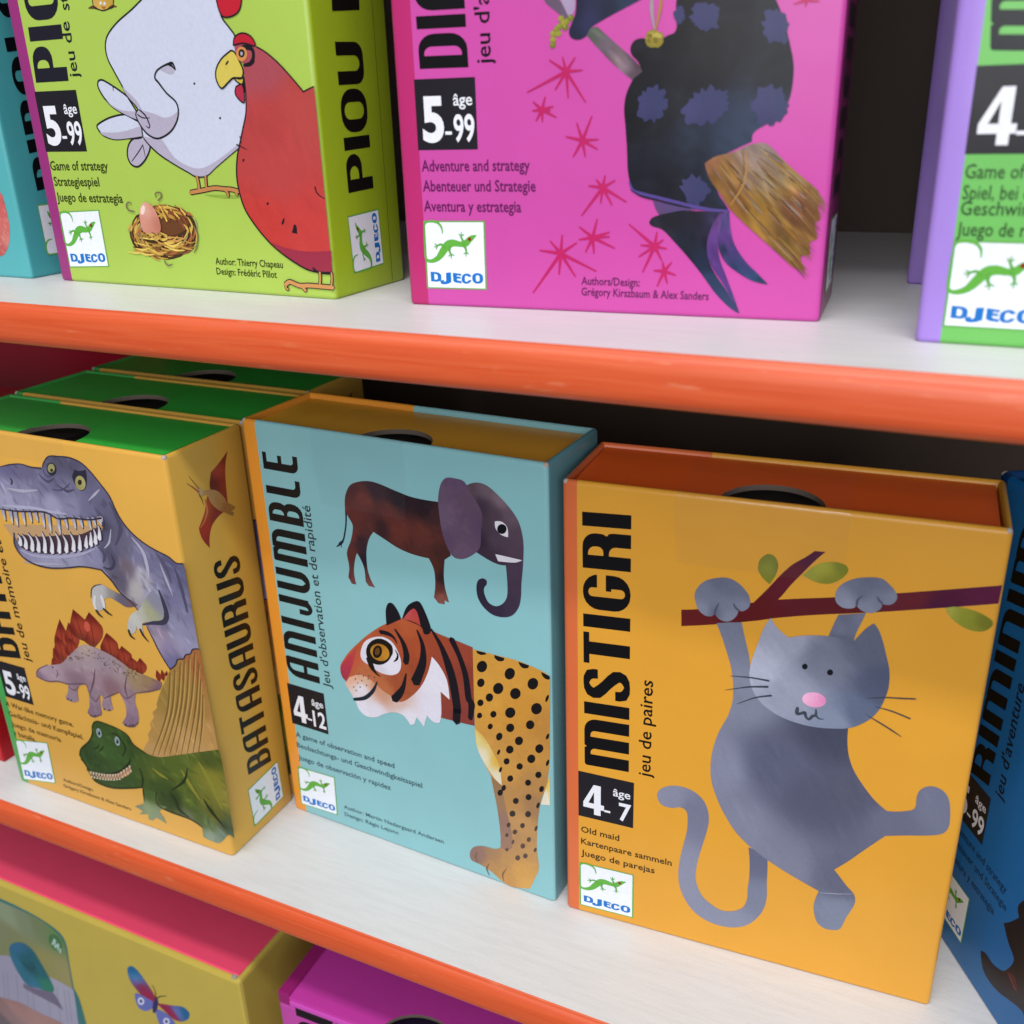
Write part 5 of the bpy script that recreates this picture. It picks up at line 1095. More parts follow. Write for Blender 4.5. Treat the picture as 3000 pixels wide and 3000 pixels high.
  ('s', 3, 'a8843c', '1031,197 1056,205 1078,214 1097,224', [4.7, 18.4, 4.7]),
  ('s', 4, '7a4430', '831,350 849,374 874,396 907,414', [4.7, 15.5, 4.7]),
  ('s', 5, '8f6c30', '813,407 848,436 894,461 945,480', [4.7, 15.8, 4.7]),
  ('s', 6, 'c0a04a', '985,243 1026,239 1071,243 1117,253', [4.7, 10.0, 4.7]),
  ('s', 7, '8f6c30', '1003,443 1037,441 1065,436 1090,427', [4.6, 17.9, 4.6]),
  ('s', 8, 'c0a04a', '1016,494 1065,497 1113,494 1158,486', [4.5, 18.4, 4.5]),
  ('s', 3, '9a5a34', '1154,282 1138,273 1123,265 1104,257', [4.7, 18.3, 4.7]),
  ('s', 4, 'a8843c', '840,239 827,252 818,266 812,281', [4.8, 12.5, 4.8]),
  ('s', 5, 'b89a50', '970,455 936,441 908,423 884,404', [4.7, 19.4, 4.7]),
  ('s', 6, 'b89a50', '1268,386 1265,406 1256,424 1243,441', [4.5, 14.7, 4.5]),
  ('s', 7, '9a5a34', '1236,289 1251,319 1255,347 1248,373', [4.5, 15.9, 4.5]),
  ('s', 8, 'b89a50', '936,422 914,416 894,408 874,399', [4.7, 10.7, 4.7]),
  ('s', 3, 'c0a04a', '988,220 957,227 931,238 910,250', [4.8, 13.4, 4.8]),
  ('s', 4, 'b89a50', '1142,483 1184,477 1225,468 1261,453', [4.5, 17.6, 4.5]),
  ('s', 5, 'a8843c', '820,333 825,309 840,286 865,268', [4.8, 19.6, 4.8]),
  ('s', 6, '6e4a26', '1083,224 1031,218 981,220 938,229', [4.8, 18.3, 4.8]),
  ('s', 7, '8f6c30', '840,400 872,420 908,436 948,448', [4.7, 17.8, 4.7]),
  ('s', 8, '9a5a34', '817,329 813,341 812,352 814,366', [4.8, 17.0, 4.8]),
  ('s', 3, 'a8843c', '818,309 825,287 841,267 863,249', [4.8, 11.3, 4.8]),
  ('s', 4, 'b89a50', '831,346 839,332 849,318 865,308', [4.8, 16.3, 4.8]),
  ('s', 5, '7a4430', '853,275 844,291 841,306 842,323', [4.8, 13.1, 4.8]),
  ('s', 6, 'b89a50', '1059,212 1107,220 1154,233 1197,252', [4.6, 17.0, 4.6]),
  ('s', 7, 'a8843c', '1167,461 1137,464 1107,465 1079,463', [4.6, 16.5, 4.6]),
  ('s', 8, 'a8843c', '785,251 774,267 768,284 765,301', [4.8, 13.9, 4.8]),
  ('s', 3, '9a5a34', '1157,257 1198,280 1231,307 1254,337', [4.5, 14.5, 4.5]),
  ('s', 4, '6e4a26', '839,240 881,228 923,223 968,223', [4.8, 10.2, 4.8]),
  ('s', 5, 'b89a50', '927,477 949,484 972,491 996,496', [4.6, 19.4, 4.6]),
  ('s', 6, 'c0a04a', '1237,349 1230,368 1218,385 1203,398', [4.5, 19.0, 4.5]),
  ('s', 7, '7a4430', '1139,450 1115,457 1088,464 1059,467', [4.6, 14.8, 4.6]),
  ('s', 8, '7a4430', '1253,448 1237,467 1213,485 1184,501', [4.5, 11.6, 4.5]),
  ('s', 3, '8f6c30', '871,274 849,286 830,301 816,318', [4.8, 12.2, 4.8]),
  ('s', 4, '8f6c30', '1186,272 1161,251 1130,232 1093,214', [4.7, 19.6, 4.7]),
  ('s', 5, '9a5a34', '801,289 811,268 830,248 855,231', [4.8, 15.2, 4.8]),
  ('s', 6, 'b89a50', '950,225 975,224 1002,225 1029,228', [4.7, 12.6, 4.7]),
  ('s', 7, '9a5a34', '925,466 978,477 1031,481 1081,478', [4.6, 17.0, 4.6]),
  ('s', 8, '8a8468', '892,238 865,248 841,263 822,280', [4.8, 11.2, 4.8]),
  ('s', 3, 'c0a04a', '1018,224 998,216 973,210 949,205', [4.8, 18.7, 4.8]),
  ('s', 4, 'c0a04a', '943,221 923,227 907,235 893,245', [4.8, 19.2, 4.8]),
  ('s', 5, 'b89a50', '1117,488 1165,477 1204,461 1236,439', [4.5, 11.1, 4.5]),
  ('s', 6, 'a8843c', '1187,274 1176,259 1163,243 1145,229', [4.7, 10.9, 4.7]),
  ('s', 7, 'a8843c', '833,266 860,246 896,230 940,221', [4.8, 14.6, 4.8]),
  ('s', 8, '8f6c30', '1112,246 1084,237 1055,230 1026,226', [4.7, 15.3, 4.7]),
  ('s', 3, '8a8468', '797,312 805,334 818,356 838,376', [4.8, 13.9, 4.8]),
  ('s', 4, '6e4a26', '1152,434 1171,422 1187,409 1197,394', [4.6, 18.6, 4.6]),
  ('s', 5, 'a8843c', '1030,184 988,185 948,190 913,198', [4.8, 12.9, 4.8]),
  ('s', 6, 'b89a50', '1264,420 1270,396 1266,372 1256,347', [4.5, 18.3, 4.5]),
  ('s', 7, '7a4430', '959,491 909,471 867,447 835,419', [4.7, 11.3, 4.7]),
  ('s', 8, '8a8468', '1173,283 1200,305 1220,328 1231,352', [4.6, 10.0, 4.6]),
  ('s', 3, '7a4430', '1127,268 1155,290 1173,313 1182,336', [4.6, 18.2, 4.6]),
  ('s', 4, '6e4a26', '1115,223 1082,214 1050,208 1015,204', [4.7, 17.4, 4.7]),
  ('s', 5, '7a4430', '1164,274 1150,258 1131,243 1109,228', [4.7, 10.0, 4.7]),
  ('s', 6, '8a8468', '1300,349 1310,379 1311,409 1301,438', [4.5, 9.6, 4.5]),
  ('s', 7, '8f6c30', '977,207 929,206 882,210 839,221', [4.8, 14.9, 4.8]),
  ('s', 8, 'a8843c', '793,313 798,340 814,367 839,392', [4.8, 15.0, 4.8]),
  ('s', 3, '8a8468', '942,464 972,477 1006,489 1044,498', [4.6, 14.2, 4.6]),
  ('s', 4, '8f6c30', '1200,329 1197,313 1189,296 1176,278', [4.6, 18.3, 4.6]),
  ('s', 5, '8f6c30', '1025,459 1048,456 1068,451 1087,444', [4.6, 16.1, 4.6]),
  ('s', 6, 'c0a04a', '997,482 1044,491 1095,496 1145,494', [4.5, 14.9, 4.5]),
  ('s', 7, '6e4a26', '1023,234 1057,236 1093,241 1127,250', [4.7, 11.1, 4.7]),
  ('s', 8, '8f6c30', '963,196 935,203 911,213 891,224', [4.8, 14.2, 4.8]),
  ('s', 3, 'b89a50', '1289,368 1294,343 1293,317 1283,289', [4.6, 9.8, 4.6]),
  ('s', 4, '7a4430', '781,291 769,317 769,346 780,377', [4.8, 12.8, 4.8]),
  ('s', 5, 'b89a50', '882,254 874,264 867,275 862,286', [4.8, 18.9, 4.8]),
  ('s', 6, 'b89a50', '919,245 938,236 961,229 989,225', [4.7, 19.6, 4.7]),
  ('s', 7, 'a8843c', '783,318 787,296 797,274 816,255', [4.8, 16.4, 4.8]),
  ('s', 8, '7a4430', '852,223 878,212 907,202 941,195', [4.8, 12.0, 4.8]),
  ('s', 3, '6e4a26', '1145,438 1107,448 1067,451 1025,449', [4.6, 18.9, 4.6]),
  ('s', 4, '6e4a26', '1196,252 1224,266 1249,282 1272,299', [4.6, 19.0, 4.6]),
  ('s', 5, 'a8843c', '1055,457 1090,452 1119,443 1143,432', [4.6, 12.5, 4.6]),
  ('s', 6, '6e4a26', '1194,479 1162,487 1128,493 1092,496', [4.6, 12.2, 4.6]),
  ('s', 7, '7a4430', '1160,427 1169,419 1177,411 1183,403', [4.6, 11.1, 4.6]),
  ('s', 8, '9a5a34', '929,249 946,241 965,234 987,229', [4.7, 16.2, 4.7]),
  ('s', 3, '7a4430', '812,212 785,222 762,235 741,249', [4.9, 20.1, 4.9]),
  ('s', 4, '6e4a26', '817,291 823,273 833,256 850,240', [4.8, 9.8, 4.8]),
  ('s', 5, '8a8468', '808,335 822,360 845,383 876,403', [4.7, 14.6, 4.7]),
  ('s', 6, 'b89a50', '1215,463 1186,473 1155,481 1123,485', [4.6, 16.5, 4.6]),
  ('s', 7, 'a8843c', '1175,286 1151,275 1124,266 1097,259', [4.7, 10.4, 4.7]),
  ('s', 8, '7a4430', '748,345 750,321 759,300 773,281', [4.8, 14.4, 4.8]),
  ('s', 3, '9a5a34', '977,443 942,436 910,425 878,411', [4.7, 9.7, 4.7]),
  ('s', 4, 'c0a04a', '816,339 829,356 845,371 865,384', [4.7, 16.2, 4.7]),
  ('s', 5, '9a5a34', '847,321 852,334 860,345 869,356', [4.7, 15.5, 4.7]),
  ('s', 6, '6e4a26', '1196,254 1150,233 1098,219 1045,210', [4.7, 19.6, 4.7]),
  ('s', 7, 'c0a04a', '1250,384 1256,371 1258,358 1258,343', [4.5, 18.0, 4.5]),
  ('s', 8, '6e4a26', '846,361 860,370 876,378 892,385', [4.7, 11.8, 4.7]),
  ('s', 3, 'a8843c', '835,263 810,282 793,304 787,328', [4.8, 13.6, 4.8]),
  ('s', 4, '9a5a34', '1233,470 1255,463 1274,454 1291,444', [4.5, 18.0, 4.5]),
  ('s', 5, 'c0a04a', '833,393 802,366 780,335 772,302', [4.8, 20.3, 4.8]),
  ('s', 6, '9a5a34', '948,479 987,493 1031,503 1076,510', [4.6, 14.4, 4.6]),
  ('s', 7, '6e4a26', '1074,484 1121,483 1166,477 1209,466', [4.5, 10.1, 4.5]),
  ('s', 8, '9a5a34', '811,301 817,329 835,355 861,378', [4.7, 19.0, 4.7]),
  ('s', 3, 'b89a50', '778,365 785,385 799,406 817,426', [4.7, 17.6, 4.7]),
  ('s', 4, 'a8843c', '840,447 871,464 905,479 941,491', [4.6, 18.4, 4.6]),
  ('s', 5, '8a8468', '841,358 831,335 830,313 837,291', [4.8, 12.7, 4.8]),
  ('s', 6, 'c0a04a', '1137,478 1169,469 1198,457 1224,443', [4.5, 19.2, 4.5]),
  ('s', 7, 'b89a50', '768,395 749,380 733,364 717,346', [4.8, 13.2, 4.8]),
  ('s', 8, '7a4430', '1208,361 1202,377 1192,391 1178,403', [4.6, 19.0, 4.6]),
  ('s', 3, 'b89a50', '837,418 803,391 781,360 770,329', [4.8, 15.1, 4.8]),
  ('s', 4, '8a8468', '979,451 955,448 931,442 907,435', [4.7, 10.7, 4.7]),
  ('s', 5, '9a5a34', '1109,246 1132,256 1153,266 1172,278', [4.6, 11.9, 4.6]),
  ('s', 6, '6e4a26', '1078,241 1116,248 1152,260 1185,276', [4.6, 18.0, 4.6]),
  ('s', 7, '8f6c30', '840,209 892,201 945,200 998,206', [4.7, 9.9, 4.7]),
  ('s', 8, '6e4a26', '889,460 932,480 980,497 1033,509', [4.6, 15.7, 4.6]),
  ('s', 3, 'b89a50', '764,385 755,368 748,351 744,335', [4.8, 19.8, 4.8]),
  ('s', 4, 'a8843c', '1041,485 1092,481 1136,471 1173,456', [4.5, 16.0, 4.5]),
  ('s', 5, 'a8843c', '1077,490 1042,493 1005,493 965,490', [4.6, 14.8, 4.6]),
  ('s', 6, 'a8843c', '878,200 902,189 927,179 957,171', [4.8, 14.7, 4.8]),
  ('s', 7, 'a8843c', '1055,445 1091,441 1122,432 1149,420', [4.6, 13.6, 4.6]),
  ('s', 8, 'c0a04a', '1019,445 998,438 979,429 962,419', [4.7, 14.6, 4.7]),
  ('s', 3, 'b89a50', '752,354 774,377 800,398 829,416', [4.7, 11.7, 4.7]),
  ('s', 4, '6e4a26', '1224,285 1254,312 1276,342 1286,373', [4.5, 10.1, 4.5]),
  ('s', 5, '7a4430', '1234,379 1226,405 1209,429 1182,449', [4.5, 15.5, 4.5]),
  ('s', 6, '8f6c30', '980,229 1014,229 1050,234 1084,241', [4.7, 16.5, 4.7]),
  ('s', 7, '6e4a26', '1047,236 1070,240 1094,246 1117,253', [4.7, 13.7, 4.7]),
  ('s', 8, 'c0a04a', '1183,308 1203,325 1220,344 1231,364', [4.5, 9.7, 4.5]),
  ('s', 3, 'a8843c', '870,401 841,378 822,352 811,325', [4.8, 13.6, 4.8]),
  ('s', 4, '7a4430', '1152,218 1190,229 1227,244 1261,261', [4.6, 17.5, 4.6]),
  ('s', 5, '9a5a34', '1262,308 1279,336 1286,364 1286,392', [4.5, 9.5, 4.5]),
  ('s', 6, '9a5a34', '820,407 798,392 779,376 763,358', [4.8, 12.4, 4.8]),
  ('s', 7, '9a5a34', '1089,246 1057,235 1023,226 985,220', [4.7, 10.7, 4.7]),
  ('s', 8, '9a5a34', '1039,210 1073,218 1106,228 1137,240', [4.7, 15.0, 4.7]),
  ('s', 9, '8f6c30', '869,232 929,209 1003,241', [4.7, 17.1, 3.5]),
  ('s', 10, 'd0b45a', '693,217 775,211 863,229', [4.8, 12.6, 3.6]),
  ('s', 11, 'c9a850', '957,324 1015,300 1081,322', [4.6, 18.0, 3.5]),
  ('s', 9, '8f6c30', '1083,279 1129,272 1183,296', [4.6, 17.9, 3.5]),
  ('s', 10, 'd0b45a', '1018,265 1100,241 1184,241', [4.6, 14.2, 3.5]),
  ('s', 11, 'b88a4a', '1026,320 1069,314 1112,318', [4.6, 15.2, 3.5]),
  ('s', 9, 'a8843c', '838,231 923,221 1009,224', [4.7, 18.8, 3.5]),
  ('s', 10, 'a8843c', '881,278 939,269 1000,273', [4.7, 10.0, 3.5]),
  ('s', 11, 'b88a4a', '1148,269 1199,254 1253,248', [4.6, 11.5, 3.4]),
  ('s', 9, 'b89a50', '914,324 955,298 1009,330', [4.7, 16.9, 3.5]),
  ('s', 10, 'b88a4a', '1088,266 1127,255 1174,292', [4.6, 10.2, 3.5]),
  ('s', 11, 'b88a4a', '1050,296 1091,293 1141,327', [4.6, 16.7, 3.5]),
  ('s', 9, 'd0b45a', '768,226 842,204 921,207', [4.8, 13.6, 3.6]),
  ('s', 10, '6e4a26', '992,281 1040,282 1090,284', [4.7, 9.9, 3.5]),
  ('s', 11, 'a8843c', '1074,257 1129,259 1185,277', [4.6, 14.6, 3.5]),
  ('s', 9, '8f6c30', '742,245 801,225 862,221', [4.8, 16.0, 3.6]),
  ('s', 10, '6e4a26', '1047,316 1096,293 1152,294', [4.6, 14.1, 3.5]),
  ('s', 11, '6e4a26', '910,254 953,246 1002,262', [4.7, 18.1, 3.5]),
  ('s', 9, 'c9a850', '1018,259 1099,257 1186,281', [4.6, 15.5, 3.5]),
  ('s', 10, 'a8843c', '923,337 961,311 1010,334', [4.7, 16.5, 3.5]),
  ('s', 11, 'b88a4a', '959,291 1017,272 1085,302', [4.7, 17.0, 3.5]),
  ('s', 9, '6e4a26', '991,319 1043,293 1099,293', [4.6, 10.4, 3.5]),
  ('s', 10, '6e4a26', '1132,260 1177,264 1222,265', [4.6, 15.6, 3.4]),
  ('s', 11, 'b88a4a', '1052,292 1127,295 1205,320', [4.6, 15.7, 3.4]),
  ('s', 9, 'd0b45a', '830,307 879,306 934,337', [4.7, 11.9, 3.5]),
  ('s', 10, '8f6c30', '1134,262 1214,255 1297,274', [4.5, 11.6, 3.4]),
  ('s', 11, '8f6c30', '885,273 961,270 1037,270', [4.7, 10.2, 3.5]),
  ('s', 9, 'c9a850', '882,242 953,215 1028,213', [4.7, 15.6, 3.5]),
  ('s', 10, 'a8843c', '915,265 973,263 1037,282', [4.7, 11.2, 3.5]),
  ('s', 11, 'c9a850', '1022,285 1067,282 1114,289', [4.6, 17.8, 3.5]),
  ('s', 9, 'a8843c', '1174,318 1223,289 1280,296', [4.5, 9.6, 3.4]),
  ('s', 10, 'a8843c', '836,251 909,251 988,282', [4.7, 14.6, 3.5]),
  ('s', 11, 'd0b45a', '764,239 825,233 890,245', [4.8, 13.4, 3.6]),
  ('s', 9, 'b88a4a', '1049,319 1133,316 1216,312', [4.6, 10.0, 3.4]),
  ('s', 10, 'b88a4a', '1017,283 1072,255 1134,263', [4.6, 10.8, 3.5]),
  ('s', 11, '8f6c30', '1037,271 1077,265 1125,298', [4.6, 15.9, 3.5]),
  ('s', 9, 'a8843c', '949,264 1030,239 1117,246', [4.7, 14.0, 3.5]),
  ('s', 10, 'b88a4a', '903,324 950,307 1010,344', [4.7, 11.9, 3.5]),
  ('s', 11, 'a8843c', '769,335 813,306 865,316', [4.8, 9.8, 3.6]),
  ('s', 9, '6e4a26', '928,240 1003,216 1088,241', [4.7, 16.2, 3.5]),
  ('s', 10, 'c9a850', '764,275 832,264 900,258', [4.8, 11.1, 3.6]),
  ('s', 11, 'b88a4a', '937,223 985,219 1035,227', [4.7, 15.3, 3.5]),
  ('s', 9, 'd0b45a', '853,305 932,304 1017,338', [4.7, 14.4, 3.5]),
  ('s', 10, 'a8843c', '742,223 814,222 887,222', [4.8, 13.2, 3.6]),
  ('s', 11, 'd0b45a', '1029,278 1095,263 1171,297', [4.6, 16.3, 3.5]),
  ('s', 10, 'b08a3c', '1033,489 1088,450', [4.6, 13.8]),
  ('s', 11, '7a3a26', '1047,500 1096,418', [4.6, 13.8]),
  ('s', 10, 'c9aa50', '1035,496 1072,414', [4.6, 13.8]),
  ('s', 11, 'c9aa50', '1095,509 1167,444', [4.5, 13.6]),
  ('s', 10, 'c9aa50', '1009,514 1090,466', [4.6, 13.7]),
  ('s', 11, 'c9aa50', '1187,508 1232,455', [4.5, 13.5]),
  ('s', 10, 'b08a3c', '1129,486 1180,431', [4.5, 13.6]),
  ('s', 11, 'b08a3c', '987,481 1048,444', [4.6, 13.8]),
  ('s', 10, '7a3a26', '1081,486 1143,457', [4.6, 13.7]),
  ('s', 11, 'b08a3c', '1110,478 1207,462', [4.5, 13.5]),
  ('s', 10, 'b08a3c', '1005,507 1032,431', [4.6, 13.9]),
  ('s', 11, '7a3a26', '1127,489 1153,421', [4.6, 13.7]),
  ('s', 10, '7a3a26', '1105,486 1162,457', [4.5, 13.6]),
  ('s', 11, '7a3a26', '1157,511 1230,436', [4.5, 13.5]),
  ('s', 12, '6a6248', '1026,535 1058,558 1056,580 1023,581 1007,567 1017,553', [9.2, 10.3, 10.3, 9.2, 8.0, 4.6]),
  ('s', 12, '6a6248', '807,465 761,474 746,497 762,517 786,520 790,507', [9.5, 10.6, 10.6, 9.5, 8.3, 4.7]),
  ('s', 12, '6a6248', '1289,390 1310,335 1282,258 1257,229', [9.2, 10.3, 10.3, 9.2, 8.0, 4.6]),
  ('s', 12, '6a6248', '998,170 1020,144 1062,153', [9.5, 10.6, 10.6, 9.5, 8.3, 4.7]),
  ('p', 13, '908,486:c99a88 964,496:c08070 874,399:c08474 933,362:b87868 992,383:a86858', ['895,519 942,519 982,487 1009,431 1014,374 995,337! 912,328 855,350! 846,408 858,475'], [], 1),
  ('p', 14, 'ddc2b8', ['903,474 892,457 878,448 866,449 862,461 867,478 878,494 892,503 904,502 908,491'], [], 0),
  ('s', 15, '8f6c30', '828,321 884,328', [4.8, 16.6]),
  ('s', 15, '8f6c30', '854,326 905,311', [4.7, 16.6]),
  ('s', 15, 'b89a50', '881,338 932,322', [4.7, 16.6]),
  ('s', 15, 'b89a50', '904,329 959,332', [4.7, 16.5]),
  ('s', 15, '6e4a26', '931,343 981,324', [4.7, 16.5]),
  ('s', 15, 'a8843c', '956,342 1001,305', [4.7, 16.4]),
  ('s', 15, '8f6c30', '980,342 1032,333', [4.7, 16.3]),
  ('s', 15, 'b89a50', '1005,344 1054,324', [4.7, 16.3]),
 ]),
 ('front','chick_picture',[
  ('p', 1, '769,1632:b9924a 816,1612:c2a04e 884,1624:b08a3a', ['752,1666! 751,1616 786,1599 823,1590 877,1598 907,1606 923,1655!'], [], 1),
  ('s', 2, '1d1a20', '752,1666 751,1616 786,1599 823,1590 877,1598 907,1606 923,1655', [6.3, 7.3]),
  ('s', 1, '5a3a22', '707,1609 750,1612 786,1597', [4.3, 19.2, 5.3]),
  ('s', 1, '5a3a22', '864,1597 905,1607 936,1603', [6.3, 16.7, 4.2]),
  ('p', 3, 'c8c4cc', ['824,1628 822,1625 818,1622 814,1621 809,1621 806,1623 803,1626 803,1629 805,1633 809,1636 813,1637 818,1637 822,1635 824,1632'], [], 0),
  ('p', 3, 'c8c4cc', ['855,1625 853,1621 850,1618 845,1617 841,1617 837,1619 835,1622 835,1626 837,1629 840,1632 845,1633 849,1633 853,1631 855,1628'], [], 0),
  ('p', 3, '9a5a30', ['809,1613! 831,1595! 851,1608!'], [], 0),
 ]),
 ('front','title',[
  ('T', 1, '1c1b26', 'PIO', 'slab', [21.46, 61.42, 23.71, 89.63, 6.86, 61.37]),
 ]),
 ('front','age_badge',[
  ('b', 1, '1e1c22', [5.25, 41.04, 23.9, 58.81], '5', '-99'),
 ]),
 ('front','small_print',[
  ('t', 1, '2c3312', 'Game of strategy', 5.86, 35.45, 26.05, 2.75, 0, 0.014),
  ('t', 1, '2c3312', 'Strategiespiel', 6.15, 30.65, 20.65, 2.75, 0, 0.014),
  ('t', 1, '2c3312', 'Juego de estrategia', 5.98, 25.79, 29.91, 2.75, 0, 0.014),
  ('t', 1, '2c3312', 'Author: Thierry Chapeau', 70.79, 8.33, 26.03, 2.0, 0, 0.014),
  ('t', 1, '2c3312', 'Design: Frédéric Pillot', 70.67, 5.31, 23.44, 2.0, 0, 0.014),
  ('t', 1, '1c1b26', 'jeu de', 26.19, 62.19, 15.41, 3.9, 1, 0.008),
  ('t', 1, '1c1b26', 'strat', 27.49, 80.51, 10.44, 3.9, 1, 0.008),
 ]),
 ('front','maker_logo',[
  ('l', 1, '', [5.71, 4.54, 24.5, 5.55, 5.76, 22.49]),
 ]),
 ('right','side_title',[
  ('T', 1, '121110', 'PIOU', 'slabw', [23.14, 29.04, 22.97, 68.38, 10.54, 28.64]),
 ]),
 ('right','side_title',[
  ('T', 1, '121110', 'PIOU', 'slabw', [23.19, 76.42, 25.69, 113.11, 10.42, 75.43]),
 ]),
 ('right','side_seam',[
  ('s', 1, '6f7d1a', '590,20 590,1600 590,3180', [8, 8]),
 ]),
 ('right','side_logo',[
  ('l', 1, '', [25.44, 6.55, 24.77, 22.98, 9.69, 5.99]),
 ]),
],
'bata':[
 ('front','purple_dinosaur_picture',[
  ('p', 1, 'c08c3e', ['591,2449! 1606,2598! 1503,2426! 707,2291!'], [], 0),
  ('p', 2, '4a2838', ['710,2355! 790,2399 872,2400 1040,2428 1241,2473 1370,2494 1540,2570 1603,2586! 1558,2496 1471,2421 1249,2334 995,2275 799,2269 724,2294'], [], 0),
  ('p', 3, '804,2906:5a5288 921,2921:5c5482 1024,2899:5d557f 1079,2825:6a6394 824,2766:7a74a0 724,2655:8f8ab4 967,2714:7f7aa6 1240,2847:5c5584 1272,3013:4c4568 1443,3034:4a4468 1581,2951:554f78 1641,2846:5b5582 1333,2802:6a648e 1165,2695:8a86b0 1357,2724:7873a0 1518,2713:625c8a 1656,2734:56507a 1746,2690:544e76 1610,2610:3a3352 1640,2497:4e4870 1639,2378:463f64 1483,2351:7a74a2 1231,2269:8783ac 984,2238:8884ae 760,2249:7d78a4 698,2315:554f78 1768,2483:5a5276 1772,2317:6a5468 1686,2205:544a66 1868,2418:6a6490 2002,2383:625c8c 2186,2393:4a4670 2229,2330:565284 1906,2270:a79fb2 1821,2157:a59a9c 1946,2133:8d88ac 2049,2273:716c98 2134,2146:645e90 2216,2066:6c6694 2146,1929:7d77a2 1979,1956:5e5886 2221,1884:78729c 1936,1758:967e9c 1959,1861:8a708e 1988,1729:7d6a9a 2024,1622:625892 2232,1796:837ca8 2168,1832:8a80a8', ['652,2886! 814,2937 932,2958 1039,2948 1141,2953! 1170,3000 1239,3054 1332,3063 1437,3067 1534,3046 1607,2994 1674,2918 1740,2837 1773,2740 1812,2665 1881,2596 1967,2540 2071,2500 2176,2472 2237,2436 2303,2440! 2304,2156 2306,1800! 2251,1788 2221,1744! 2175,1727 2146,1689! 2092,1670 2059,1617! 1998,1567! 1965,1621 1924,1701 1885,1794 1846,1880! 1810,1983 1751,2045 1673,2092 1604,2177 1519,2257! 1334,2248 1167,2208 999,2178 853,2177 745,2202 681,2261 667,2322 686,2407! 704,2335 753,2280 897,2271 1081,2295 1251,2341 1404,2398 1510,2454 1581,2529 1633,2631! 1592,2657 1496,2630 1327,2615 1197,2590 1081,2621 933,2601 766,2581 546,2567!'], [], 1, (420, 4.2, 0.8, -60, 50, 0.26)),
  ('s', 4, '352c48', '632,2573 632,2527 636,2478', [53.6, 41.0, 6.3]),
  ('s', 5, '624,2566:8f8ba6 623,2486:c6c2d2', '627,2573 628,2527 632,2488', [40.9, 28.3, 4.7]),
  ('s', 4, '352c48', '709,2573 707,2519 708,2462', [53.2, 40.7, 6.3]),
  ('s', 5, '702,2565:8f8ba6 696,2470:c6c2d2', '704,2572 703,2519 705,2472', [40.7, 28.2, 4.7]),
  ('s', 4, '352c48', '763,2583 758,2520 756,2452', [53.0, 40.5, 6.2]),
  ('s', 5, '756,2576:8f8ba6 744,2460:c6c2d2', '758,2583 754,2519 752,2462', [40.5, 28.1, 4.7]),
  ('s', 4, '352c48', '842,2593 839,2535 839,2472', [52.5, 40.1, 6.2]),
  ('s', 5, '835,2586:8f8ba6 826,2480:c6c2d2', '837,2592 835,2534 835,2481', [40.1, 27.8, 4.6]),
  ('s', 4, '352c48', '910,2601 911,2556 915,2506', [51.9, 39.7, 6.1]),
  ('s', 5, '903,2594:8f8ba6 903,2514:c6c2d2', '905,2600 908,2555 912,2515', [39.7, 27.5, 4.6]),
  ('s', 4, '352c48', '973,2603 976,2565 983,2523', [51.5, 39.4, 6.1]),
  ('s', 5, '966,2596:8f8ba6 971,2531:c6c2d2', '968,2602 973,2564 979,2532', [39.3, 27.2, 4.5]),
  ('s', 4, '352c48', '1043,2609 1039,2549 1039,2484', [51.3, 39.3, 6.0]),
  ('s', 5, '1036,2602:8f8ba6 1027,2492:c6c2d2', '1038,2608 1036,2548 1036,2494', [39.2, 27.2, 4.5]),
  ('s', 4, '352c48', '1104,2603 1098,2533 1095,2459', [51.2, 39.1, 6.0]),
  ('s', 5, '1097,2595:8f8ba6 1083,2467:c6c2d2', '1099,2602 1094,2532 1091,2468', [39.1, 27.1, 4.5]),
  ('s', 4, '352c48', '1193,2598 1188,2531 1186,2461', [50.7, 38.8, 6.0]),
  ('s', 5, '1186,2591:8f8ba6 1175,2468:c6c2d2', '1188,2597 1184,2531 1183,2470', [38.7, 26.8, 4.5]),
  ('s', 4, '352c48', '1266,2607 1268,2563 1273,2515', [50.0, 38.2, 5.9]),
  ('s', 5, '1260,2600:8f8ba6 1261,2522:c6c2d2', '1262,2606 1265,2563 1269,2524', [38.2, 26.4, 4.4]),
  ('s', 4, '352c48', '1349,2620 1351,2575 1356,2527', [49.5, 37.8, 5.8]),
  ('s', 5, '1343,2613:8f8ba6 1344,2535:c6c2d2', '1344,2619 1347,2575 1352,2536', [37.8, 26.2, 4.4]),
  ('s', 4, '352c48', '1415,2623 1419,2586 1425,2544', [49.1, 37.5, 5.8]),
  ('s', 5, '1409,2616:8f8ba6 1414,2552:c6c2d2', '1410,2622 1415,2585 1422,2553', [37.5, 26.0, 4.3]),
  ('s', 4, '352c48', '1498,2631 1500,2588 1506,2542', [48.7, 37.2, 5.7]),
  ('s', 5, '1492,2625:8f8ba6 1494,2549:c6c2d2', '1493,2631 1497,2588 1502,2551', [37.2, 25.7, 4.3]),
  ('s', 4, '352c48', '1546,2644 1551,2613 1560,2578', [48.2, 36.9, 5.7]),
  ('s', 5, '1540,2637:8f8ba6 1548,2585:c6c2d2', '1541,2643 1548,2612 1556,2586', [36.9, 25.5, 4.3]),
  ('s', 4, '352c48', '1599,2654 1605,2627 1615,2596', [47.9, 36.6, 5.6]),
  ('s', 5, '1593,2647:8f8ba6 1603,2603:c6c2d2', '1594,2653 1602,2627 1611,2605', [36.6, 25.3, 4.2]),
  ('s', 4, '352c48', '1621,2662 1628,2636 1638,2607', [47.7, 36.5, 5.6]),
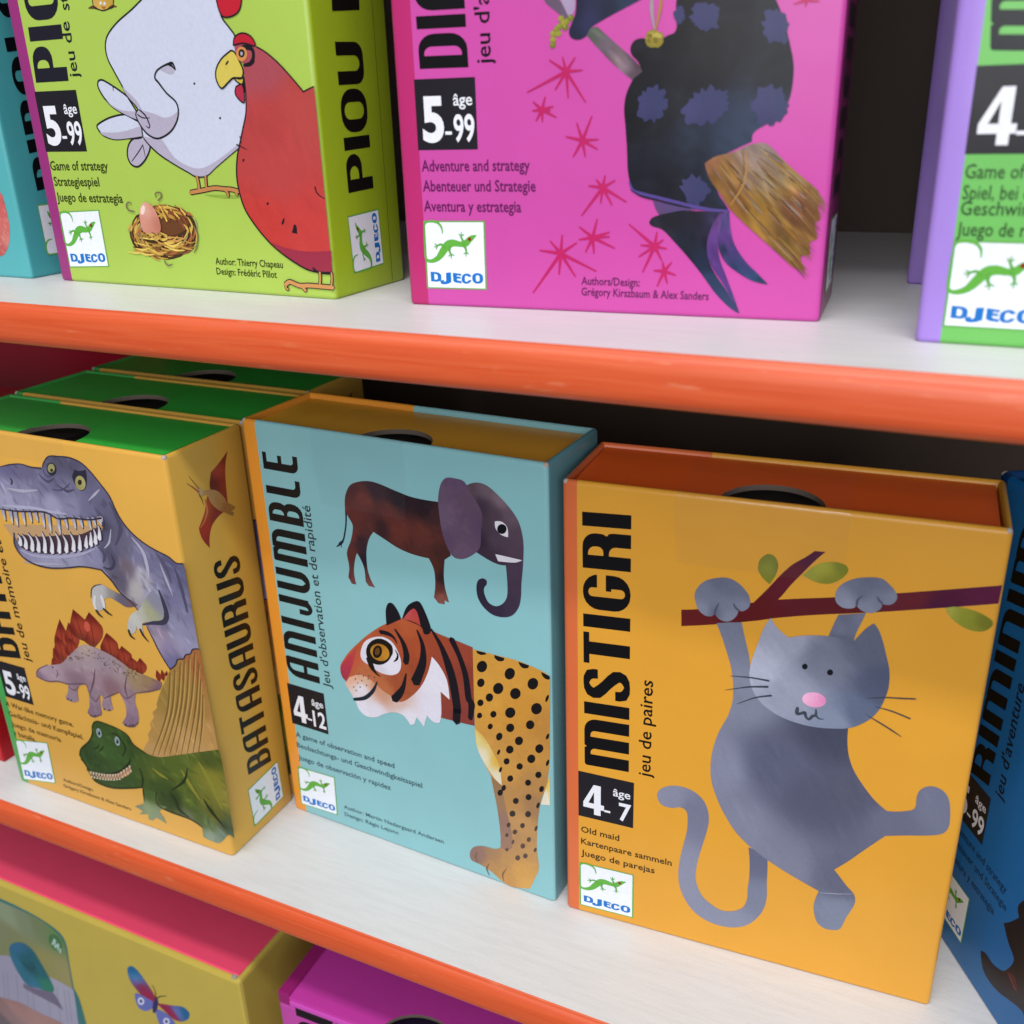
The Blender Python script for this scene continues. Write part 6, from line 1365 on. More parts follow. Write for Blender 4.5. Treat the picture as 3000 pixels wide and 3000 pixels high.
  ('s', 5, '1615,2655:8f8ba6 1627,2614:c6c2d2', '1617,2662 1625,2636 1634,2615', [36.4, 25.2, 4.2]),
  ('s', 4, '2a1e34', '740,2312 751,2358 733,2399', [56.5, 44.0, 6.3]),
  ('s', 5, '755,2392:bab6c8 733,2321:d0ccd8', '730,2313 744,2357 729,2388', [40.9, 28.3, 6.3]),
  ('s', 4, '2a1e34', '792,2295 807,2355 782,2406', [56.2, 43.7, 6.2]),
  ('s', 5, '815,2401:bab6c8 785,2304:d0ccd8', '783,2296 800,2354 779,2395', [40.7, 28.1, 6.3]),
  ('s', 4, '2a1e34', '855,2287 875,2362 848,2427', [55.7, 43.4, 6.2]),
  ('s', 5, '887,2424:bab6c8 848,2296:d0ccd8', '846,2288 868,2361 844,2417', [40.3, 27.9, 6.2]),
  ('s', 4, '2a1e34', '921,2290 939,2360 921,2423', [55.3, 43.0, 6.1]),
  ('s', 5, '950,2418:bab6c8 914,2299:d0ccd8', '911,2291 932,2359 917,2413', [40.0, 27.7, 6.2]),
  ('s', 4, '2a1e34', '987,2296 1009,2381 999,2459', [54.7, 42.6, 6.1]),
  ('s', 5, '1024,2454:bab6c8 980,2305:d0ccd8', '978,2297 1002,2380 996,2449', [39.6, 27.4, 6.1]),
  ('s', 4, '2a1e34', '1061,2304 1081,2382 1068,2454', [54.4, 42.3, 6.0]),
  ('s', 5, '1093,2448:bab6c8 1054,2313:d0ccd8', '1052,2305 1074,2381 1065,2443', [39.3, 27.2, 6.0]),
  ('s', 4, '2a1e34', '1137,2320 1158,2405 1136,2482', [53.8, 41.9, 6.0]),
  ('s', 5, '1173,2478:bab6c8 1130,2328:d0ccd8', '1128,2321 1151,2404 1133,2471', [38.9, 27.0, 6.0]),
  ('s', 4, '2a1e34', '1213,2338 1229,2409 1206,2474', [53.5, 41.6, 5.9]),
  ('s', 5, '1240,2469:bab6c8 1206,2346:d0ccd8', '1203,2339 1223,2408 1203,2463', [38.7, 26.8, 6.0]),
  ('s', 4, '2a1e34', '1288,2358 1306,2434 1286,2502', [52.9, 41.1, 5.9]),
  ('s', 5, '1317,2498:bab6c8 1281,2367:d0ccd8', '1279,2359 1299,2433 1283,2492', [38.3, 26.5, 5.9]),
  ('s', 4, '2a1e34', '1355,2379 1369,2442 1373,2502', [52.4, 40.8, 5.8]),
  ('s', 5, '1377,2493:bab6c8 1348,2388:d0ccd8', '1346,2380 1363,2441 1371,2492', [37.9, 26.2, 5.8]),
  ('s', 4, '2a1e34', '1424,2409 1435,2461 1447,2511', [52.0, 40.4, 5.8]),
  ('s', 5, '1439,2500:bab6c8 1417,2418:d0ccd8', '1415,2410 1429,2460 1444,2501', [37.6, 26.0, 5.8]),
  ('s', 4, '2a1e34', '1475,2430 1487,2489 1492,2544', [51.6, 40.1, 5.7]),
  ('s', 5, '1494,2535:bab6c8 1468,2439:d0ccd8', '1466,2431 1481,2488 1489,2534', [37.3, 25.8, 5.7]),
  ('s', 4, '2a1e34', '1523,2454 1536,2516 1527,2572', [51.3, 39.9, 5.7]),
  ('s', 5, '1543,2565:bab6c8 1517,2462:d0ccd8', '1515,2455 1530,2515 1525,2562', [37.1, 25.7, 5.7]),
  ('s', 4, '2a1e34', '1571,2494 1582,2549 1581,2602', [50.8, 39.5, 5.6]),
  ('s', 5, '1588,2594:bab6c8 1564,2503:d0ccd8', '1562,2495 1576,2548 1578,2592', [36.7, 25.4, 5.7]),
  ('s', 6, '9590b8', '716,2267 824,2245 990,2257 1192,2297 1360,2347 1498,2408', [8.7, 20.3, 23.2, 23.2, 20.3, 7.2]),
  ('s', 6, '9c98c0', '642,2606 810,2618 975,2633 1131,2631 1287,2637', [8.7, 26.1, 23.2, 23.2, 7.3]),
  ('s', 6, '3a3450', '1642,2650 1622,2600 1643,2580', [11.2, 19.7, 5.6]),
  ('p', 4, '26223a', ['1421,2929! 1459,2986! 1501,2980 1565,2999! 1563,2949 1540,2877 1492,2836 1451,2848 1431,2885'], [], 0),
  ('p', 5, '1475,2937:a39a38 1474,2880:8f8428 1520,2886:aaa040', ['1539,2908 1535,2884 1521,2862 1501,2846 1479,2840 1458,2844 1444,2858 1439,2879 1444,2902 1458,2924 1478,2940 1500,2946 1520,2942 1534,2928'], [], 1),
  ('p', 6, '2a2618', ['1506,2901 1502,2892 1495,2884 1486,2879 1477,2878 1470,2881 1466,2887 1467,2896 1471,2905 1478,2912 1487,2917 1496,2919 1503,2916 1507,2910'], [], 0),
  ('p', 4, '26223a', ['1285,2971 1279,2949 1265,2929 1245,2915 1223,2909 1204,2914 1192,2927 1188,2946 1195,2969 1209,2989 1229,3003 1251,3008 1269,3004 1282,2991'], [], 0),
  ('p', 5, '9a9038', ['1271,2970 1263,2955 1250,2942 1234,2934 1219,2932 1207,2937 1200,2947 1201,2961 1209,2976 1222,2989 1238,2997 1253,2999 1265,2994 1271,2984'], [], 0),
  ('p', 6, '2a2618', ['1250,2953 1247,2947 1242,2942 1236,2939 1230,2939 1225,2940 1222,2944 1222,2949 1225,2954 1230,2959 1236,2962 1243,2963 1248,2961 1250,2958'], [], 0),
  ('s', 4, '3b3556', '793,2831 803,2811 785,2784', [15.1, 21.1, 9.1]),
  ('s', 4, '454066', '1197,2806 1275,2811 1345,2844 1385,2879', [5.6, 11.2, 11.2, 4.2]),
  ('s', 4, '454066', '1148,2951 1165,2907 1225,2903', [5.7, 14.3, 5.7]),
  ('s', 4, '373152', '1643,2390 1658,2333 1614,2277 1539,2275', [8.8, 23.4, 20.5, 7.3]),
  ('s', 6, '2b2440', '708,2908 814,2937 932,2958 1039,2948 1136,2953', [4.3, 8.6, 5.7, 10.0, 11.5]),
  ('s', 6, '2b2440', '1148,2962 1179,3006 1238,3052 1332,3063 1437,3067 1533,3044 1606,2990 1674,2916 1739,2835 1773,2740 1814,2663 1880,2593 1967,2538 2070,2498 2175,2469 2236,2434 2292,2438', [6.6, 8.0, 8.0, 9.3, 9.3, 10.6, 10.6, 10.6, 10.6, 9.3, 9.3, 8.0]),
  ('s', 6, '2b2440', '694,2396 668,2316 686,2252 752,2197 859,2171 997,2172 1165,2203 1332,2243 1518,2252', [11.7, 13.2, 14.7, 14.7, 13.2, 11.7, 11.7, 8.8]),
  ('s', 6, '2b2440', '598,2572 765,2580 933,2601 1080,2618 1196,2588 1326,2613 1496,2627 1622,2659', [7.0, 12.6, 12.6, 14.0, 12.6, 12.6, 11.2, 14.0]),
  ('s', 6, '2b2440', '1518,2252 1592,2187 1660,2102 1751,2045 1798,1992', [14.6, 13.1, 10.2, 7.3]),
  ('s', 6, '2b2440', '1852,1875 1888,1792 1926,1699 1968,1619 1998,1571', [6.0, 11.9, 11.9, 8.9]),
  ('s', 6, '2b2440', '1997,1564 2059,1615 2091,1667 2146,1686 2175,1724 2221,1744 2251,1785 2306,1800', [8.5, 9.9, 8.5, 9.9, 8.5, 9.9, 8.5]),
  ('s', 4.8, '443d62', '1728,2790 1764,2704 1782,2603 1707,2473', [5.6, 31.0, 36.7, 8.5]),
  ('s', 4.8, '443d62', '1534,2432 1580,2380 1549,2314', [5.8, 32.0, 8.7]),
  ('s', 4.8, '443d62', '2215,2398 2242,2262 2260,2075', [5.5, 33.1, 13.8]),
  ('s', 4.8, '443d62', '1256,2849 1337,2814 1418,2837', [5.6, 22.5, 5.6]),
  ('s', 4.8, '443d62', '1089,2908 1167,2860 1238,2893', [5.7, 20.0, 5.7]),
  ('s', 4.9, '9a96b4', '722,2751 883,2750 1050,2780', [5.9, 26.4, 7.3]),
  ('s', 4.9, '9a96b4', '1534,2773 1608,2830 1662,2872', [5.5, 19.1, 5.5]),
  ('s', 4.9, '9a96b4', '1692,2588 1652,2487 1593,2430', [5.7, 17.2, 5.7]),
  ('s', 4.9, '9a96b4', '2090,2399 2122,2287 2154,2174', [5.5, 22.1, 5.5]),
  ('s', 4.9, '9a96b4', '719,2172 905,2189 1141,2228', [6.1, 18.4, 6.1]),
  ('p', 4, '1480,2104:a8a4a8 1398,2025:aaa6a8 1569,2096:8a8478 1648,2049:5a5070 1735,2042:6a4a5a', ['1403,2102 1487,2133 1572,2109 1657,2089 1782,2051 1807,2032! 1695,1996 1611,2023 1540,2041 1471,2008! 1464,1950 1432,1918 1383,1908 1361,1942 1366,2019'], [], 1),
  ('s', 5, '34304a', '1354,2004 1376,2071 1421,2111 1487,2133', [6.0, 8.9, 8.9, 4.5]),
  ('s', 6, 'c5c2c8', '1463,2038 1469,1989 1468,1938', [24.3, 30.4, 18.2]),
  ('s', 6, 'c5c2c8', '1398,2025 1374,1957 1383,1908', [21.5, 27.6, 18.4]),
  ('s', 6, '3a2c24', '1380,1907 1399,1879 1433,1860', [24.6, 21.5, 6.1]),
  ('s', 6, '3a2c24', '1460,1936 1492,1911 1532,1897', [22.7, 19.7, 6.1]),
  ('p', 4, '1813,1996:aaa698 1736,1917:b5b2a8 1903,2002:9a9a68 1688,1844:aaa8a8 1980,2091:7a7694', ['1973,2187! 2031,2125 2054,2033 2037,1955! 1914,1923 1820,1897 1810,1819! 1774,1824 1752,1857! 1723,1800 1668,1788 1668,1852 1718,1939 1816,2009 1859,2067'], [], 1),
  ('s', 5, '332f4c', '2032,2198 2055,2106 2063,2010 2021,1946 1913,1917 1817,1884', [7.4, 32.4, 44.2, 38.3, 26.5, 8.8]),
  ('s', 6, '30261e', '1668,1808 1677,1765 1713,1745', [22.6, 19.6, 6.0]),
  ('s', 6, '30261e', '1785,1839 1804,1792 1844,1753', [22.3, 19.3, 5.9]),
  ('s', 5, '4a4468', '2068,2488 2129,2382 2161,2270', [5.5, 30.1, 5.5]),
  ('s', 5, '9d97ba', '1872,2559 1951,2468 1967,2353 1960,2256', [5.6, 28.0, 30.8, 5.6]),
 ]),
 ('front','plated_dinosaur_picture',[
  ('p', 1, '910,1393:6e3222 934,1553:983a26 964,1746:641c12 857,1529:641c12', ['910,1393! 990,1495 1021,1594 999,1668 964,1746! 899,1638 851,1542 854,1453'], [], 1),
  ('s', 2, '641c12', '910,1393 937,1553 964,1746', [4.9, 8.1, 3.3]),
  ('p', 2, '1060,1508:6e3222 1055,1610:983a26 1051,1738:641c12 985,1582:641c12', ['1060,1508! 1121,1585 1133,1653 1100,1696 1051,1738! 1006,1657 975,1589 995,1534'], [], 1),
  ('s', 3, '641c12', '1060,1508 1059,1613 1051,1738', [4.8, 8.1, 3.2]),
  ('p', 3, '1173,1610:6e3222 1156,1724:983a26 1135,1864:641c12 1067,1684:641c12', ['1173,1610! 1241,1703 1251,1780 1202,1823 1135,1864! 1086,1770 1056,1691 1085,1630'], [], 1),
  ('s', 4, '641c12', '1173,1610 1160,1726 1135,1864', [4.7, 7.9, 3.2]),
  ('p', 1, '1270,1574:6e3222 1281,1709:983a26 1296,1874:641c12 1171,1673:641c12', ['1270,1574! 1373,1675 1404,1763 1362,1819 1296,1874! 1215,1771 1161,1683 1178,1610'], [], 1),
  ('s', 2, '641c12', '1270,1574 1288,1712 1296,1874', [4.7, 7.8, 3.1]),
  ('p', 2, '905,1362:6e3222 899,1466:983a26 892,1592:641c12 830,1436:641c12', ['905,1362! 962,1440 973,1508 940,1550 892,1592! 849,1512 823,1444 840,1387'], [], 1),
  ('s', 3, '641c12', '905,1362 903,1468 892,1592', [5.0, 8.3, 3.3]),
  ('p', 3, '1016,1421:6e3222 1023,1505:983a26 1031,1607:641c12 955,1481:641c12', ['1016,1421! 1078,1485 1098,1539 1071,1574 1031,1607! 982,1542 948,1486 959,1442'], [], 1),
  ('s', 4, '641c12', '1016,1421 1026,1505 1031,1607', [4.9, 8.2, 3.3]),
  ('p', 1, '874,1306:6e3222 850,1380:983a26 819,1471:641c12 796,1351:641c12', ['874,1306! 909,1370 905,1420 869,1446 819,1471! 797,1408 788,1355 814,1316'], [], 1),
  ('s', 2, '641c12', '874,1306 852,1382 819,1471', [5.1, 8.4, 3.4]),
  ('p', 2, '813,1286:6e3222 797,1324:983a26 778,1372:641c12 759,1302:641c12', ['813,1286! 839,1326 839,1354 813,1365 778,1372! 762,1334 753,1303 772,1285'], [], 1),
  ('s', 3, '641c12', '813,1286 799,1326 778,1372', [5.1, 8.5, 3.4]),
  ('p', 3, '1432,1529:6e3222 1432,1621:983a26 1432,1734:641c12 1346,1587:641c12', ['1432,1529! 1507,1604 1525,1666 1488,1702 1432,1734! 1375,1657 1337,1593 1356,1544'], [], 1),
  ('s', 4, '641c12', '1432,1529 1437,1622 1432,1734', [4.7, 7.8, 3.1]),
  ('p', 1, '1453,1512:6e3222 1474,1583:983a26 1502,1671:641c12 1423,1574:641c12', ['1453,1512! 1509,1557 1534,1602 1522,1635 1502,1671! 1454,1624 1418,1580 1418,1540'], [], 1),
  ('s', 2, '641c12', '1453,1512 1477,1584 1502,1671', [4.7, 7.8, 3.1]),
  ('p', 2, '1561,1482:6e3222 1559,1559:983a26 1559,1655:641c12 1484,1530:641c12', ['1561,1482! 1626,1547 1643,1601 1608,1628 1559,1655! 1510,1590 1476,1535 1493,1495'], [], 1),
  ('s', 3, '641c12', '1561,1482 1563,1561 1559,1655', [4.6, 7.7, 3.1]),
  ('p', 3, '1633,1465:6e3222 1630,1518:983a26 1626,1581:641c12 1576,1494:641c12', ['1633,1465! 1677,1512 1687,1547 1662,1566 1626,1581! 1592,1535 1571,1497 1583,1471'], [], 1),
  ('s', 4, '641c12', '1633,1465 1633,1518 1626,1581', [4.6, 7.7, 3.1]),
  ('p', 1, '1703,1447:6e3222 1711,1512:983a26 1720,1593:641c12 1653,1494:641c12', ['1703,1447! 1757,1495 1773,1538 1752,1566 1720,1593! 1678,1542 1648,1498 1657,1463'], [], 1),
  ('s', 2, '641c12', '1703,1447 1714,1514 1720,1593', [4.6, 7.6, 3.1]),
  ('p', 2, '1875,1433:6e3222 1870,1476:983a26 1864,1530:641c12 1848,1466:641c12', ['1875,1433! 1893,1465 1894,1493 1881,1512 1864,1530! 1852,1498 1844,1469 1853,1446'], [], 1),
  ('s', 3, '641c12', '1875,1433 1872,1478 1864,1530', [4.5, 7.6, 3.0]),
  ('p', 3, '1915,1451:6e3222 1915,1493:983a26 1916,1545:641c12 1894,1485:641c12', ['1915,1451! 1933,1479 1937,1506 1928,1526 1916,1545! 1902,1514 1892,1488 1897,1465'], [], 1),
  ('s', 4, '641c12', '1915,1451 1917,1493 1916,1545', [4.5, 7.5, 3.0]),
  ('p', 1, '1944,1496:6e3222 1952,1517:983a26 1963,1543:641c12 1939,1515:641c12', ['1944,1496! 1960,1507 1967,1521 1967,1532 1963,1543! 1948,1529 1938,1518 1937,1506'], [], 1),
  ('s', 2, '641c12', '1944,1496 1953,1517 1963,1543', [4.5, 7.5, 3.0]),
  ('p', 4, 'b85040', ['1277,1759 1270,1725 1249,1704 1226,1707 1215,1733 1223,1767 1244,1788 1266,1785'], [], 0),
  ('p', 5, '640,1241:a08a98 761,1241:9c8490 993,1408:927e86 1177,1545:a08c88 1177,1423:98858c 1338,1488:8f7c86 1484,1442:927e84 1208,1294:8f7680 1357,1248:7d5e68 1024,1221:7e6470 1635,1425:90785c 1784,1408:8f7450 1823,1378:6e5264 1116,1132:85707e 1126,979:7a6474 919,1082:8a7480 1525,1153:8a7280 1503,994:7c6476 1303,1096:8a7480 585,1171:7a6274', ['551,1177 584,1228 670,1283 782,1317 877,1353 987,1447 1114,1551 1195,1583 1313,1576 1433,1550 1518,1517 1616,1473 1720,1458 1808,1447 1895,1435! 1867,1375 1751,1326 1617,1279! 1582,1195 1591,1101 1574,1014 1511,961 1427,946 1409,969 1458,1038 1474,1140 1435,1240! 1343,1189 1329,1102 1330,1061 1271,1031 1219,1053 1249,1138! 1222,1159 1200,1041 1193,982 1098,936 1045,958 1080,1024 1107,1158 1091,1224! 1003,1174 974,1096 968,1045 900,1013 829,1031 873,1099 895,1175! 792,1171 662,1139 578,1147'], [], 1, (120, 2.4, 0.8, -60, 60, 0.16)),
  ('p', 6, '6a5646', ['1060,1449 1054,1443 1046,1443 1048,1449 1056,1453'], [], 0),
  ('p', 6, '5a4a3a', ['1486,1436 1480,1431 1473,1431 1475,1436 1483,1440'], [], 0),
  ('p', 6, '4a3c30', ['1657,1447 1652,1441 1645,1441 1646,1447 1654,1450'], [], 0),
  ('p', 6, '6a5646', ['1574,1412 1569,1407 1562,1407 1563,1412 1571,1416'], [], 0),
  ('p', 6, '5a4a3a', ['1360,1460 1354,1454 1347,1454 1348,1460 1356,1464'], [], 0),
  ('p', 6, '6a5646', ['1308,1524 1303,1518 1295,1518 1297,1524 1305,1528'], [], 0),
  ('p', 6, '5a4a3a', ['1393,1463 1387,1457 1380,1457 1382,1463 1390,1466'], [], 0),
  ('p', 6, '4a3c30', ['1585,1441 1580,1435 1573,1435 1574,1441 1582,1444'], [], 0),
  ('p', 6, '5a4a3a', ['1137,1462 1131,1456 1124,1456 1126,1462 1134,1465'], [], 0),
  ('p', 6, '5a4a3a', ['1566,1418 1561,1412 1554,1412 1555,1418 1563,1421'], [], 0),
  ('p', 6, '4a3c30', ['1060,1455 1054,1449 1046,1449 1048,1455 1056,1458'], [], 0),
  ('p', 6, '6a5646', ['1578,1432 1572,1426 1565,1426 1567,1432 1574,1435'], [], 0),
  ('p', 6, '6a5646', ['1477,1487 1471,1482 1464,1482 1465,1487 1473,1491'], [], 0),
  ('p', 6, '4a3c30', ['1659,1441 1653,1435 1646,1435 1648,1441 1655,1444'], [], 0),
  ('p', 6, '5a4a3a', ['1004,1428 998,1422 991,1422 992,1428 1001,1432'], [], 0),
  ('p', 6, '6a5646', ['1065,1431 1059,1425 1051,1425 1053,1431 1061,1434'], [], 0),
  ('p', 6, '6a5646', ['1264,1486 1258,1480 1251,1480 1252,1486 1260,1490'], [], 0),
  ('p', 6, '6a5646', ['1314,1532 1308,1527 1301,1527 1303,1532 1311,1536'], [], 0),
  ('p', 6, '6a5646', ['1079,1441 1073,1435 1066,1435 1067,1441 1076,1445'], [], 0),
  ('p', 6, '6a5646', ['1656,1455 1650,1449 1643,1449 1645,1455 1652,1459'], [], 0),
  ('p', 6, '6a5646', ['1224,1545 1218,1539 1211,1539 1212,1545 1220,1548'], [], 0),
  ('p', 6, '4a3c30', ['1009,1412 1003,1406 995,1406 997,1412 1005,1415'], [], 0),
  ('p', 6, '5a4a3a', ['1137,1499 1131,1493 1124,1493 1125,1499 1133,1503'], [], 0),
  ('p', 6, '4a3c30', ['1598,1441 1593,1435 1586,1435 1587,1441 1595,1444'], [], 0),
  ('p', 6, '6a5646', ['1350,1466 1344,1460 1337,1460 1339,1466 1347,1469'], [], 0),
  ('p', 6, '4a3c30', ['1003,1424 996,1418 989,1418 991,1424 999,1428'], [], 0),
  ('p', 6, '4a3c30', ['1465,1490 1459,1485 1452,1485 1454,1490 1462,1494'], [], 0),
  ('p', 6, '5a4a3a', ['982,1405 976,1400 969,1400 970,1405 979,1409'], [], 0),
  ('p', 6, '6a5646', ['1413,1515 1407,1509 1400,1509 1402,1515 1410,1518'], [], 0),
  ('p', 6, '6a5646', ['1096,1447 1090,1441 1083,1441 1084,1447 1093,1451'], [], 0),
  ('p', 6, '5a4a3a', ['1326,1498 1320,1493 1313,1493 1314,1498 1322,1502'], [], 0),
  ('p', 6, '5a4a3a', ['1374,1480 1369,1475 1362,1475 1363,1480 1371,1484'], [], 0),
  ('p', 6, '6a5646', ['1479,1453 1474,1447 1467,1447 1468,1453 1476,1457'], [], 0),
  ('p', 6, '6a5646', ['1470,1417 1464,1412 1457,1412 1458,1417 1466,1421'], [], 0),
  ('p', 6, '6a5646', ['1503,1473 1497,1467 1490,1467 1492,1473 1499,1476'], [], 0),
  ('p', 6, '5a4a3a', ['1329,1501 1323,1495 1316,1495 1317,1501 1325,1504'], [], 0),
  ('p', 6, '5a4a3a', ['1002,1433 995,1427 988,1427 990,1433 998,1436'], [], 0),
  ('p', 6, '6a5646', ['1648,1395 1642,1389 1635,1389 1636,1395 1644,1399'], [], 0),
  ('p', 6, '5a4a3a', ['1487,1451 1481,1445 1474,1445 1476,1451 1483,1454'], [], 0),
  ('p', 6, '5a4a3a', ['1459,1508 1453,1502 1446,1502 1447,1508 1455,1511'], [], 0),
  ('p', 6, '4a3c30', ['1275,1533 1269,1527 1261,1527 1263,1533 1271,1536'], [], 0),
  ('p', 6, '5a4a3a', ['1012,1416 1006,1410 998,1410 1000,1416 1008,1420'], [], 0),
  ('p', 6, '4a3c30', ['1355,1445 1349,1439 1342,1439 1344,1445 1352,1448'], [], 0),
  ('p', 6, '5a4a3a', ['1542,1411 1537,1405 1530,1405 1531,1411 1539,1414'], [], 0),
  ('p', 6, '5a4a3a', ['1094,1441 1088,1435 1081,1435 1082,1441 1090,1444'], [], 0),
  ('p', 6, '6a5646', ['1245,1486 1239,1480 1232,1480 1234,1486 1242,1489'], [], 0),
  ('p', 6, '6a5646', ['1596,1480 1591,1475 1584,1475 1585,1480 1593,1484'], [], 0),
  ('p', 6, '5a4a3a', ['1316,1511 1310,1505 1303,1505 1304,1511 1312,1514'], [], 0),
  ('p', 6, '5a4a3a', ['987,1419 981,1413 973,1413 975,1419 983,1422'], [], 0),
  ('p', 6, '4a3c30', ['1512,1477 1506,1471 1499,1471 1500,1477 1508,1481'], [], 0),
  ('p', 6, '4a3c30', ['1437,1432 1432,1426 1424,1426 1426,1431 1434,1435'], [], 0),
  ('p', 6, '4a3c30', ['1582,1455 1577,1450 1570,1450 1571,1455 1579,1459'], [], 0),
  ('p', 6, '4a3c30', ['1247,1525 1241,1519 1234,1519 1235,1525 1243,1528'], [], 0),
  ('p', 6, '6a5646', ['1538,1424 1532,1418 1525,1418 1527,1424 1535,1428'], [], 0),
  ('p', 6, '6a5646', ['1077,1444 1071,1438 1064,1438 1065,1444 1074,1448'], [], 0),
  ('p', 6, '4a3c30', ['991,1423 985,1417 978,1417 979,1423 988,1427'], [], 0),
  ('p', 6, '4a3c30', ['1624,1461 1619,1456 1612,1456 1613,1461 1621,1465'], [], 0),
  ('p', 6, '6a5646', ['1533,1474 1527,1468 1521,1468 1522,1474 1530,1477'], [], 0),
  ('p', 6, '6a5646', ['1631,1406 1626,1401 1619,1401 1620,1406 1628,1410'], [], 0),
  ('p', 6, '4a3c30', ['1559,1435 1554,1429 1547,1429 1548,1434 1556,1438'], [], 0),
  ('p', 6, '6a5646', ['1319,1493 1313,1487 1306,1487 1307,1493 1315,1497'], [], 0),
  ('p', 6, '5a4a3a', ['1571,1413 1565,1408 1558,1408 1560,1413 1567,1417'], [], 0),
  ('p', 6, '6a5646', ['1620,1443 1614,1438 1607,1438 1609,1443 1616,1447'], [], 0),
  ('p', 6, '5a4a3a', ['1443,1491 1437,1485 1430,1485 1432,1491 1439,1494'], [], 0),
  ('p', 6, '4a3c30', ['1007,1431 1001,1425 994,1425 995,1431 1004,1434'], [], 0),
  ('p', 6, '5a4a3a', ['1350,1454 1344,1448 1337,1448 1339,1454 1347,1457'], [], 0),
  ('p', 6, '5a4a3a', ['1331,1477 1325,1471 1318,1471 1320,1477 1328,1480'], [], 0),
  ('p', 6, '4a3c30', ['1542,1433 1536,1427 1530,1427 1531,1433 1539,1436'], [], 0),
  ('p', 6, '4a3c30', ['1082,1456 1076,1450 1069,1450 1071,1456 1079,1460'], [], 0),
  ('p', 6, '4a3c30', ['1628,1421 1623,1415 1616,1415 1617,1421 1625,1425'], [], 0),
  ('p', 6, '6a5646', ['1453,1500 1447,1494 1440,1494 1442,1500 1449,1504'], [], 0),
  ('p', 6, '5a4a3a', ['1369,1451 1363,1445 1356,1445 1358,1451 1366,1454'], [], 0),
  ('p', 6, '5a4a3a', ['1525,1420 1519,1414 1512,1414 1513,1420 1521,1423'], [], 0),
  ('p', 6, '6a5646', ['1214,1535 1208,1529 1201,1529 1202,1535 1211,1538'], [], 0),
  ('p', 6, '5a4a3a', ['1210,1494 1204,1488 1197,1488 1199,1494 1207,1498'], [], 0),
  ('p', 6, '5a4a3a', ['1356,1468 1350,1462 1343,1462 1345,1468 1353,1471'], [], 0),
  ('p', 6, '6a5646', ['1290,1489 1284,1484 1277,1484 1278,1489 1286,1493'], [], 0),
  ('p', 6, '6a5646', ['1455,1479 1449,1473 1442,1473 1444,1479 1451,1482'], [], 0),
  ('p', 6, '6a5646', ['988,1423 981,1417 974,1417 976,1423 984,1427'], [], 0),
  ('p', 6, '4a3c30', ['1296,1494 1290,1489 1283,1489 1284,1494 1292,1498'], [], 0),
  ('p', 6, '5a4a3a', ['1180,1497 1174,1491 1167,1491 1169,1497 1177,1500'], [], 0),
  ('p', 6, '4a3c30', ['1142,1498 1136,1493 1128,1493 1130,1498 1138,1502'], [], 0),
  ('p', 6, '4a3c30', ['992,1422 986,1416 978,1416 980,1422 988,1425'], [], 0),
  ('p', 6, '4a3c30', ['1197,1493 1191,1487 1184,1487 1186,1493 1194,1496'], [], 0),
  ('p', 6, '6a5646', ['1446,1502 1441,1496 1434,1496 1435,1502 1443,1505'], [], 0),
  ('p', 6, '4a3c30', ['1357,1507 1351,1501 1344,1501 1346,1507 1354,1510'], [], 0),
  ('p', 6, '5a4a3a', ['1500,1490 1494,1485 1487,1485 1488,1490 1496,1494'], [], 0),
  ('p', 6, '6a5646', ['1124,1460 1118,1454 1110,1454 1112,1460 1120,1463'], [], 0),
  ('p', 6, '5a4a3a', ['1401,1437 1395,1431 1388,1431 1389,1437 1397,1440'], [], 0),
  ('p', 6, '4a3c30', ['1452,1421 1446,1415 1439,1415 1441,1421 1449,1425'], [], 0),
  ('s', 6, '5e4858', '547,1161 664,1144 792,1173 895,1175 1090,1221 1107,1158', [6.8, 11.8, 10.1, 10.1, 6.8]),
  ('s', 5.6, '5e4450', '1257,1137 1342,1186 1434,1237', [4.9, 11.4, 6.5]),
  ('p', 6, '3c3038', ['778,1295 770,1287 759,1284 756,1290 763,1297 774,1300'], [], 0),
  ('s', 6, '70586a', '806,1280 802,1237 775,1203', [5.2, 10.4, 5.2]),
  ('s', 5.6, '5e4450', '1616,1276 1750,1323 1867,1373', [6.1, 10.8, 6.1]),
  ('p', 6, '3c3038', ['778,1295 770,1287 759,1284 756,1290 763,1297 774,1300'], [], 0),
  ('s', 6, '70586a', '806,1280 802,1237 775,1203', [5.2, 10.4, 5.2]),
  ('s', 5.6, '5e4450', '1045,958 1097,933 1192,979', [6.8, 13.6, 6.8]),
  ('p', 6, '3c3038', ['778,1295 770,1287 759,1284 756,1290 763,1297 774,1300'], [], 0),
  ('s', 6, '70586a', '806,1280 802,1237 775,1203', [5.2, 10.4, 5.2]),
  ('s', 5.6, '5e4450', '1408,966 1430,944 1514,959 1573,1011', [6.5, 13.1, 13.1, 6.5]),
  ('p', 6, '3c3038', ['778,1295 770,1287 759,1284 756,1290 763,1297 774,1300'], [], 0),
  ('s', 6, '70586a', '806,1280 802,1237 775,1203', [5.2, 10.4, 5.2]),
  ('s', 5.6, '5e4450', '709,1300 583,1225 554,1175', [5.3, 8.9, 7.1]),
  ('p', 6, '3c3038', ['778,1295 770,1287 759,1284 756,1290 763,1297 774,1300'], [], 0),
  ('s', 6, '70586a', '806,1280 802,1237 775,1203', [5.2, 10.4, 5.2]),
  ('s', 5.6, '5e4450', '1231,1382 1183,1260 1108,1130', [5.1, 16.9, 6.8]),
  ('p', 6, '3c3038', ['778,1295 770,1287 759,1284 756,1290 763,1297 774,1300'], [], 0),
  ('s', 6, '70586a', '806,1280 802,1237 775,1203', [5.2, 10.4, 5.2]),
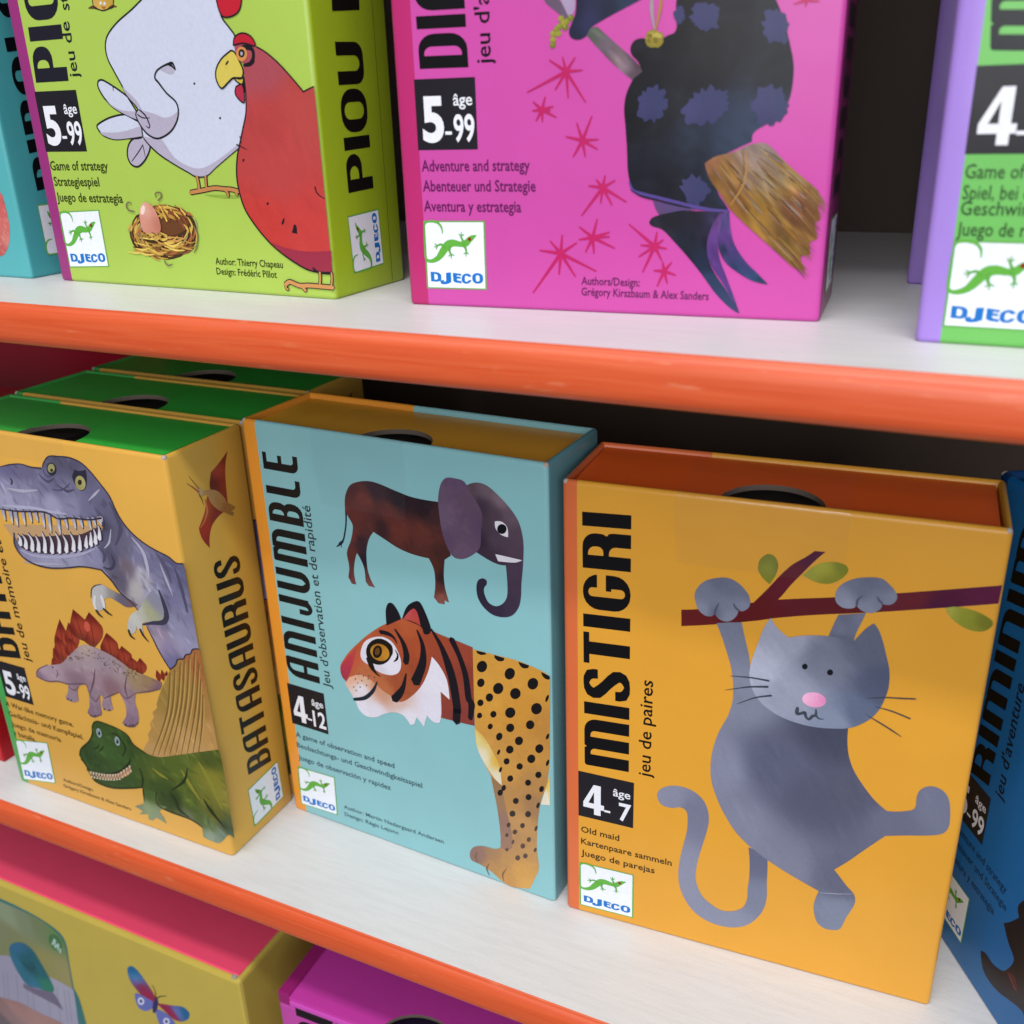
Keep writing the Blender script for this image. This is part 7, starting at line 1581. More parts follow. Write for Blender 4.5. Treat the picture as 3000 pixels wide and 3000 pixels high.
  ('s', 5.6, '5e4450', '1553,1405 1509,1286 1522,1207', [4.8, 14.5, 6.5]),
  ('p', 6, '3c3038', ['778,1295 770,1287 759,1284 756,1290 763,1297 774,1300'], [], 0),
  ('s', 6, '70586a', '806,1280 802,1237 775,1203', [5.2, 10.4, 5.2]),
  ('s', 6, '6e545e', '1107,1158 1154,1085 1222,1159', [5.0, 15.0, 5.0]),
  ('s', 6, '6e545e', '1435,1240 1505,1203 1609,1277', [4.8, 14.3, 4.8]),
  ('s', 6, '6e545e', '1003,1174 950,1133 892,1153', [5.2, 15.5, 5.2]),
  ('p', 7, '453848', ['867,1033 859,1025 846,1021 841,1027 850,1035 862,1038'], [], 0),
  ('p', 7, '453848', ['900,1032 892,1023 879,1020 875,1025 883,1033 896,1037'], [], 0),
  ('p', 7, '453848', ['1087,943 1078,934 1066,931 1061,936 1069,944 1082,948'], [], 0),
  ('p', 7, '453848', ['1130,951 1122,943 1110,940 1105,945 1113,953 1126,956'], [], 0),
  ('p', 7, '453848', ['1450,959 1442,951 1430,948 1426,952 1433,961 1445,964'], [], 0),
  ('p', 7, '453848', ['1491,963 1483,955 1471,952 1467,957 1474,965 1486,968'], [], 0),
  ('p', 7, '453848', ['1525,975 1518,967 1506,964 1502,969 1509,977 1521,980'], [], 0),
  ('p', 7, '453848', ['1253,1043 1245,1035 1233,1032 1228,1037 1236,1045 1248,1048'], [], 0),
  ('p', 7, '453848', ['1302,1046 1294,1038 1282,1035 1278,1040 1285,1048 1298,1051'], [], 0),
 ]),
 ('front','green_dinosaur_picture',[
  ('p', 1, '2216,1717:9a6038 2280,1682:9a5c30 2089,1586:96703a 2081,1402:917436 1957,1305:8c7038 2206,1303:98703a 2242,1114:a8804a 1750,908:a07c44 1690,778:ab8654 2058,926:b08a58', ['2309,1804! 2251,1785 2221,1741! 2175,1724 2146,1686! 2091,1667 2059,1615! 1997,1564! 1861,1347 1796,1223! 1798,1197! 1740,1141! 1746,1101! 1692,1032! 1694,990! 1644,921! 1647,879! 1594,808! 1559,755! 1727,732 1965,837 2325,975!'], [], 1, (60, 6, 0.8, -72, 14, 0.18)),
  ('s', 2, '6e5228', '1991,1537 1881,1164 1650,738', [8.3, 13.3, 5.0]),
  ('s', 2, 'b08c50', '2001,1513 1898,1162 1672,752', [5.0, 11.6, 5.0]),
  ('s', 2, '6e5228', '2043,1575 1932,1191 1710,756', [8.3, 13.2, 5.0]),
  ('s', 2, 'b08c50', '2053,1552 1949,1189 1732,769', [4.9, 11.5, 4.9]),
  ('s', 2, '6e5228', '2108,1642 1988,1233 1770,773', [8.2, 13.1, 4.9]),
  ('s', 2, 'b08c50', '2117,1618 2006,1231 1792,786', [4.9, 11.4, 4.9]),
  ('s', 2, '6e5228', '2151,1677 2035,1259 1830,790', [8.1, 13.0, 4.9]),
  ('s', 2, 'b08c50', '2161,1654 2052,1256 1851,804', [4.9, 11.3, 4.9]),
  ('s', 2, '6e5228', '2203,1721 2085,1289 1889,807', [8.1, 12.9, 4.8]),
  ('s', 2, 'b08c50', '2212,1698 2103,1287 1910,821', [4.8, 11.3, 4.8]),
  ('s', 2, '6e5228', '2261,1765 2138,1319 1947,824', [8.0, 12.8, 4.8]),
  ('s', 2, 'b08c50', '2271,1743 2155,1316 1968,837', [4.8, 11.2, 4.8]),
  ('s', 2, '6e5228', '2280,1682 2172,1281 2005,841', [8.0, 12.7, 4.8]),
  ('s', 2, 'b08c50', '2290,1659 2189,1279 2026,854', [4.8, 11.1, 4.8]),
  ('s', 2, '6e5228', '2272,1553 2190,1220 2063,858', [7.9, 12.6, 4.7]),
  ('s', 2, 'b08c50', '2282,1530 2207,1218 2083,871', [4.7, 11.0, 4.7]),
  ('s', 2, '6e5228', '2265,1423 2209,1158 2120,874', [7.8, 12.6, 4.7]),
  ('s', 2, 'b08c50', '2275,1400 2226,1156 2140,887', [4.7, 10.9, 4.7]),
  ('p', 3, '1112,860:34481f 975,661:2e4420 1109,655:3a5426 1307,784:33491f 885,516:2a3e1c 1068,494:304620 1296,606:365024 1428,746:32461e 947,291:2b421c 1238,365:324820 1530,631:3e4f20 1615,583:4a5620 1649,447:36491c 1867,730:4c5a22 2029,778:525f24 2196,869:454f1e 2094,727:6e6e26 2207,691:7a7428 1951,541:4c5a20 1792,374:2c3c18 1947,365:4a5a20 2122,479:666626 2174,351:5a5a22 2290,575:7d7630 2005,266:475626 2108,241:4f6038 2264,264:3e4a30 2103,135:7c8a78 2220,190:6a7a68 1928,270:5c6448', ['833,516 865,570 980,677 1033,751 1054,830 1104,894 1173,906 1236,894 1334,892 1423,859 1470,787 1587,741 1714,742 1882,805 2129,905 2327,984! 2343,871 2338,194! 2284,212 2209,127 2156,91 2049,94 2020,107! 2026,198! 1921,238 1700,240! 1588,279 1503,297 1476,393! 1332,341 1116,282 947,291 898,368 878,423 839,472'], [], 1, (260, 3.6, 0.8, -40, 60, 0.25)),
  ('p', 4, '1514,345:3f5524 1477,183:7c8a60 1395,187:6a7860 1551,146:76846a', ['1486,382! 1609,376 1593,266! 1692,275! 1596,206! 1635,158! 1655,104! 1556,132! 1504,84! 1463,86! 1475,136! 1376,104! 1420,149! 1341,169! 1446,226!'], [], 1),
  ('s', 5, '1f2c12', '1476,393 1470,332 1460,253', [7.1, 17.7, 7.1]),
  ('s', 5, '1f2c12', '1772,427 1806,364 1823,295 1908,249', [6.8, 33.9, 30.5, 6.8]),
  ('s', 5, '1f2c12', '2093,485 2150,387 2264,264', [6.5, 39.3, 6.5]),
  ('s', 5, '1f2c12', '1988,724 1931,592 1778,458', [6.7, 23.6, 6.7]),
  ('s', 5, '1f2c12', '1485,574 1494,473 1467,391', [7.0, 20.9, 8.7]),
  ('s', 5, '1f2c12', '1060,597 1105,639 1149,681', [5.3, 14.0, 5.3]),
  ('s', 5, '1f2c12', '1014,613 1064,642 1090,679', [5.3, 14.1, 5.3]),
  ('s', 5.5, '1f2b14', '833,501 870,575 983,678 1039,760 1061,839 1107,892 1176,903 1333,889 1426,857 1473,785 1586,737', [10.0, 11.7, 11.7, 10.0, 10.0, 10.0, 11.7, 10.0]),
  ('s', 5.5, '1f2b14', '842,470 881,421 901,366 950,288 1119,279 1335,341 1472,392', [12.2, 13.9, 13.9, 15.7, 13.9, 12.2]),
  ('s', 5.5, '1f2b14', '1613,391 1595,274 1700,240 1921,235 2030,197', [6.7, 13.5, 13.5, 13.5, 10.1]),
  ('s', 5.5, '1f2b14', '1252,826 1317,823 1376,731 1318,627', [5.2, 12.1, 13.9, 5.2]),
  ('s', 4.6, '7c7a2c', '2112,817 2188,671 2265,439', [9.7, 54.8, 12.9]),
  ('s', 4.6, '7c7a2c', '1920,689 1987,567 2057,459', [9.8, 42.6, 9.8]),
  ('s', 4.6, '7c7a2c', '1622,615 1694,578 1768,557', [6.7, 30.1, 6.7]),
  ('s', 6, '1a2412', '879,378 966,366 1113,405 1246,468 1350,556 1402,622 1399,636', [8.6, 17.2, 17.2, 17.2, 17.2, 13.7, 6.9]),
  ('p', 5, '966,366:8a6a50 1145,397:a07a60 1335,492:a87a58', ['886,377! 1004,377 1131,408 1264,473 1392,561! 1379,505 1325,452 1212,398 1065,350 962,349 910,349'], [], 1),
  ('p', 6, 'c8b49a', ['909,371! 937,378! 914,336!'], [], 0),
  ('p', 7, 'c8b49a', ['907,309! 934,320! 928,346!'], [], 0),
  ('s', 8, '4a2a22', '935,373 921,344', [5.5, 3.7]),
  ('p', 6, 'c8b49a', ['939,374! 967,381! 944,339!'], [], 0),
  ('p', 7, 'c8b49a', ['937,312! 964,324! 959,349!'], [], 0),
  ('s', 8, '4a2a22', '966,376 951,347', [5.5, 3.7]),
  ('p', 6, 'c8b49a', ['972,379! 999,386! 976,344!'], [], 0),
  ('p', 7, 'c8b49a', ['969,318! 996,329! 991,355!'], [], 0),
  ('s', 8, '4a2a22', '998,381 984,352', [5.5, 3.7]),
  ('p', 6, 'c8b49a', ['1002,382! 1029,389! 1006,347!'], [], 0),
  ('p', 7, 'c8b49a', ['999,321! 1026,332! 1021,358!'], [], 0),
  ('s', 8, '4a2a22', '1028,384 1013,355', [5.5, 3.7]),
  ('p', 6, 'c8b49a', ['1034,387! 1061,394! 1038,352!'], [], 0),
  ('p', 7, 'c8b49a', ['1032,326! 1058,337! 1053,363!'], [], 0),
  ('s', 8, '4a2a22', '1060,389 1046,361', [5.5, 3.6]),
  ('p', 6, 'c8b49a', ['1064,394! 1091,400! 1069,359!'], [], 0),
  ('p', 7, 'c8b49a', ['1062,332! 1089,343! 1084,369!'], [], 0),
  ('s', 8, '4a2a22', '1090,395 1076,367', [5.4, 3.6]),
  ('p', 6, 'c8b49a', ['1097,402! 1124,409! 1102,367!'], [], 0),
  ('p', 7, 'c8b49a', ['1095,341! 1122,352! 1116,378!'], [], 0),
  ('s', 8, '4a2a22', '1123,404 1109,375', [5.4, 3.6]),
  ('p', 6, 'c8b49a', ['1128,411! 1155,418! 1133,377!'], [], 0),
  ('p', 7, 'c8b49a', ['1126,350! 1153,361! 1147,387!'], [], 0),
  ('s', 8, '4a2a22', '1154,413 1140,385', [5.4, 3.6]),
  ('p', 6, 'c8b49a', ['1161,421! 1188,428! 1166,387!'], [], 0),
  ('p', 7, 'c8b49a', ['1159,360! 1186,371! 1180,397!'], [], 0),
  ('s', 8, '4a2a22', '1187,423 1173,395', [5.4, 3.6]),
  ('p', 6, 'c8b49a', ['1192,432! 1219,439! 1197,398!'], [], 0),
  ('p', 7, 'c8b49a', ['1191,372! 1217,383! 1211,408!'], [], 0),
  ('s', 8, '4a2a22', '1218,434 1204,406', [5.4, 3.6]),
  ('p', 6, 'c8b49a', ['1226,445! 1252,452! 1231,411!'], [], 0),
  ('p', 7, 'c8b49a', ['1224,385! 1250,396! 1245,421!'], [], 0),
  ('s', 8, '4a2a22', '1251,447 1238,419', [5.3, 3.6]),
  ('p', 6, 'c8b49a', ['1261,474! 1287,480! 1266,440!'], [], 0),
  ('p', 7, 'c8b49a', ['1260,414! 1286,425! 1280,450!'], [], 0),
  ('s', 8, '4a2a22', '1286,476 1273,448', [5.3, 3.5]),
  ('p', 6, 'c8b49a', ['1298,505! 1325,511! 1303,470!'], [], 0),
  ('p', 7, 'c8b49a', ['1297,445! 1323,455! 1317,480!'], [], 0),
  ('s', 8, '4a2a22', '1323,506 1310,478', [5.3, 3.5]),
  ('p', 6, 'c8b49a', ['1333,533! 1359,539! 1338,499!'], [], 0),
  ('p', 7, 'c8b49a', ['1332,473! 1358,484! 1352,509!'], [], 0),
  ('s', 8, '4a2a22', '1358,534 1345,507', [5.2, 3.5]),
  ('p', 6, 'c8b49a', ['1370,563! 1396,569! 1375,529!'], [], 0),
  ('p', 7, 'c8b49a', ['1369,503! 1394,514! 1389,539!'], [], 0),
  ('s', 8, '4a2a22', '1395,564 1382,537', [5.2, 3.5]),
  ('p', 5, '8a98a0', ['1147,806 1145,787 1138,768 1128,755 1115,749 1104,752 1095,763 1092,779 1093,799 1100,817 1111,830 1123,836 1135,833 1143,822'], [], 0),
  ('p', 6, '1c2418', ['1134,800 1133,789 1129,779 1124,771 1117,768 1111,770 1107,776 1105,786 1105,796 1109,807 1115,814 1121,817 1127,815 1132,809'], [], 0),
  ('p', 7, 'a0aab0', ['1122,805 1121,802 1119,798 1116,796 1114,796 1112,797 1111,799 1112,802 1113,806 1115,809 1118,811 1120,812 1122,811 1123,808'], [], 0),
  ('p', 5, '8a98a0', ['1330,782 1329,763 1322,744 1312,731 1300,725 1288,728 1280,739 1276,755 1278,774 1284,792 1295,806 1307,811 1318,809 1326,798'], [], 0),
  ('p', 6, '1c2418', ['1318,776 1317,765 1313,755 1308,747 1302,744 1295,746 1291,752 1289,761 1290,772 1293,782 1299,790 1305,793 1311,791 1316,785'], [], 0),
  ('p', 7, 'a0aab0', ['1306,781 1305,777 1303,774 1300,772 1298,772 1296,772 1296,775 1296,778 1297,781 1299,785 1302,787 1304,787 1306,786 1307,784'], [], 0),
 ]),
 ('front','title',[
  ('T', 1, '141414', 'BATA', 'round', [20.59, 64.2, 21.01, 106.74, 0.91, 61.24]),
 ]),
 ('front','age_badge',[
  ('b', 1, '1e1c22', [5.3, 43.06, 21.3, 60.12], '5', '-99'),
 ]),
 ('front','small_print',[
  ('t', 1, '4a3714', 'A War-like memory game.', 3.84, 38.38, 38.3, 2.3, 0, 0.014),
  ('t', 1, '4a3714', 'Gedächtnis- und Kampfspiel.', 4.18, 33.66, 42.1, 2.3, 0, 0.014),
  ('t', 1, '4a3714', 'Juego de memoria', 4.17, 28.66, 28.42, 2.3, 0, 0.014),
  ('t', 1, '4a3714', 'y batalla.', 4.02, 24.35, 13.22, 2.3, 0, 0.014),
  ('t', 1, '5a4420', 'Authors/Design:', 28.0, 8.45, 16.78, 1.6, 0, 0.014),
  ('t', 1, '5a4420', 'Grégory Kirszbaum & Alex Sanders', 27.32, 5.39, 36.98, 1.6, 0, 0.014),
  ('t', 1, '1c1812', 'jeu de mémoire et', 26.02, 63.83, 51.75, 3.9, 1, 0.008),
 ]),
 ('front','maker_logo',[
  ('l', 1, '', [2.71, 1.5, 22.82, 5.58, 3.92, 21.98]),
 ]),
 ('right','flying_reptile_picture',[
  ('p', 1, '523,2999:7a2a22 442,2931:a03c2c 498,2816:8a3028 399,2851:6a241c', ['354,2824! 351,2868 380,2943! 466,2980 563,3033! 526,2950 507,2861 494,2685! 410,2780'], [], 1),
  ('p', 1, '265,2709:a04a2a 237,2576:a03424 257,2490:8a2c22 380,2636:7c2a20', ['310,2797! 271,2707 226,2648 193,2613! 199,2553 225,2493 263,2438! 275,2512 316,2583 390,2622 460,2634! 375,2735'], [], 1),
  ('s', 2, 'c0704a', '288,2786 291,2699 250,2638 205,2608', [8.7, 17.4, 13.0, 5.4]),
  ('p', 3, '264,2824:b08a5a 360,2789:b58a56 424,2717:ad7f4a 466,2662:9a6238 522,2601:8a6a34', ['233,2854 282,2846 343,2833 414,2797 467,2730 491,2686 561,2625! 545,2612! 511,2615! 540,2589! 522,2571! 457,2621 388,2672 336,2740 312,2806 262,2815'], [], 1),
  ('p', 4, 'b89a70', ['236,2899! 263,2876 282,2846 262,2815! 235,2834'], [], 0),
  ('s', 4, '9a7040', '249,2871 212,2931 173,2991', [10.4, 7.3, 2.1]),
  ('s', 4, '9a5a38', '245,2850 194,2905 148,2948', [12.5, 8.3, 2.1]),
  ('s', 4, '8a5a34', '246,2826 260,2792 267,2749', [13.0, 8.7, 2.2]),
  ('p', 5, '3a241a', ['250,2834 247,2831 242,2833 241,2837 244,2839 248,2838'], [], 0),
 ]),
 ('right','side_title',[
  ('T', 1, '15120e', 'BATASAURUS', 'round', [27.29, 25.18, 26.3, 114.1, 14.25, 27.56]),
 ]),
 ('right','side_logo',[
  ('l', 1, '', [31.25, 5.25, 30.77, 22.81, 13.12, 4.22]),
 ]),
],
'purp':[
 ('front','title',[
  ('T', 1, '0d1016', 'M', 'slab', [18.02, 57.45, 16.68, 68.98, 7.12, 58.08]),
 ]),
 ('front','age_badge',[
  ('b', 1, '1e1c22', [5.121501064052091, 38.967725817320684, 23.72150106405209, 55.38805107048932], '4', '-99'),
 ]),
 ('front','small_print',[
  ('t', 1, '1e3a1a', 'Game of speed', 5.67, 34.27, 18.89, 2.75, 0, 0.006),
  ('t', 1, '1e3a1a', 'Spiel, bei dem', 5.73, 30.19, 16.21, 2.75, 0, 0.006),
  ('t', 1, '1e3a1a', 'Geschwindigkeit', 5.77, 27.06, 21.78, 2.75, 0, 0.006),
  ('t', 1, '1e3a1a', 'Juego de rapidez', 5.57, 22.9, 20.77, 2.75, 0, 0.006),
 ]),
 ('front','maker_logo',[
  ('l', 1, '', [5.225969330316943, 3.7390059921976473, 23.725969330316943, 3.7390059921976473, 5.225969330316943, 21.939005992197647]),
 ]),
],
'blue':[
 ('front','title',[
  ('T', 1, '03060a', 'RIMINIMI', 'round', [20.51, 68.51, 24.14, 158.09, 10.95, 66.46]),
 ]),
 ('front','age_badge',[
  ('b', 1, '1e1c22', [3.9274467702370117, 48.45941196541664, 22.527446770237013, 65.5570460754932], '5', '-99'),
 ]),
 ('front','small_print',[
  ('t', 1, '021a30', 'Adventure and strategy', 5.6, 42.83, 31.13, 2.75, 0, 0),
  ('t', 1, '021a30', 'Abenteuer und Strategie', 5.6, 37.65, 32.62, 2.75, 0, 0),
  ('t', 1, '021a30', 'Aventura y estrategia', 5.6, 31.66, 27.77, 2.75, 0, 0),
  ('t', 1, '020a14', "jeu d'aventure", 27.63, 68.58, 38.57, 3.9, 1, 0.008),
 ]),
 ('front','maker_logo',[
  ('l', 1, '', [3.0908880282260505, 8.342621058692101, 21.59088802822605, 8.342621058692101, 3.0908880282260505, 26.6426210586921]),
 ]),
 ('front','creature_picture',[
  ('p', 1, '763,280:1c1216 925,369:22161a 937,636:10121e 899,843:0e1220', ['620,307! 674,336 748,334 832,372 874,426! 908,505 906,553 836,599 769,674! 820,733 882,827! 855,882 895,968! 1052,1102! 1246,446! 1094,285! 1054,308 934,258 852,219 750,196 670,217'], [], 1),
  ('s', 2, '6e2a2a', '889,416 926,405 967,381 987,387', [7.7, 19.3, 19.3, 5.8]),
  ('s', 2, '6e2a2a', '906,435 952,433 980,396', [5.8, 11.6, 5.8]),
 ]),
],
'teal':[
 ('right','side_title',[
  ('T', 1, '0c0f12', 'PIPOLO', 'slab', [18.7, 29.35, 17.56, 93.65, 9.31, 28.15]),
 ]),
 ('right','side_logo',[
  ('l', 1, '', [25.04842857782385, 6.792440039193659, 25.04842857782385, 23.748329307738373, 8.092539309279132, 6.792440039193659]),
 ]),
 ('front','monster_picture',[
  ('p', 1, '2116,453:b85a58 2127,305:b8605c 2052,172:a85250 2141,255:c07a70', ['1920,597! 2156,570 2179,483 2183,405 2174,326 2141,245 2094,183 2027,145 1749,119!'], [], 1),
  ('s', 2, 'a85450', '2086,441 2099,416', [3.9, 6.5]),
  ('s', 2, 'a85450', '2137,516 2149,491', [3.8, 6.4]),
  ('s', 2, 'c88078', '2077,274 2090,249', [3.9, 6.6]),
  ('s', 2, 'c88078', '2138,329 2151,303', [3.9, 6.5]),
  ('s', 2, 'a85450', '2066,313 2077,287', [3.9, 6.6]),
  ('s', 2, 'd09088', '2039,247 2050,221', [4.0, 6.6]),
  ('s', 2, 'd09088', '2103,307 2116,282', [3.9, 6.5]),
  ('s', 2, 'd09088', '2163,407 2176,382', [3.9, 6.4]),
  ('s', 2, 'c88078', '2100,410 2111,385', [3.9, 6.5]),
  ('s', 2, 'd09088', '2153,464 2166,439', [3.8, 6.4]),
  ('s', 2, 'c88078', '2041,195 2054,169', [4.0, 6.6]),
  ('s', 2, 'a85450', '2157,523 2169,498', [3.8, 6.4]),
  ('s', 2, 'a85450', '2051,279 2062,253', [3.9, 6.6]),
  ('s', 2, 'c88078', '2111,335 2124,310', [3.9, 6.5]),
  ('s', 2, 'a85450', '2001,169 2012,143', [4.0, 6.7]),
  ('s', 2, 'd09088', '2138,401 2151,376', [3.9, 6.4]),
  ('s', 2, 'd09088', '2113,515 2125,490', [3.8, 6.4]),
  ('s', 2, 'c88078', '2131,348 2144,322', [3.9, 6.5]),
  ('s', 2, 'c88078', '2064,185 2077,159', [4.0, 6.6]),
  ('s', 2, 'a85450', '2170,514 2183,489', [3.8, 6.4]),
  ('s', 2, 'a85450', '2139,339 2151,313', [3.9, 6.5]),
  ('s', 2, 'd09088', '2085,285 2098,259', [3.9, 6.6]),
  ('s', 2, 'c88078', '2127,371 2139,346', [3.9, 6.5]),
  ('s', 2, 'a85450', '2129,549 2140,524', [3.8, 6.4]),
  ('s', 2, 'd09088', '2132,360 2145,335', [3.9, 6.5]),
  ('s', 2, 'd09088', '2089,451 2102,426', [3.9, 6.5]),
 ]),
],
'yellow':[
 ('front','photo_picture',[
  ('p', 1, '2f6a6c', ['748,2278! 1072,2252 1287,2245 1595,2209 1777,2155 1862,2092 1883,1983 1852,1721 1823,1423! 1862,1295 1868,939! 2029,-138! -568,-1560!'], [], 0),
  ('p', 2, '1121,2062:7f8a70 1340,2069:737c62 1556,2076:6a7654 1032,1784:74785a 1767,2082:5f7a4a 1515,1576:868250 1725,1565:8c8458 1122,1719:757a50', ['740,2255! 1060,2212 1277,2212 1590,2193 1759,2128 1833,2060 1860,1973 1835,1713 1802,1403! 1411,1218! 377,1196!'], [], 1),
  ('p', 3, '812,1274:8d8aa0 1284,1161:918ea4 1626,1209:9694a8 947,790:8d8aa0 1710,928:928fa5', ['403,1272! 799,1412 976,1465 1360,1416 1581,1429 1811,1397! 1788,1178 1749,912 1647,-347! -568,-1560!'], [], 1),
  ('s', 4, '6c6a7c', '771,1183 569,388', [6.0, 8.9, 6.0]),
  ('s', 4, '6c6a7c', '832,1194 639,421', [5.9, 8.9, 5.9]),
  ('s', 4, '6c6a7c', '977,1218 805,500', [5.8, 8.7, 5.8]),
  ('s', 4, '6c6a7c', '1120,1242 968,577', [5.7, 8.6, 5.7]),
  ('s', 4, '6c6a7c', '1202,1256 1062,621', [5.7, 8.5, 5.7]),
  ('s', 4, '6c6a7c', '1434,1295 1324,746', [5.5, 8.3, 5.5]),
  ('s', 4, '6c6a7c', '1570,1318 1478,818', [5.4, 8.1, 5.4]),
  ('s', 4, '6c6a7c', '1672,1335 1592,872', [5.4, 8.0, 5.4]),
  ('s', 4, '6c6a7c', '1728,1345 1654,902', [5.3, 8.0, 5.3]),
  ('p', 4, '675f76', ['1056,1145! 1263,1162 1476,1215 1538,1126 1571,1013! 1470,1042 1308,1054 1046,1075'], [], 0),
  ('p', 5, '1104,1660:2a5f80 1029,1420:27647e 1221,1502:1a5560 1241,1458:174a58 1374,1464:1d5a64 1208,1201:2d6a86 1429,1278:28705a 1147,1260:256276', ['982,1557 1035,1652 1160,1734 1275,1751 1368,1698 1441,1544 1503,1385 1518,1265 1453,1210 1266,1174 1104,1155 1018,1278 975,1429'], [], 1),
  ('s', 6, '174650', '1141,1457 1177,1431 1252,1421 1313,1479 1288,1541', [20.9, 33.9, 28.7, 23.5, 7.8]),
  ('p', 6, '812,728:8f6a68 1154,720:95706c 633,532:7a5a5c 519,364:4a3a44', ['198,674! 583,746 896,811 1177,797 1459,809 1610,761! 1246,-566! -568,-1560!'], [], 1),
  ('p', 3, '3f6a40', ['1815,2035 1825,1993 1817,1946 1793,1901 1756,1870 1715,1857 1677,1866 1651,1894 1641,1937 1649,1985 1674,2029 1711,2061 1752,2073 1789,2064'], [], 0),
  ('s', 4, 'a8c0b8', '1678,1918 1736,2011', [17.1, 14.6]),
  ('s', 4, 'a8c0b8', '1707,1910 1741,1993', [17.1, 14.6]),
  ('s', 4, 'a8c0b8', '1713,1892 1770,1966', [17.1, 14.6]),
  ('s', 4, 'a8c0b8', '1744,1876 1773,1957', [17.1, 14.6]),
  ('s', 4, 'a8c0b8', '1765,1854 1786,1913', [17.1, 14.7]),
 ]),
 ('front','butterfly_picture',[
  ('p', 1, '2710,2035:1f5a86 2733,1968:3a78a0 2750,1918:5a6aa8 2777,1872:86203e 2841,1774:8c1f40', ['2660,2043 2724,2093 2792,2062 2864,1959 2919,1867 2942,1800! 2895,1716! 2794,1733 2728,1782 2662,1869 2644,1959'], [], 1),
  ('p', 2, '5f66a8', ['2680,1740 2742,1759 2891,1742! 2907,1687! 2786,1571 2696,1559 2665,1635'], [], 0),
  ('p', 3, 'c0c4dc', ['2781,1705 2780,1684 2770,1660 2753,1639 2734,1624 2715,1618 2700,1623 2693,1638 2695,1660 2705,1683 2721,1705 2741,1720 2760,1725 2774,1720'], [], 0),
  ('p', 4, '3a3470', ['2757,1687 2757,1676 2752,1665 2745,1655 2736,1648 2728,1646 2721,1649 2718,1657 2718,1667 2723,1679 2730,1689 2739,1695 2747,1697 2754,1694'], [], 0),
  ('p', 1, '3004,1741:861f48 3103,1680:8c1f40 3190,1740:5a6aa8 3267,1756:1f5a86', ['2938,1740! 3128,1798 3266,1843 3332,1806 3305,1716 3206,1636 3110,1624 3011,1686'], [], 1),
  ('p', 2, '5f66a8', ['2900,1654! 3006,1664 3092,1625 3123,1551 3069,1426 2952,1410 2906,1508'], [], 0),
  ('p', 3, 'c0c4dc', ['3058,1584 3057,1564 3047,1541 3031,1520 3012,1505 2994,1499 2980,1503 2973,1516 2975,1536 2984,1559 3000,1580 3019,1594 3038,1601 3052,1597'], [], 0),
  ('p', 4, '3a3470', ['3035,1565 3035,1555 3030,1544 3023,1535 3015,1528 3006,1525 3000,1528 2997,1535 2997,1544 3002,1555 3009,1565 3017,1572 3025,1574 3032,1572'], [], 0),
  ('p', 5, '30285e', ['2948,1710 2927,1661 2904,1619 2884,1593 2869,1589 2864,1607 2870,1644 2884,1691 2905,1740 2927,1781 2948,1806 2962,1810 2967,1793 2962,1757'], [], 0),
  ('s', 5, '2a2430', '2942,1800 2956,1884 2936,1962', [11.1, 8.9, 4.5]),
  ('s', 5, '2a2430', '2952,1805 3010,1854 3090,1896', [11.1, 8.9, 4.4]),
 ]),
],
'purp2':[
 ('front','title',[
  ('T', 1, '1a1018', 'MIMI', 'slab', [26, 64, 26, 118.5, 8, 64]),
 ]),
],
}

def frames(W, D, H):
    w, d = W/2, D/2
    A = np.array
    return {'front': (A([-w, -d, 0.]), A([1., 0, 0]), A([0, 0, 1.]), A([0, -1., 0])),
            'right': (A([w, -d, 0.]), A([0, 1., 0]), A([0, 0, 1.]), A([1., 0, 0])),
            'left': (A([-w, d, 0.]), A([0, -1., 0]), A([0, 0, 1.]), A([-1., 0, 0])),
            'top': (A([-w, -d, H]), A([1., 0, 0]), A([0, 1., 0]), A([0, 0, 1.]))}
def draw(key, root, W, D, H):
    FR = frames(W, D, H)
    for face, name, ents in ART[key]:
        fr = FR[face]
        p = Print(); subs = []
        for e in ents:
            k = e[0]
            if k == 'p': p.poly(e[1], e[2], [(1, smooth(parse(s))) for s in e[3]]+[(-1, smooth(parse(s))) for s in e[4]], (.55 if len(e) > 6 else 1.1) if e[5] else 0, e[6] if len(e) > 6 else None)
            elif k == 's': p.stroke(e[1], e[2], parse(e[3]), [x/20 for x in e[4]])
            elif k == 't':
                q = Print(); q.text(e[1], e[2], e[3], e[4], e[5], e[6], e[7], e[8], e[9])
                q.build('text_line', root, fr)
            elif k == 'T': p.title(e[1], e[2], e[3], e[4], e[5])
            elif k == 'b': subs = [('numbers', p.badge(e[1], e[2], e[3], e[4], e[5]))]
            elif k == 'l': subs = list(zip(('lizard', 'lettering'), p.logo(e[1], e[3])))
        if not p.V: continue
        o = p.build(name, root, fr)
        for n, q in subs: q.build(n, o, fr)

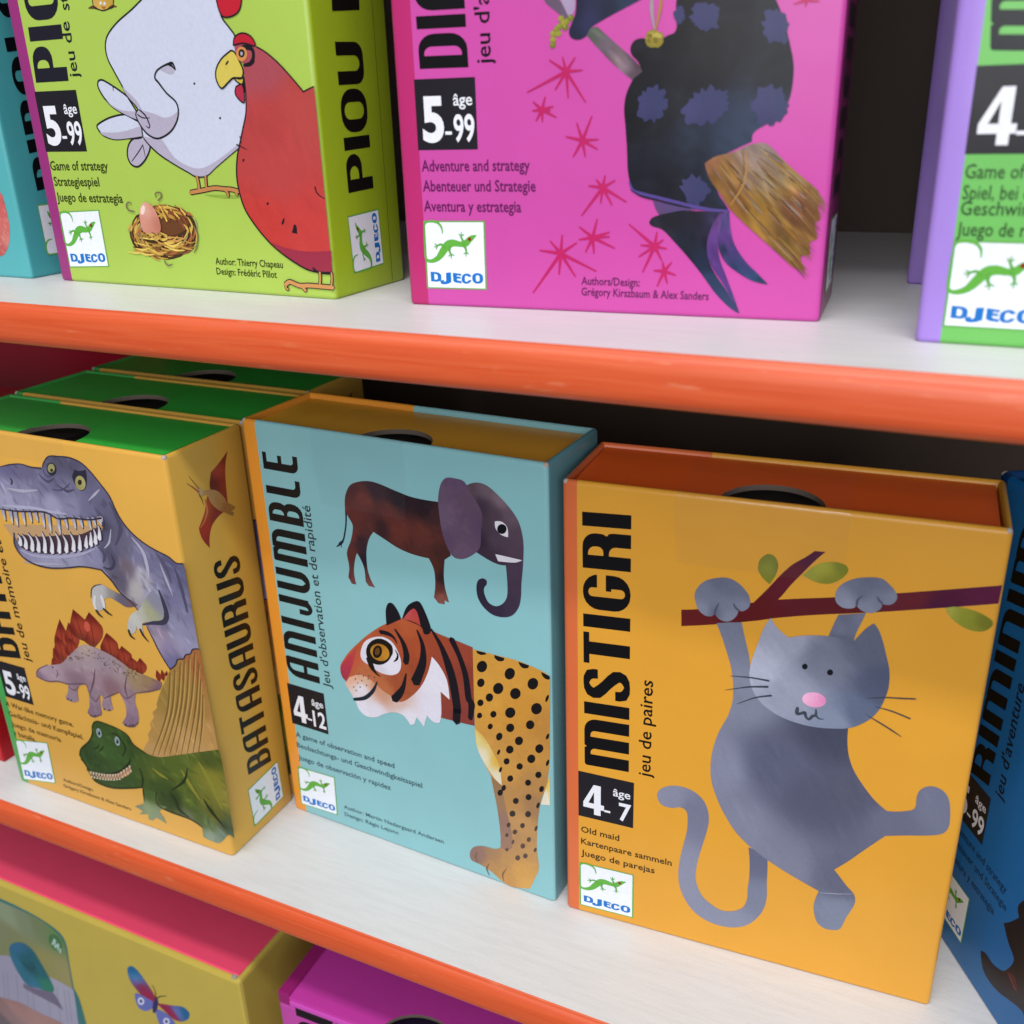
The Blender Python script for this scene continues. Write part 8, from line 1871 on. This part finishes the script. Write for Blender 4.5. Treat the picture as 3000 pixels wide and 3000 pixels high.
# ------------------------------------------------------------------ boxes
def slipcase(root, W, D, H, face, spine, strip, backsplit, side=None, lside=None, rim=.0022, open_top=True):
    """card sleeve: rounded upright tube with rolled rim; the coloured strip wraps the left edge"""
    w, d = W/2, D/2
    rc = .0016
    side = side or face
    lside = lside or spine
    # footprint corner arcs, counter-clockwise from front-left; extra points where the colour changes
    def loop(ins, z):
        r = max(rc-ins, .0002)
        pts = []
        def arc(cx, cy, a0):
            for i in range(4):
                a = math.radians(a0+i*30); pts.append((cx+r*math.cos(a), cy+r*math.sin(a), z))
        ww, dd = w-ins, d-ins
        arc(-ww+r, -dd+r, 180)
        pts.append((-w+strip, -dd, z))
        for q in (.25, .5, .75): pts.append((-w+strip+(2*w-strip-rc)*q, -dd, z))
        arc(ww-r, -dd+r, 270)
        pts.append((ww, 0, z))
        arc(ww-r, dd-r, 0)
        pts.append((-w+backsplit, dd, z))
        arc(-ww+r, dd-r, 90)
        pts.append((-ww, 0, z))
        return pts
    prof = [(.0006, .0), (.0001, .0005), (0, .0012), (0, H*.33), (0, H*.66), (0, H-.0015), (.00016, H-.0008), (.0005, H-.0003), (.0011, H), (.0016, H-.0002), (.0020, H-.0008), (rim, H-.006)]
    bm = bmesh.new()
    L = [[bm.verts.new(p) for p in loop(i, z)] for i, z in prof]
    n = len(L[0])
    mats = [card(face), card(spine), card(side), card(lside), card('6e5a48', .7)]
    def matof(j):
        if j < 3: return 1
        if j == 3: return 1
        if j < 8: return 0
        if j < 10: return 0
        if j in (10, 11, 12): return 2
        if j < 16: return 2 if j < 14 else 0
        if j == 16: return 0
        if j < 21: return 1
        return 3
    for a in range(len(L)-1):
        for j in range(n):
            f = bm.faces.new((L[a][j], L[a][(j+1) % n], L[a+1][(j+1) % n], L[a+1][j]))
            f.material_index = matof(j); f.smooth = True
    f = bm.faces.new(list(reversed(L[0]))); f.material_index = 0
    # flat walls stay flat
    for f in bm.faces:
        zs = [v.co.z for v in f.verts]
        if max(zs)-min(zs) > .02 and min(math.hypot(f.normal.x, f.normal.y), 1) > -1: pass
    me = bpy.data.meshes.new('case'); bm.to_mesh(me); bm.free()
    o = link_mesh('case', me, root, mats)
    return o
def box_mesh(x0, y0, z0, x1, y1, z1, bev=.0006, seg=2):
    bm = bmesh.new()
    bmesh.ops.create_cube(bm, size=1)
    for v in bm.verts:
        v.co = Vector(((x0+x1)/2+v.co.x*(x1-x0), (y0+y1)/2+v.co.y*(y1-y0), (z0+z1)/2+v.co.z*(z1-z0)))
    if bev: bmesh.ops.bevel(bm, geom=list(bm.edges), offset=bev, segments=seg, profile=.7, affect='EDGES')
    me = bpy.data.meshes.new('m'); bm.to_mesh(me); bm.free()
    return me
def tray(root, W, D, H, color, drop, notch=None, rim=.0022, name='inner_tray'):
    """inner drawer of the box seen in the open top, with a thumb notch at the front"""
    w, d = W/2-rim-.0004, D/2-rim-.0002
    z = H-drop
    out = [(-w, -d), (w, -d), (w, d), (-w, d)]
    cs = [(1, [(x*1000, y*1000) for x, y in out])]
    if notch:
        nx0, nx1, dep = notch
        cx, rx = (nx0+nx1)/2-W/2, (nx1-nx0)/2
        arc = [((cx+rx*math.cos(a))*1000, (-d+dep*math.sin(a))*1000) for a in np.linspace(0, math.pi, 22)]
        arc = [((cx+rx)*1000, -d*1000-1)]+arc[0:]+[((cx-rx)*1000, -d*1000-1)]
        cs.append((-1, arc))
    v, f = fill(cs)
    bm = bmesh.new()
    vs = [bm.verts.new((p[0]/1000, p[1]/1000, z)) for p in v]
    for q in f:
        try: bm.faces.new([vs[int(i)] for i in q])
        except ValueError: pass
    th = .0016
    up = list(bm.faces)
    ret = bmesh.ops.extrude_face_region(bm, geom=up)
    ev = [g for g in ret['geom'] if isinstance(g, bmesh.types.BMVert)]
    for q in ev: q.co.z -= th
    bmesh.ops.delete(bm, geom=[q for q in bm.verts if not q.link_faces], context='VERTS')
    bmesh.ops.recalc_face_normals(bm, faces=list(bm.faces))
    for fc in bm.faces:
        c = fc.calc_center_median()
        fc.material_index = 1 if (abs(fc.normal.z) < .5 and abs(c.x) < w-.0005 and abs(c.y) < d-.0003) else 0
    # walls down into the sleeve
    me = bpy.data.meshes.new(name); bm.to_mesh(me); bm.free()
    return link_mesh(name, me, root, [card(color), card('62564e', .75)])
def hole_block(root, W, D, H):
    """raised block below the notch that makes the hole look dark inside"""
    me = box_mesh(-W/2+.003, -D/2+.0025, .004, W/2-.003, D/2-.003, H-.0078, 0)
    return link_mesh('hole_shade', me, root, [card('2a211c', .8)])  # near-black colour paints in the shade of the hole
def tape(root, pts_front, pts_top, W, D, H):
    """clear round-cornered seal folded over the top front edge; u in mm from the left"""
    u0, u1, down, back = pts_front[0], pts_front[1], pts_front[2], pts_top
    w, d = W/2, D/2
    e = .00035
    prof = [(-d-e, H-down/1000), (-d-e, H-down/2000), (-d-e, H-.0009), (-d+.0001-e*.6, H-.0003+e*.5), (-d+.0006, H+e*.9), (-d+.0015, H+e), (-d+back/1000, H+e*.6)]
    bm = bmesh.new()
    rows = []
    for k, (y, z) in enumerate(prof):
        ins = .0012 if k == 0 else 0
        n = 8
        rows.append([bm.verts.new((-w+(u0+(u1-u0)*i/n)/1000+(ins if i == 0 else -ins if i == n else 0), y, z)) for i in range(n+1)])
    for a in range(len(rows)-1):
        for i in range(8):
            f = bm.faces.new((rows[a][i], rows[a][i+1], rows[a+1][i+1], rows[a+1][i])); f.smooth = True
    me = bpy.data.meshes.new('seal_tape'); bm.to_mesh(me); bm.free()
    return link_mesh('seal_tape', me, root, [M_TAPE])
def corner_wear(root, W, H, D):
    """whitened, rubbed corners of the rim"""
    for sx in (-1, 1):
        bm = bmesh.new()
        bmesh.ops.create_icosphere(bm, subdivisions=2, radius=.0010, matrix=Matrix.Translation((sx*(W/2-.00112), -D/2+.00112, H-.00088)))
        for f in bm.faces: f.smooth = True
        me = bpy.data.meshes.new('worn_corner'); bm.to_mesh(me); bm.free()
        link_mesh('worn_corner', me, root, [card('a89a92', .6)])
def place(key, name, label, group):
    x, y, z, th, W, D, H = POSE[key]
    c, s = math.cos(th), math.sin(th)
    cx, cy = x+c*W/2-s*D/2, y+s*W/2+c*D/2
    return thing(name, label, 'game box', (cx, cy, z), th, group), W, D, H
GRP = 'card game boxes on the shelves'

# ------------------------------------------------------------------ shelving unit (the large structure)
X0, X1, YB = -1.0, .75, .424
unit = thing('shelving_unit', 'white shelving with bright orange rounded front edges holding all the game boxes', 'shelving', (0, YB, -.75))
def shelf(z):
    t = ZT
    sec = [(YS+.0003, z), (YS+.0003, z-.0012), (YS+.0015, z-t+.0004), (YB-.001, z-t+.0004), (YB-.001, z)]
    bm = bmesh.new()
    ends = [[bm.verts.new((x, y, zz)) for y, zz in sec] for x in (X0, X1)]
    for k in range(len(sec)):
        bm.faces.new((ends[0][k], ends[0][(k+1) % len(sec)], ends[1][(k+1) % len(sec)], ends[1][k]))
    bm.faces.new(ends[0]); bm.faces.new(ends[1])
    bmesh.ops.recalc_face_normals(bm, faces=list(bm.faces))
    me = bpy.data.meshes.new('shelf_board'); bm.to_mesh(me); bm.free()
    me.transform(Matrix.Translation((0, -YB, .75)))
    b = link_mesh('shelf_board', me, unit, [M_WHITE])
    # edging: rounded nose profile swept along x
    zb = z-t
    prof = [(YS+.0003, z), (YS-.0004, z-.0001)]
    for i in range(1, 7):
        a = math.radians(90+i*15); prof.append((YS+.0004+.0028*math.cos(a), z-.0046+.0045*math.sin(a)))
    prof += [(YS-.0025, z-.0070)]
    for i in range(0, 6):
        a = math.radians(180+i*18); prof.append((YS+.0004+.0028*math.cos(a), zb+.0036+.0036*math.sin(a)))
    prof.append((YS+.0125, zb))
    bm = bmesh.new()
    nseg = 60
    rows = []
    rnd = random.Random(int(z*1e4))
    for i in range(nseg+1):
        x = X0+(X1-X0)*i/nseg
        wob = rnd.uniform(-.0001, .0001)
        rows.append([bm.verts.new((x, y-YB+(wob if 0 < k < len(prof)-1 else 0), zz+.75)) for k, (y, zz) in enumerate(prof)])
    for i in range(nseg):
        for k in range(len(prof)-1):
            f = bm.faces.new((rows[i][k], rows[i][k+1], rows[i+1][k+1], rows[i+1][k])); f.smooth = True
    bmesh.ops.recalc_face_normals(bm, faces=list(bm.faces))
    me = bpy.data.meshes.new('front_edge'); bm.to_mesh(me); bm.free()
    link_mesh('front_edge', me, b, [M_ORANGE])
for z in (ZU+.207, ZU, ZL, ZL-.20): shelf(z)
me = box_mesh(X0, YB, -.75, X1, YB+.012, .35, .001)
me.transform(Matrix.Translation((0, -YB, .75)))
link_mesh('back_panel', me, unit, [M_DARK])
for x in (X0-.018, X1):
    me = box_mesh(x, YS-.0025, -.75, x+.018, YB+.012, .35, .001)
    me.transform(Matrix.Translation((0, -YB, .75)))
    link_mesh('side_panel', me, unit, [M_WHITE])

# ------------------------------------------------------------------ the boxes
def game_box(key, label, face, spine, strip, split, inner, side=None, lside=None, drop=.002, notch=(.0445, .0725, .0145), seal=None, wear=True, rim=.0022):
    root, W, D, H = place(key, 'card_game_box', label, GRP)
    slipcase(root, W, D, H, face, spine, strip, split, side, lside, rim=rim)
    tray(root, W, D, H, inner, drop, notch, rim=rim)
    hole_block(root, W, D, H)
    if key in ART: draw(key, root, W, D, H)
    if seal: tape(root, seal[:3], seal[3], W, D, H)
    if wear: corner_wear(root, W, H, D)
    return root, W, D, H
game_box('mist', 'yellow card game box with a grey cat hanging from a branch, big black MISTIGRI lettering', 'd09432', 'c9653a', .0046, .036, 'f2641f', drop=.0013, seal=(33, 79, 21, 32))
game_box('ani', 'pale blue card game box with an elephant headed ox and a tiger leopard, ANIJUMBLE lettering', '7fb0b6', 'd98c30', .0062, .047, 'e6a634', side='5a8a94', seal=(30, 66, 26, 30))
bata = game_box('bata', 'front yellow dinosaur box of three, with a toothy purple dinosaur and side title', 'cb9a44', '3f9a4a', .0052, .029, '34ae3e', side='cc9f44', drop=.0006, seal=(16, 70, 9, 20), rim=.0027)
game_box('lime', 'lime green card game box with a white hen, a red hen and a nest', '9cb64e', '8e2e70', .0057, .05, '962c74', side='93ab22')
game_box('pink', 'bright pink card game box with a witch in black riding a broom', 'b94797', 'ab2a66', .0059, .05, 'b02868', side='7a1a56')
purp = game_box('purp', 'front green card game box with a lilac left strip, cut off at the right', '69b05a', '9a7ccb', .0052, .05, '9a7ccb', lside='8a6cbb')
game_box('blue', 'bright blue card game box turned sideways behind the yellow cat box', '0a62a2', '0a3a6a', .0046, .05, '0a4a80')
game_box('teal', 'turquoise card game box with red fur on its front, left of the lime hen box', '4f9fa4', '2f7f86', .0046, .05, '2f7f86', side='3f8f96')
# two more dinosaur boxes queue behind the first
bx, by, bz, bth, bW, bD, bH = POSE['bata']
for k, lab in ((1, 'middle yellow dinosaur box of three, green top in shade right behind the front one'), (2, 'rearmost yellow dinosaur box of three, deepest in the dark of the shelf')):
    off = (.0385, .0785)[k-1]
    copy_thing(bata[0], (bx+bW/2+(-.001, -.002)[k-1], by+bD/2+off, bz), bth, lab)
px, py, pz, pth, pW, pD, pH = POSE['purp_b']
copy_thing(purp[0], (px+pW/2+.0018, py+pD/2, pz), 0, 'second green and lilac game box standing in shade behind the front one')

# red box at the far left of the middle shelf
def plain_box(name, label, loc, rz, W, D, H, color, bev=.001, group=GRP):
    root = thing(name, label, 'game box', loc, rz, group)
    link_mesh('case', box_mesh(-W/2, -D/2, 0, W/2, D/2, H-.006, bev), root, [card(color)])
    link_mesh('lid', box_mesh(-W/2-.0008, -D/2-.0008, H*.55, W/2+.0008, D/2+.0008, H, bev), root, [card(color)])
    return root
plain_box('red_game_box', 'dark red box left of the dinosaur boxes, mostly out of frame', (-.3590-.06, .225+.03, ZL), 0, .12, .06, .150, 'a3101c')
plain_box('red_game_box', 'tall dark red box standing deep behind the dinosaur boxes at the left', (-.349-.07, .345+.02, ZL), 0, .14, .04, .176, '8e1024')

# yellow box with the butterfly, bottom left
x, y, z, th, W, D, H = POSE['yellow']
root, W, D, H = place('yellow', 'craft_game_box', 'olive yellow box with a printed butterfly and a pink top, bottom left corner', GRP)
link_mesh('case', box_mesh(-W/2, -D/2, 0, W/2, D/2, H-.0008, .0028, 4), root, [card('b39f48')])
link_mesh('top_panel', box_mesh(-W/2+.002, -D/2+.0022, H-.0035, W/2-.0022, D/2-.002, H, .0004, 1), root, [card('dd4868')])
draw('yellow', root, W, D, H)
me = box_mesh(W/2-.0048, -D/2+.0006, H-.0042, W/2-.0024, -D/2+.0024, H-.0002, .0004, 2)
link_mesh('worn_corner', me, root, [card('9a9488', .6)])

# purple box, bottom centre
root, W, D, H = place('purp2', 'card_game_box', 'magenta purple box with a dark round thumb hole, beside the olive yellow box', GRP)
link_mesh('case', box_mesh(-W/2, -D/2, 0, W/2, D/2, H-.0062, .0012, 2), root, [card('b4459a')])
def frame_rim():
    bm = bmesh.new()
    cs = []
    me1 = box_mesh(-W/2, -D/2, H-.006, -W/2+.0055, D/2, H, .0006, 2)
    return me1
link_mesh('left_rim', frame_rim(), root, [card('8e1f66')])
tr = tray(root, W, D, H, 'bb3a9c', .0012, (.048, .082, .0135), rim=.0)
tr.name = 'lid_panel'
link_mesh('front_rim', box_mesh(-W/2+.0056, -D/2-.0003, H-.0055, W/2, -D/2+.0012, H-.003, .0005, 2), root, [card('c24cae')])
link_mesh('hole_shade', box_mesh(-W/2+.01, -D/2+.0014, H-.012, W/2-.01, -D/2+.03, H-.0061, 0), root, [card('241230', .7)])  # dark block added under the thumb hole, its shade put into the colour
draw('purp2', root, W, D, H)
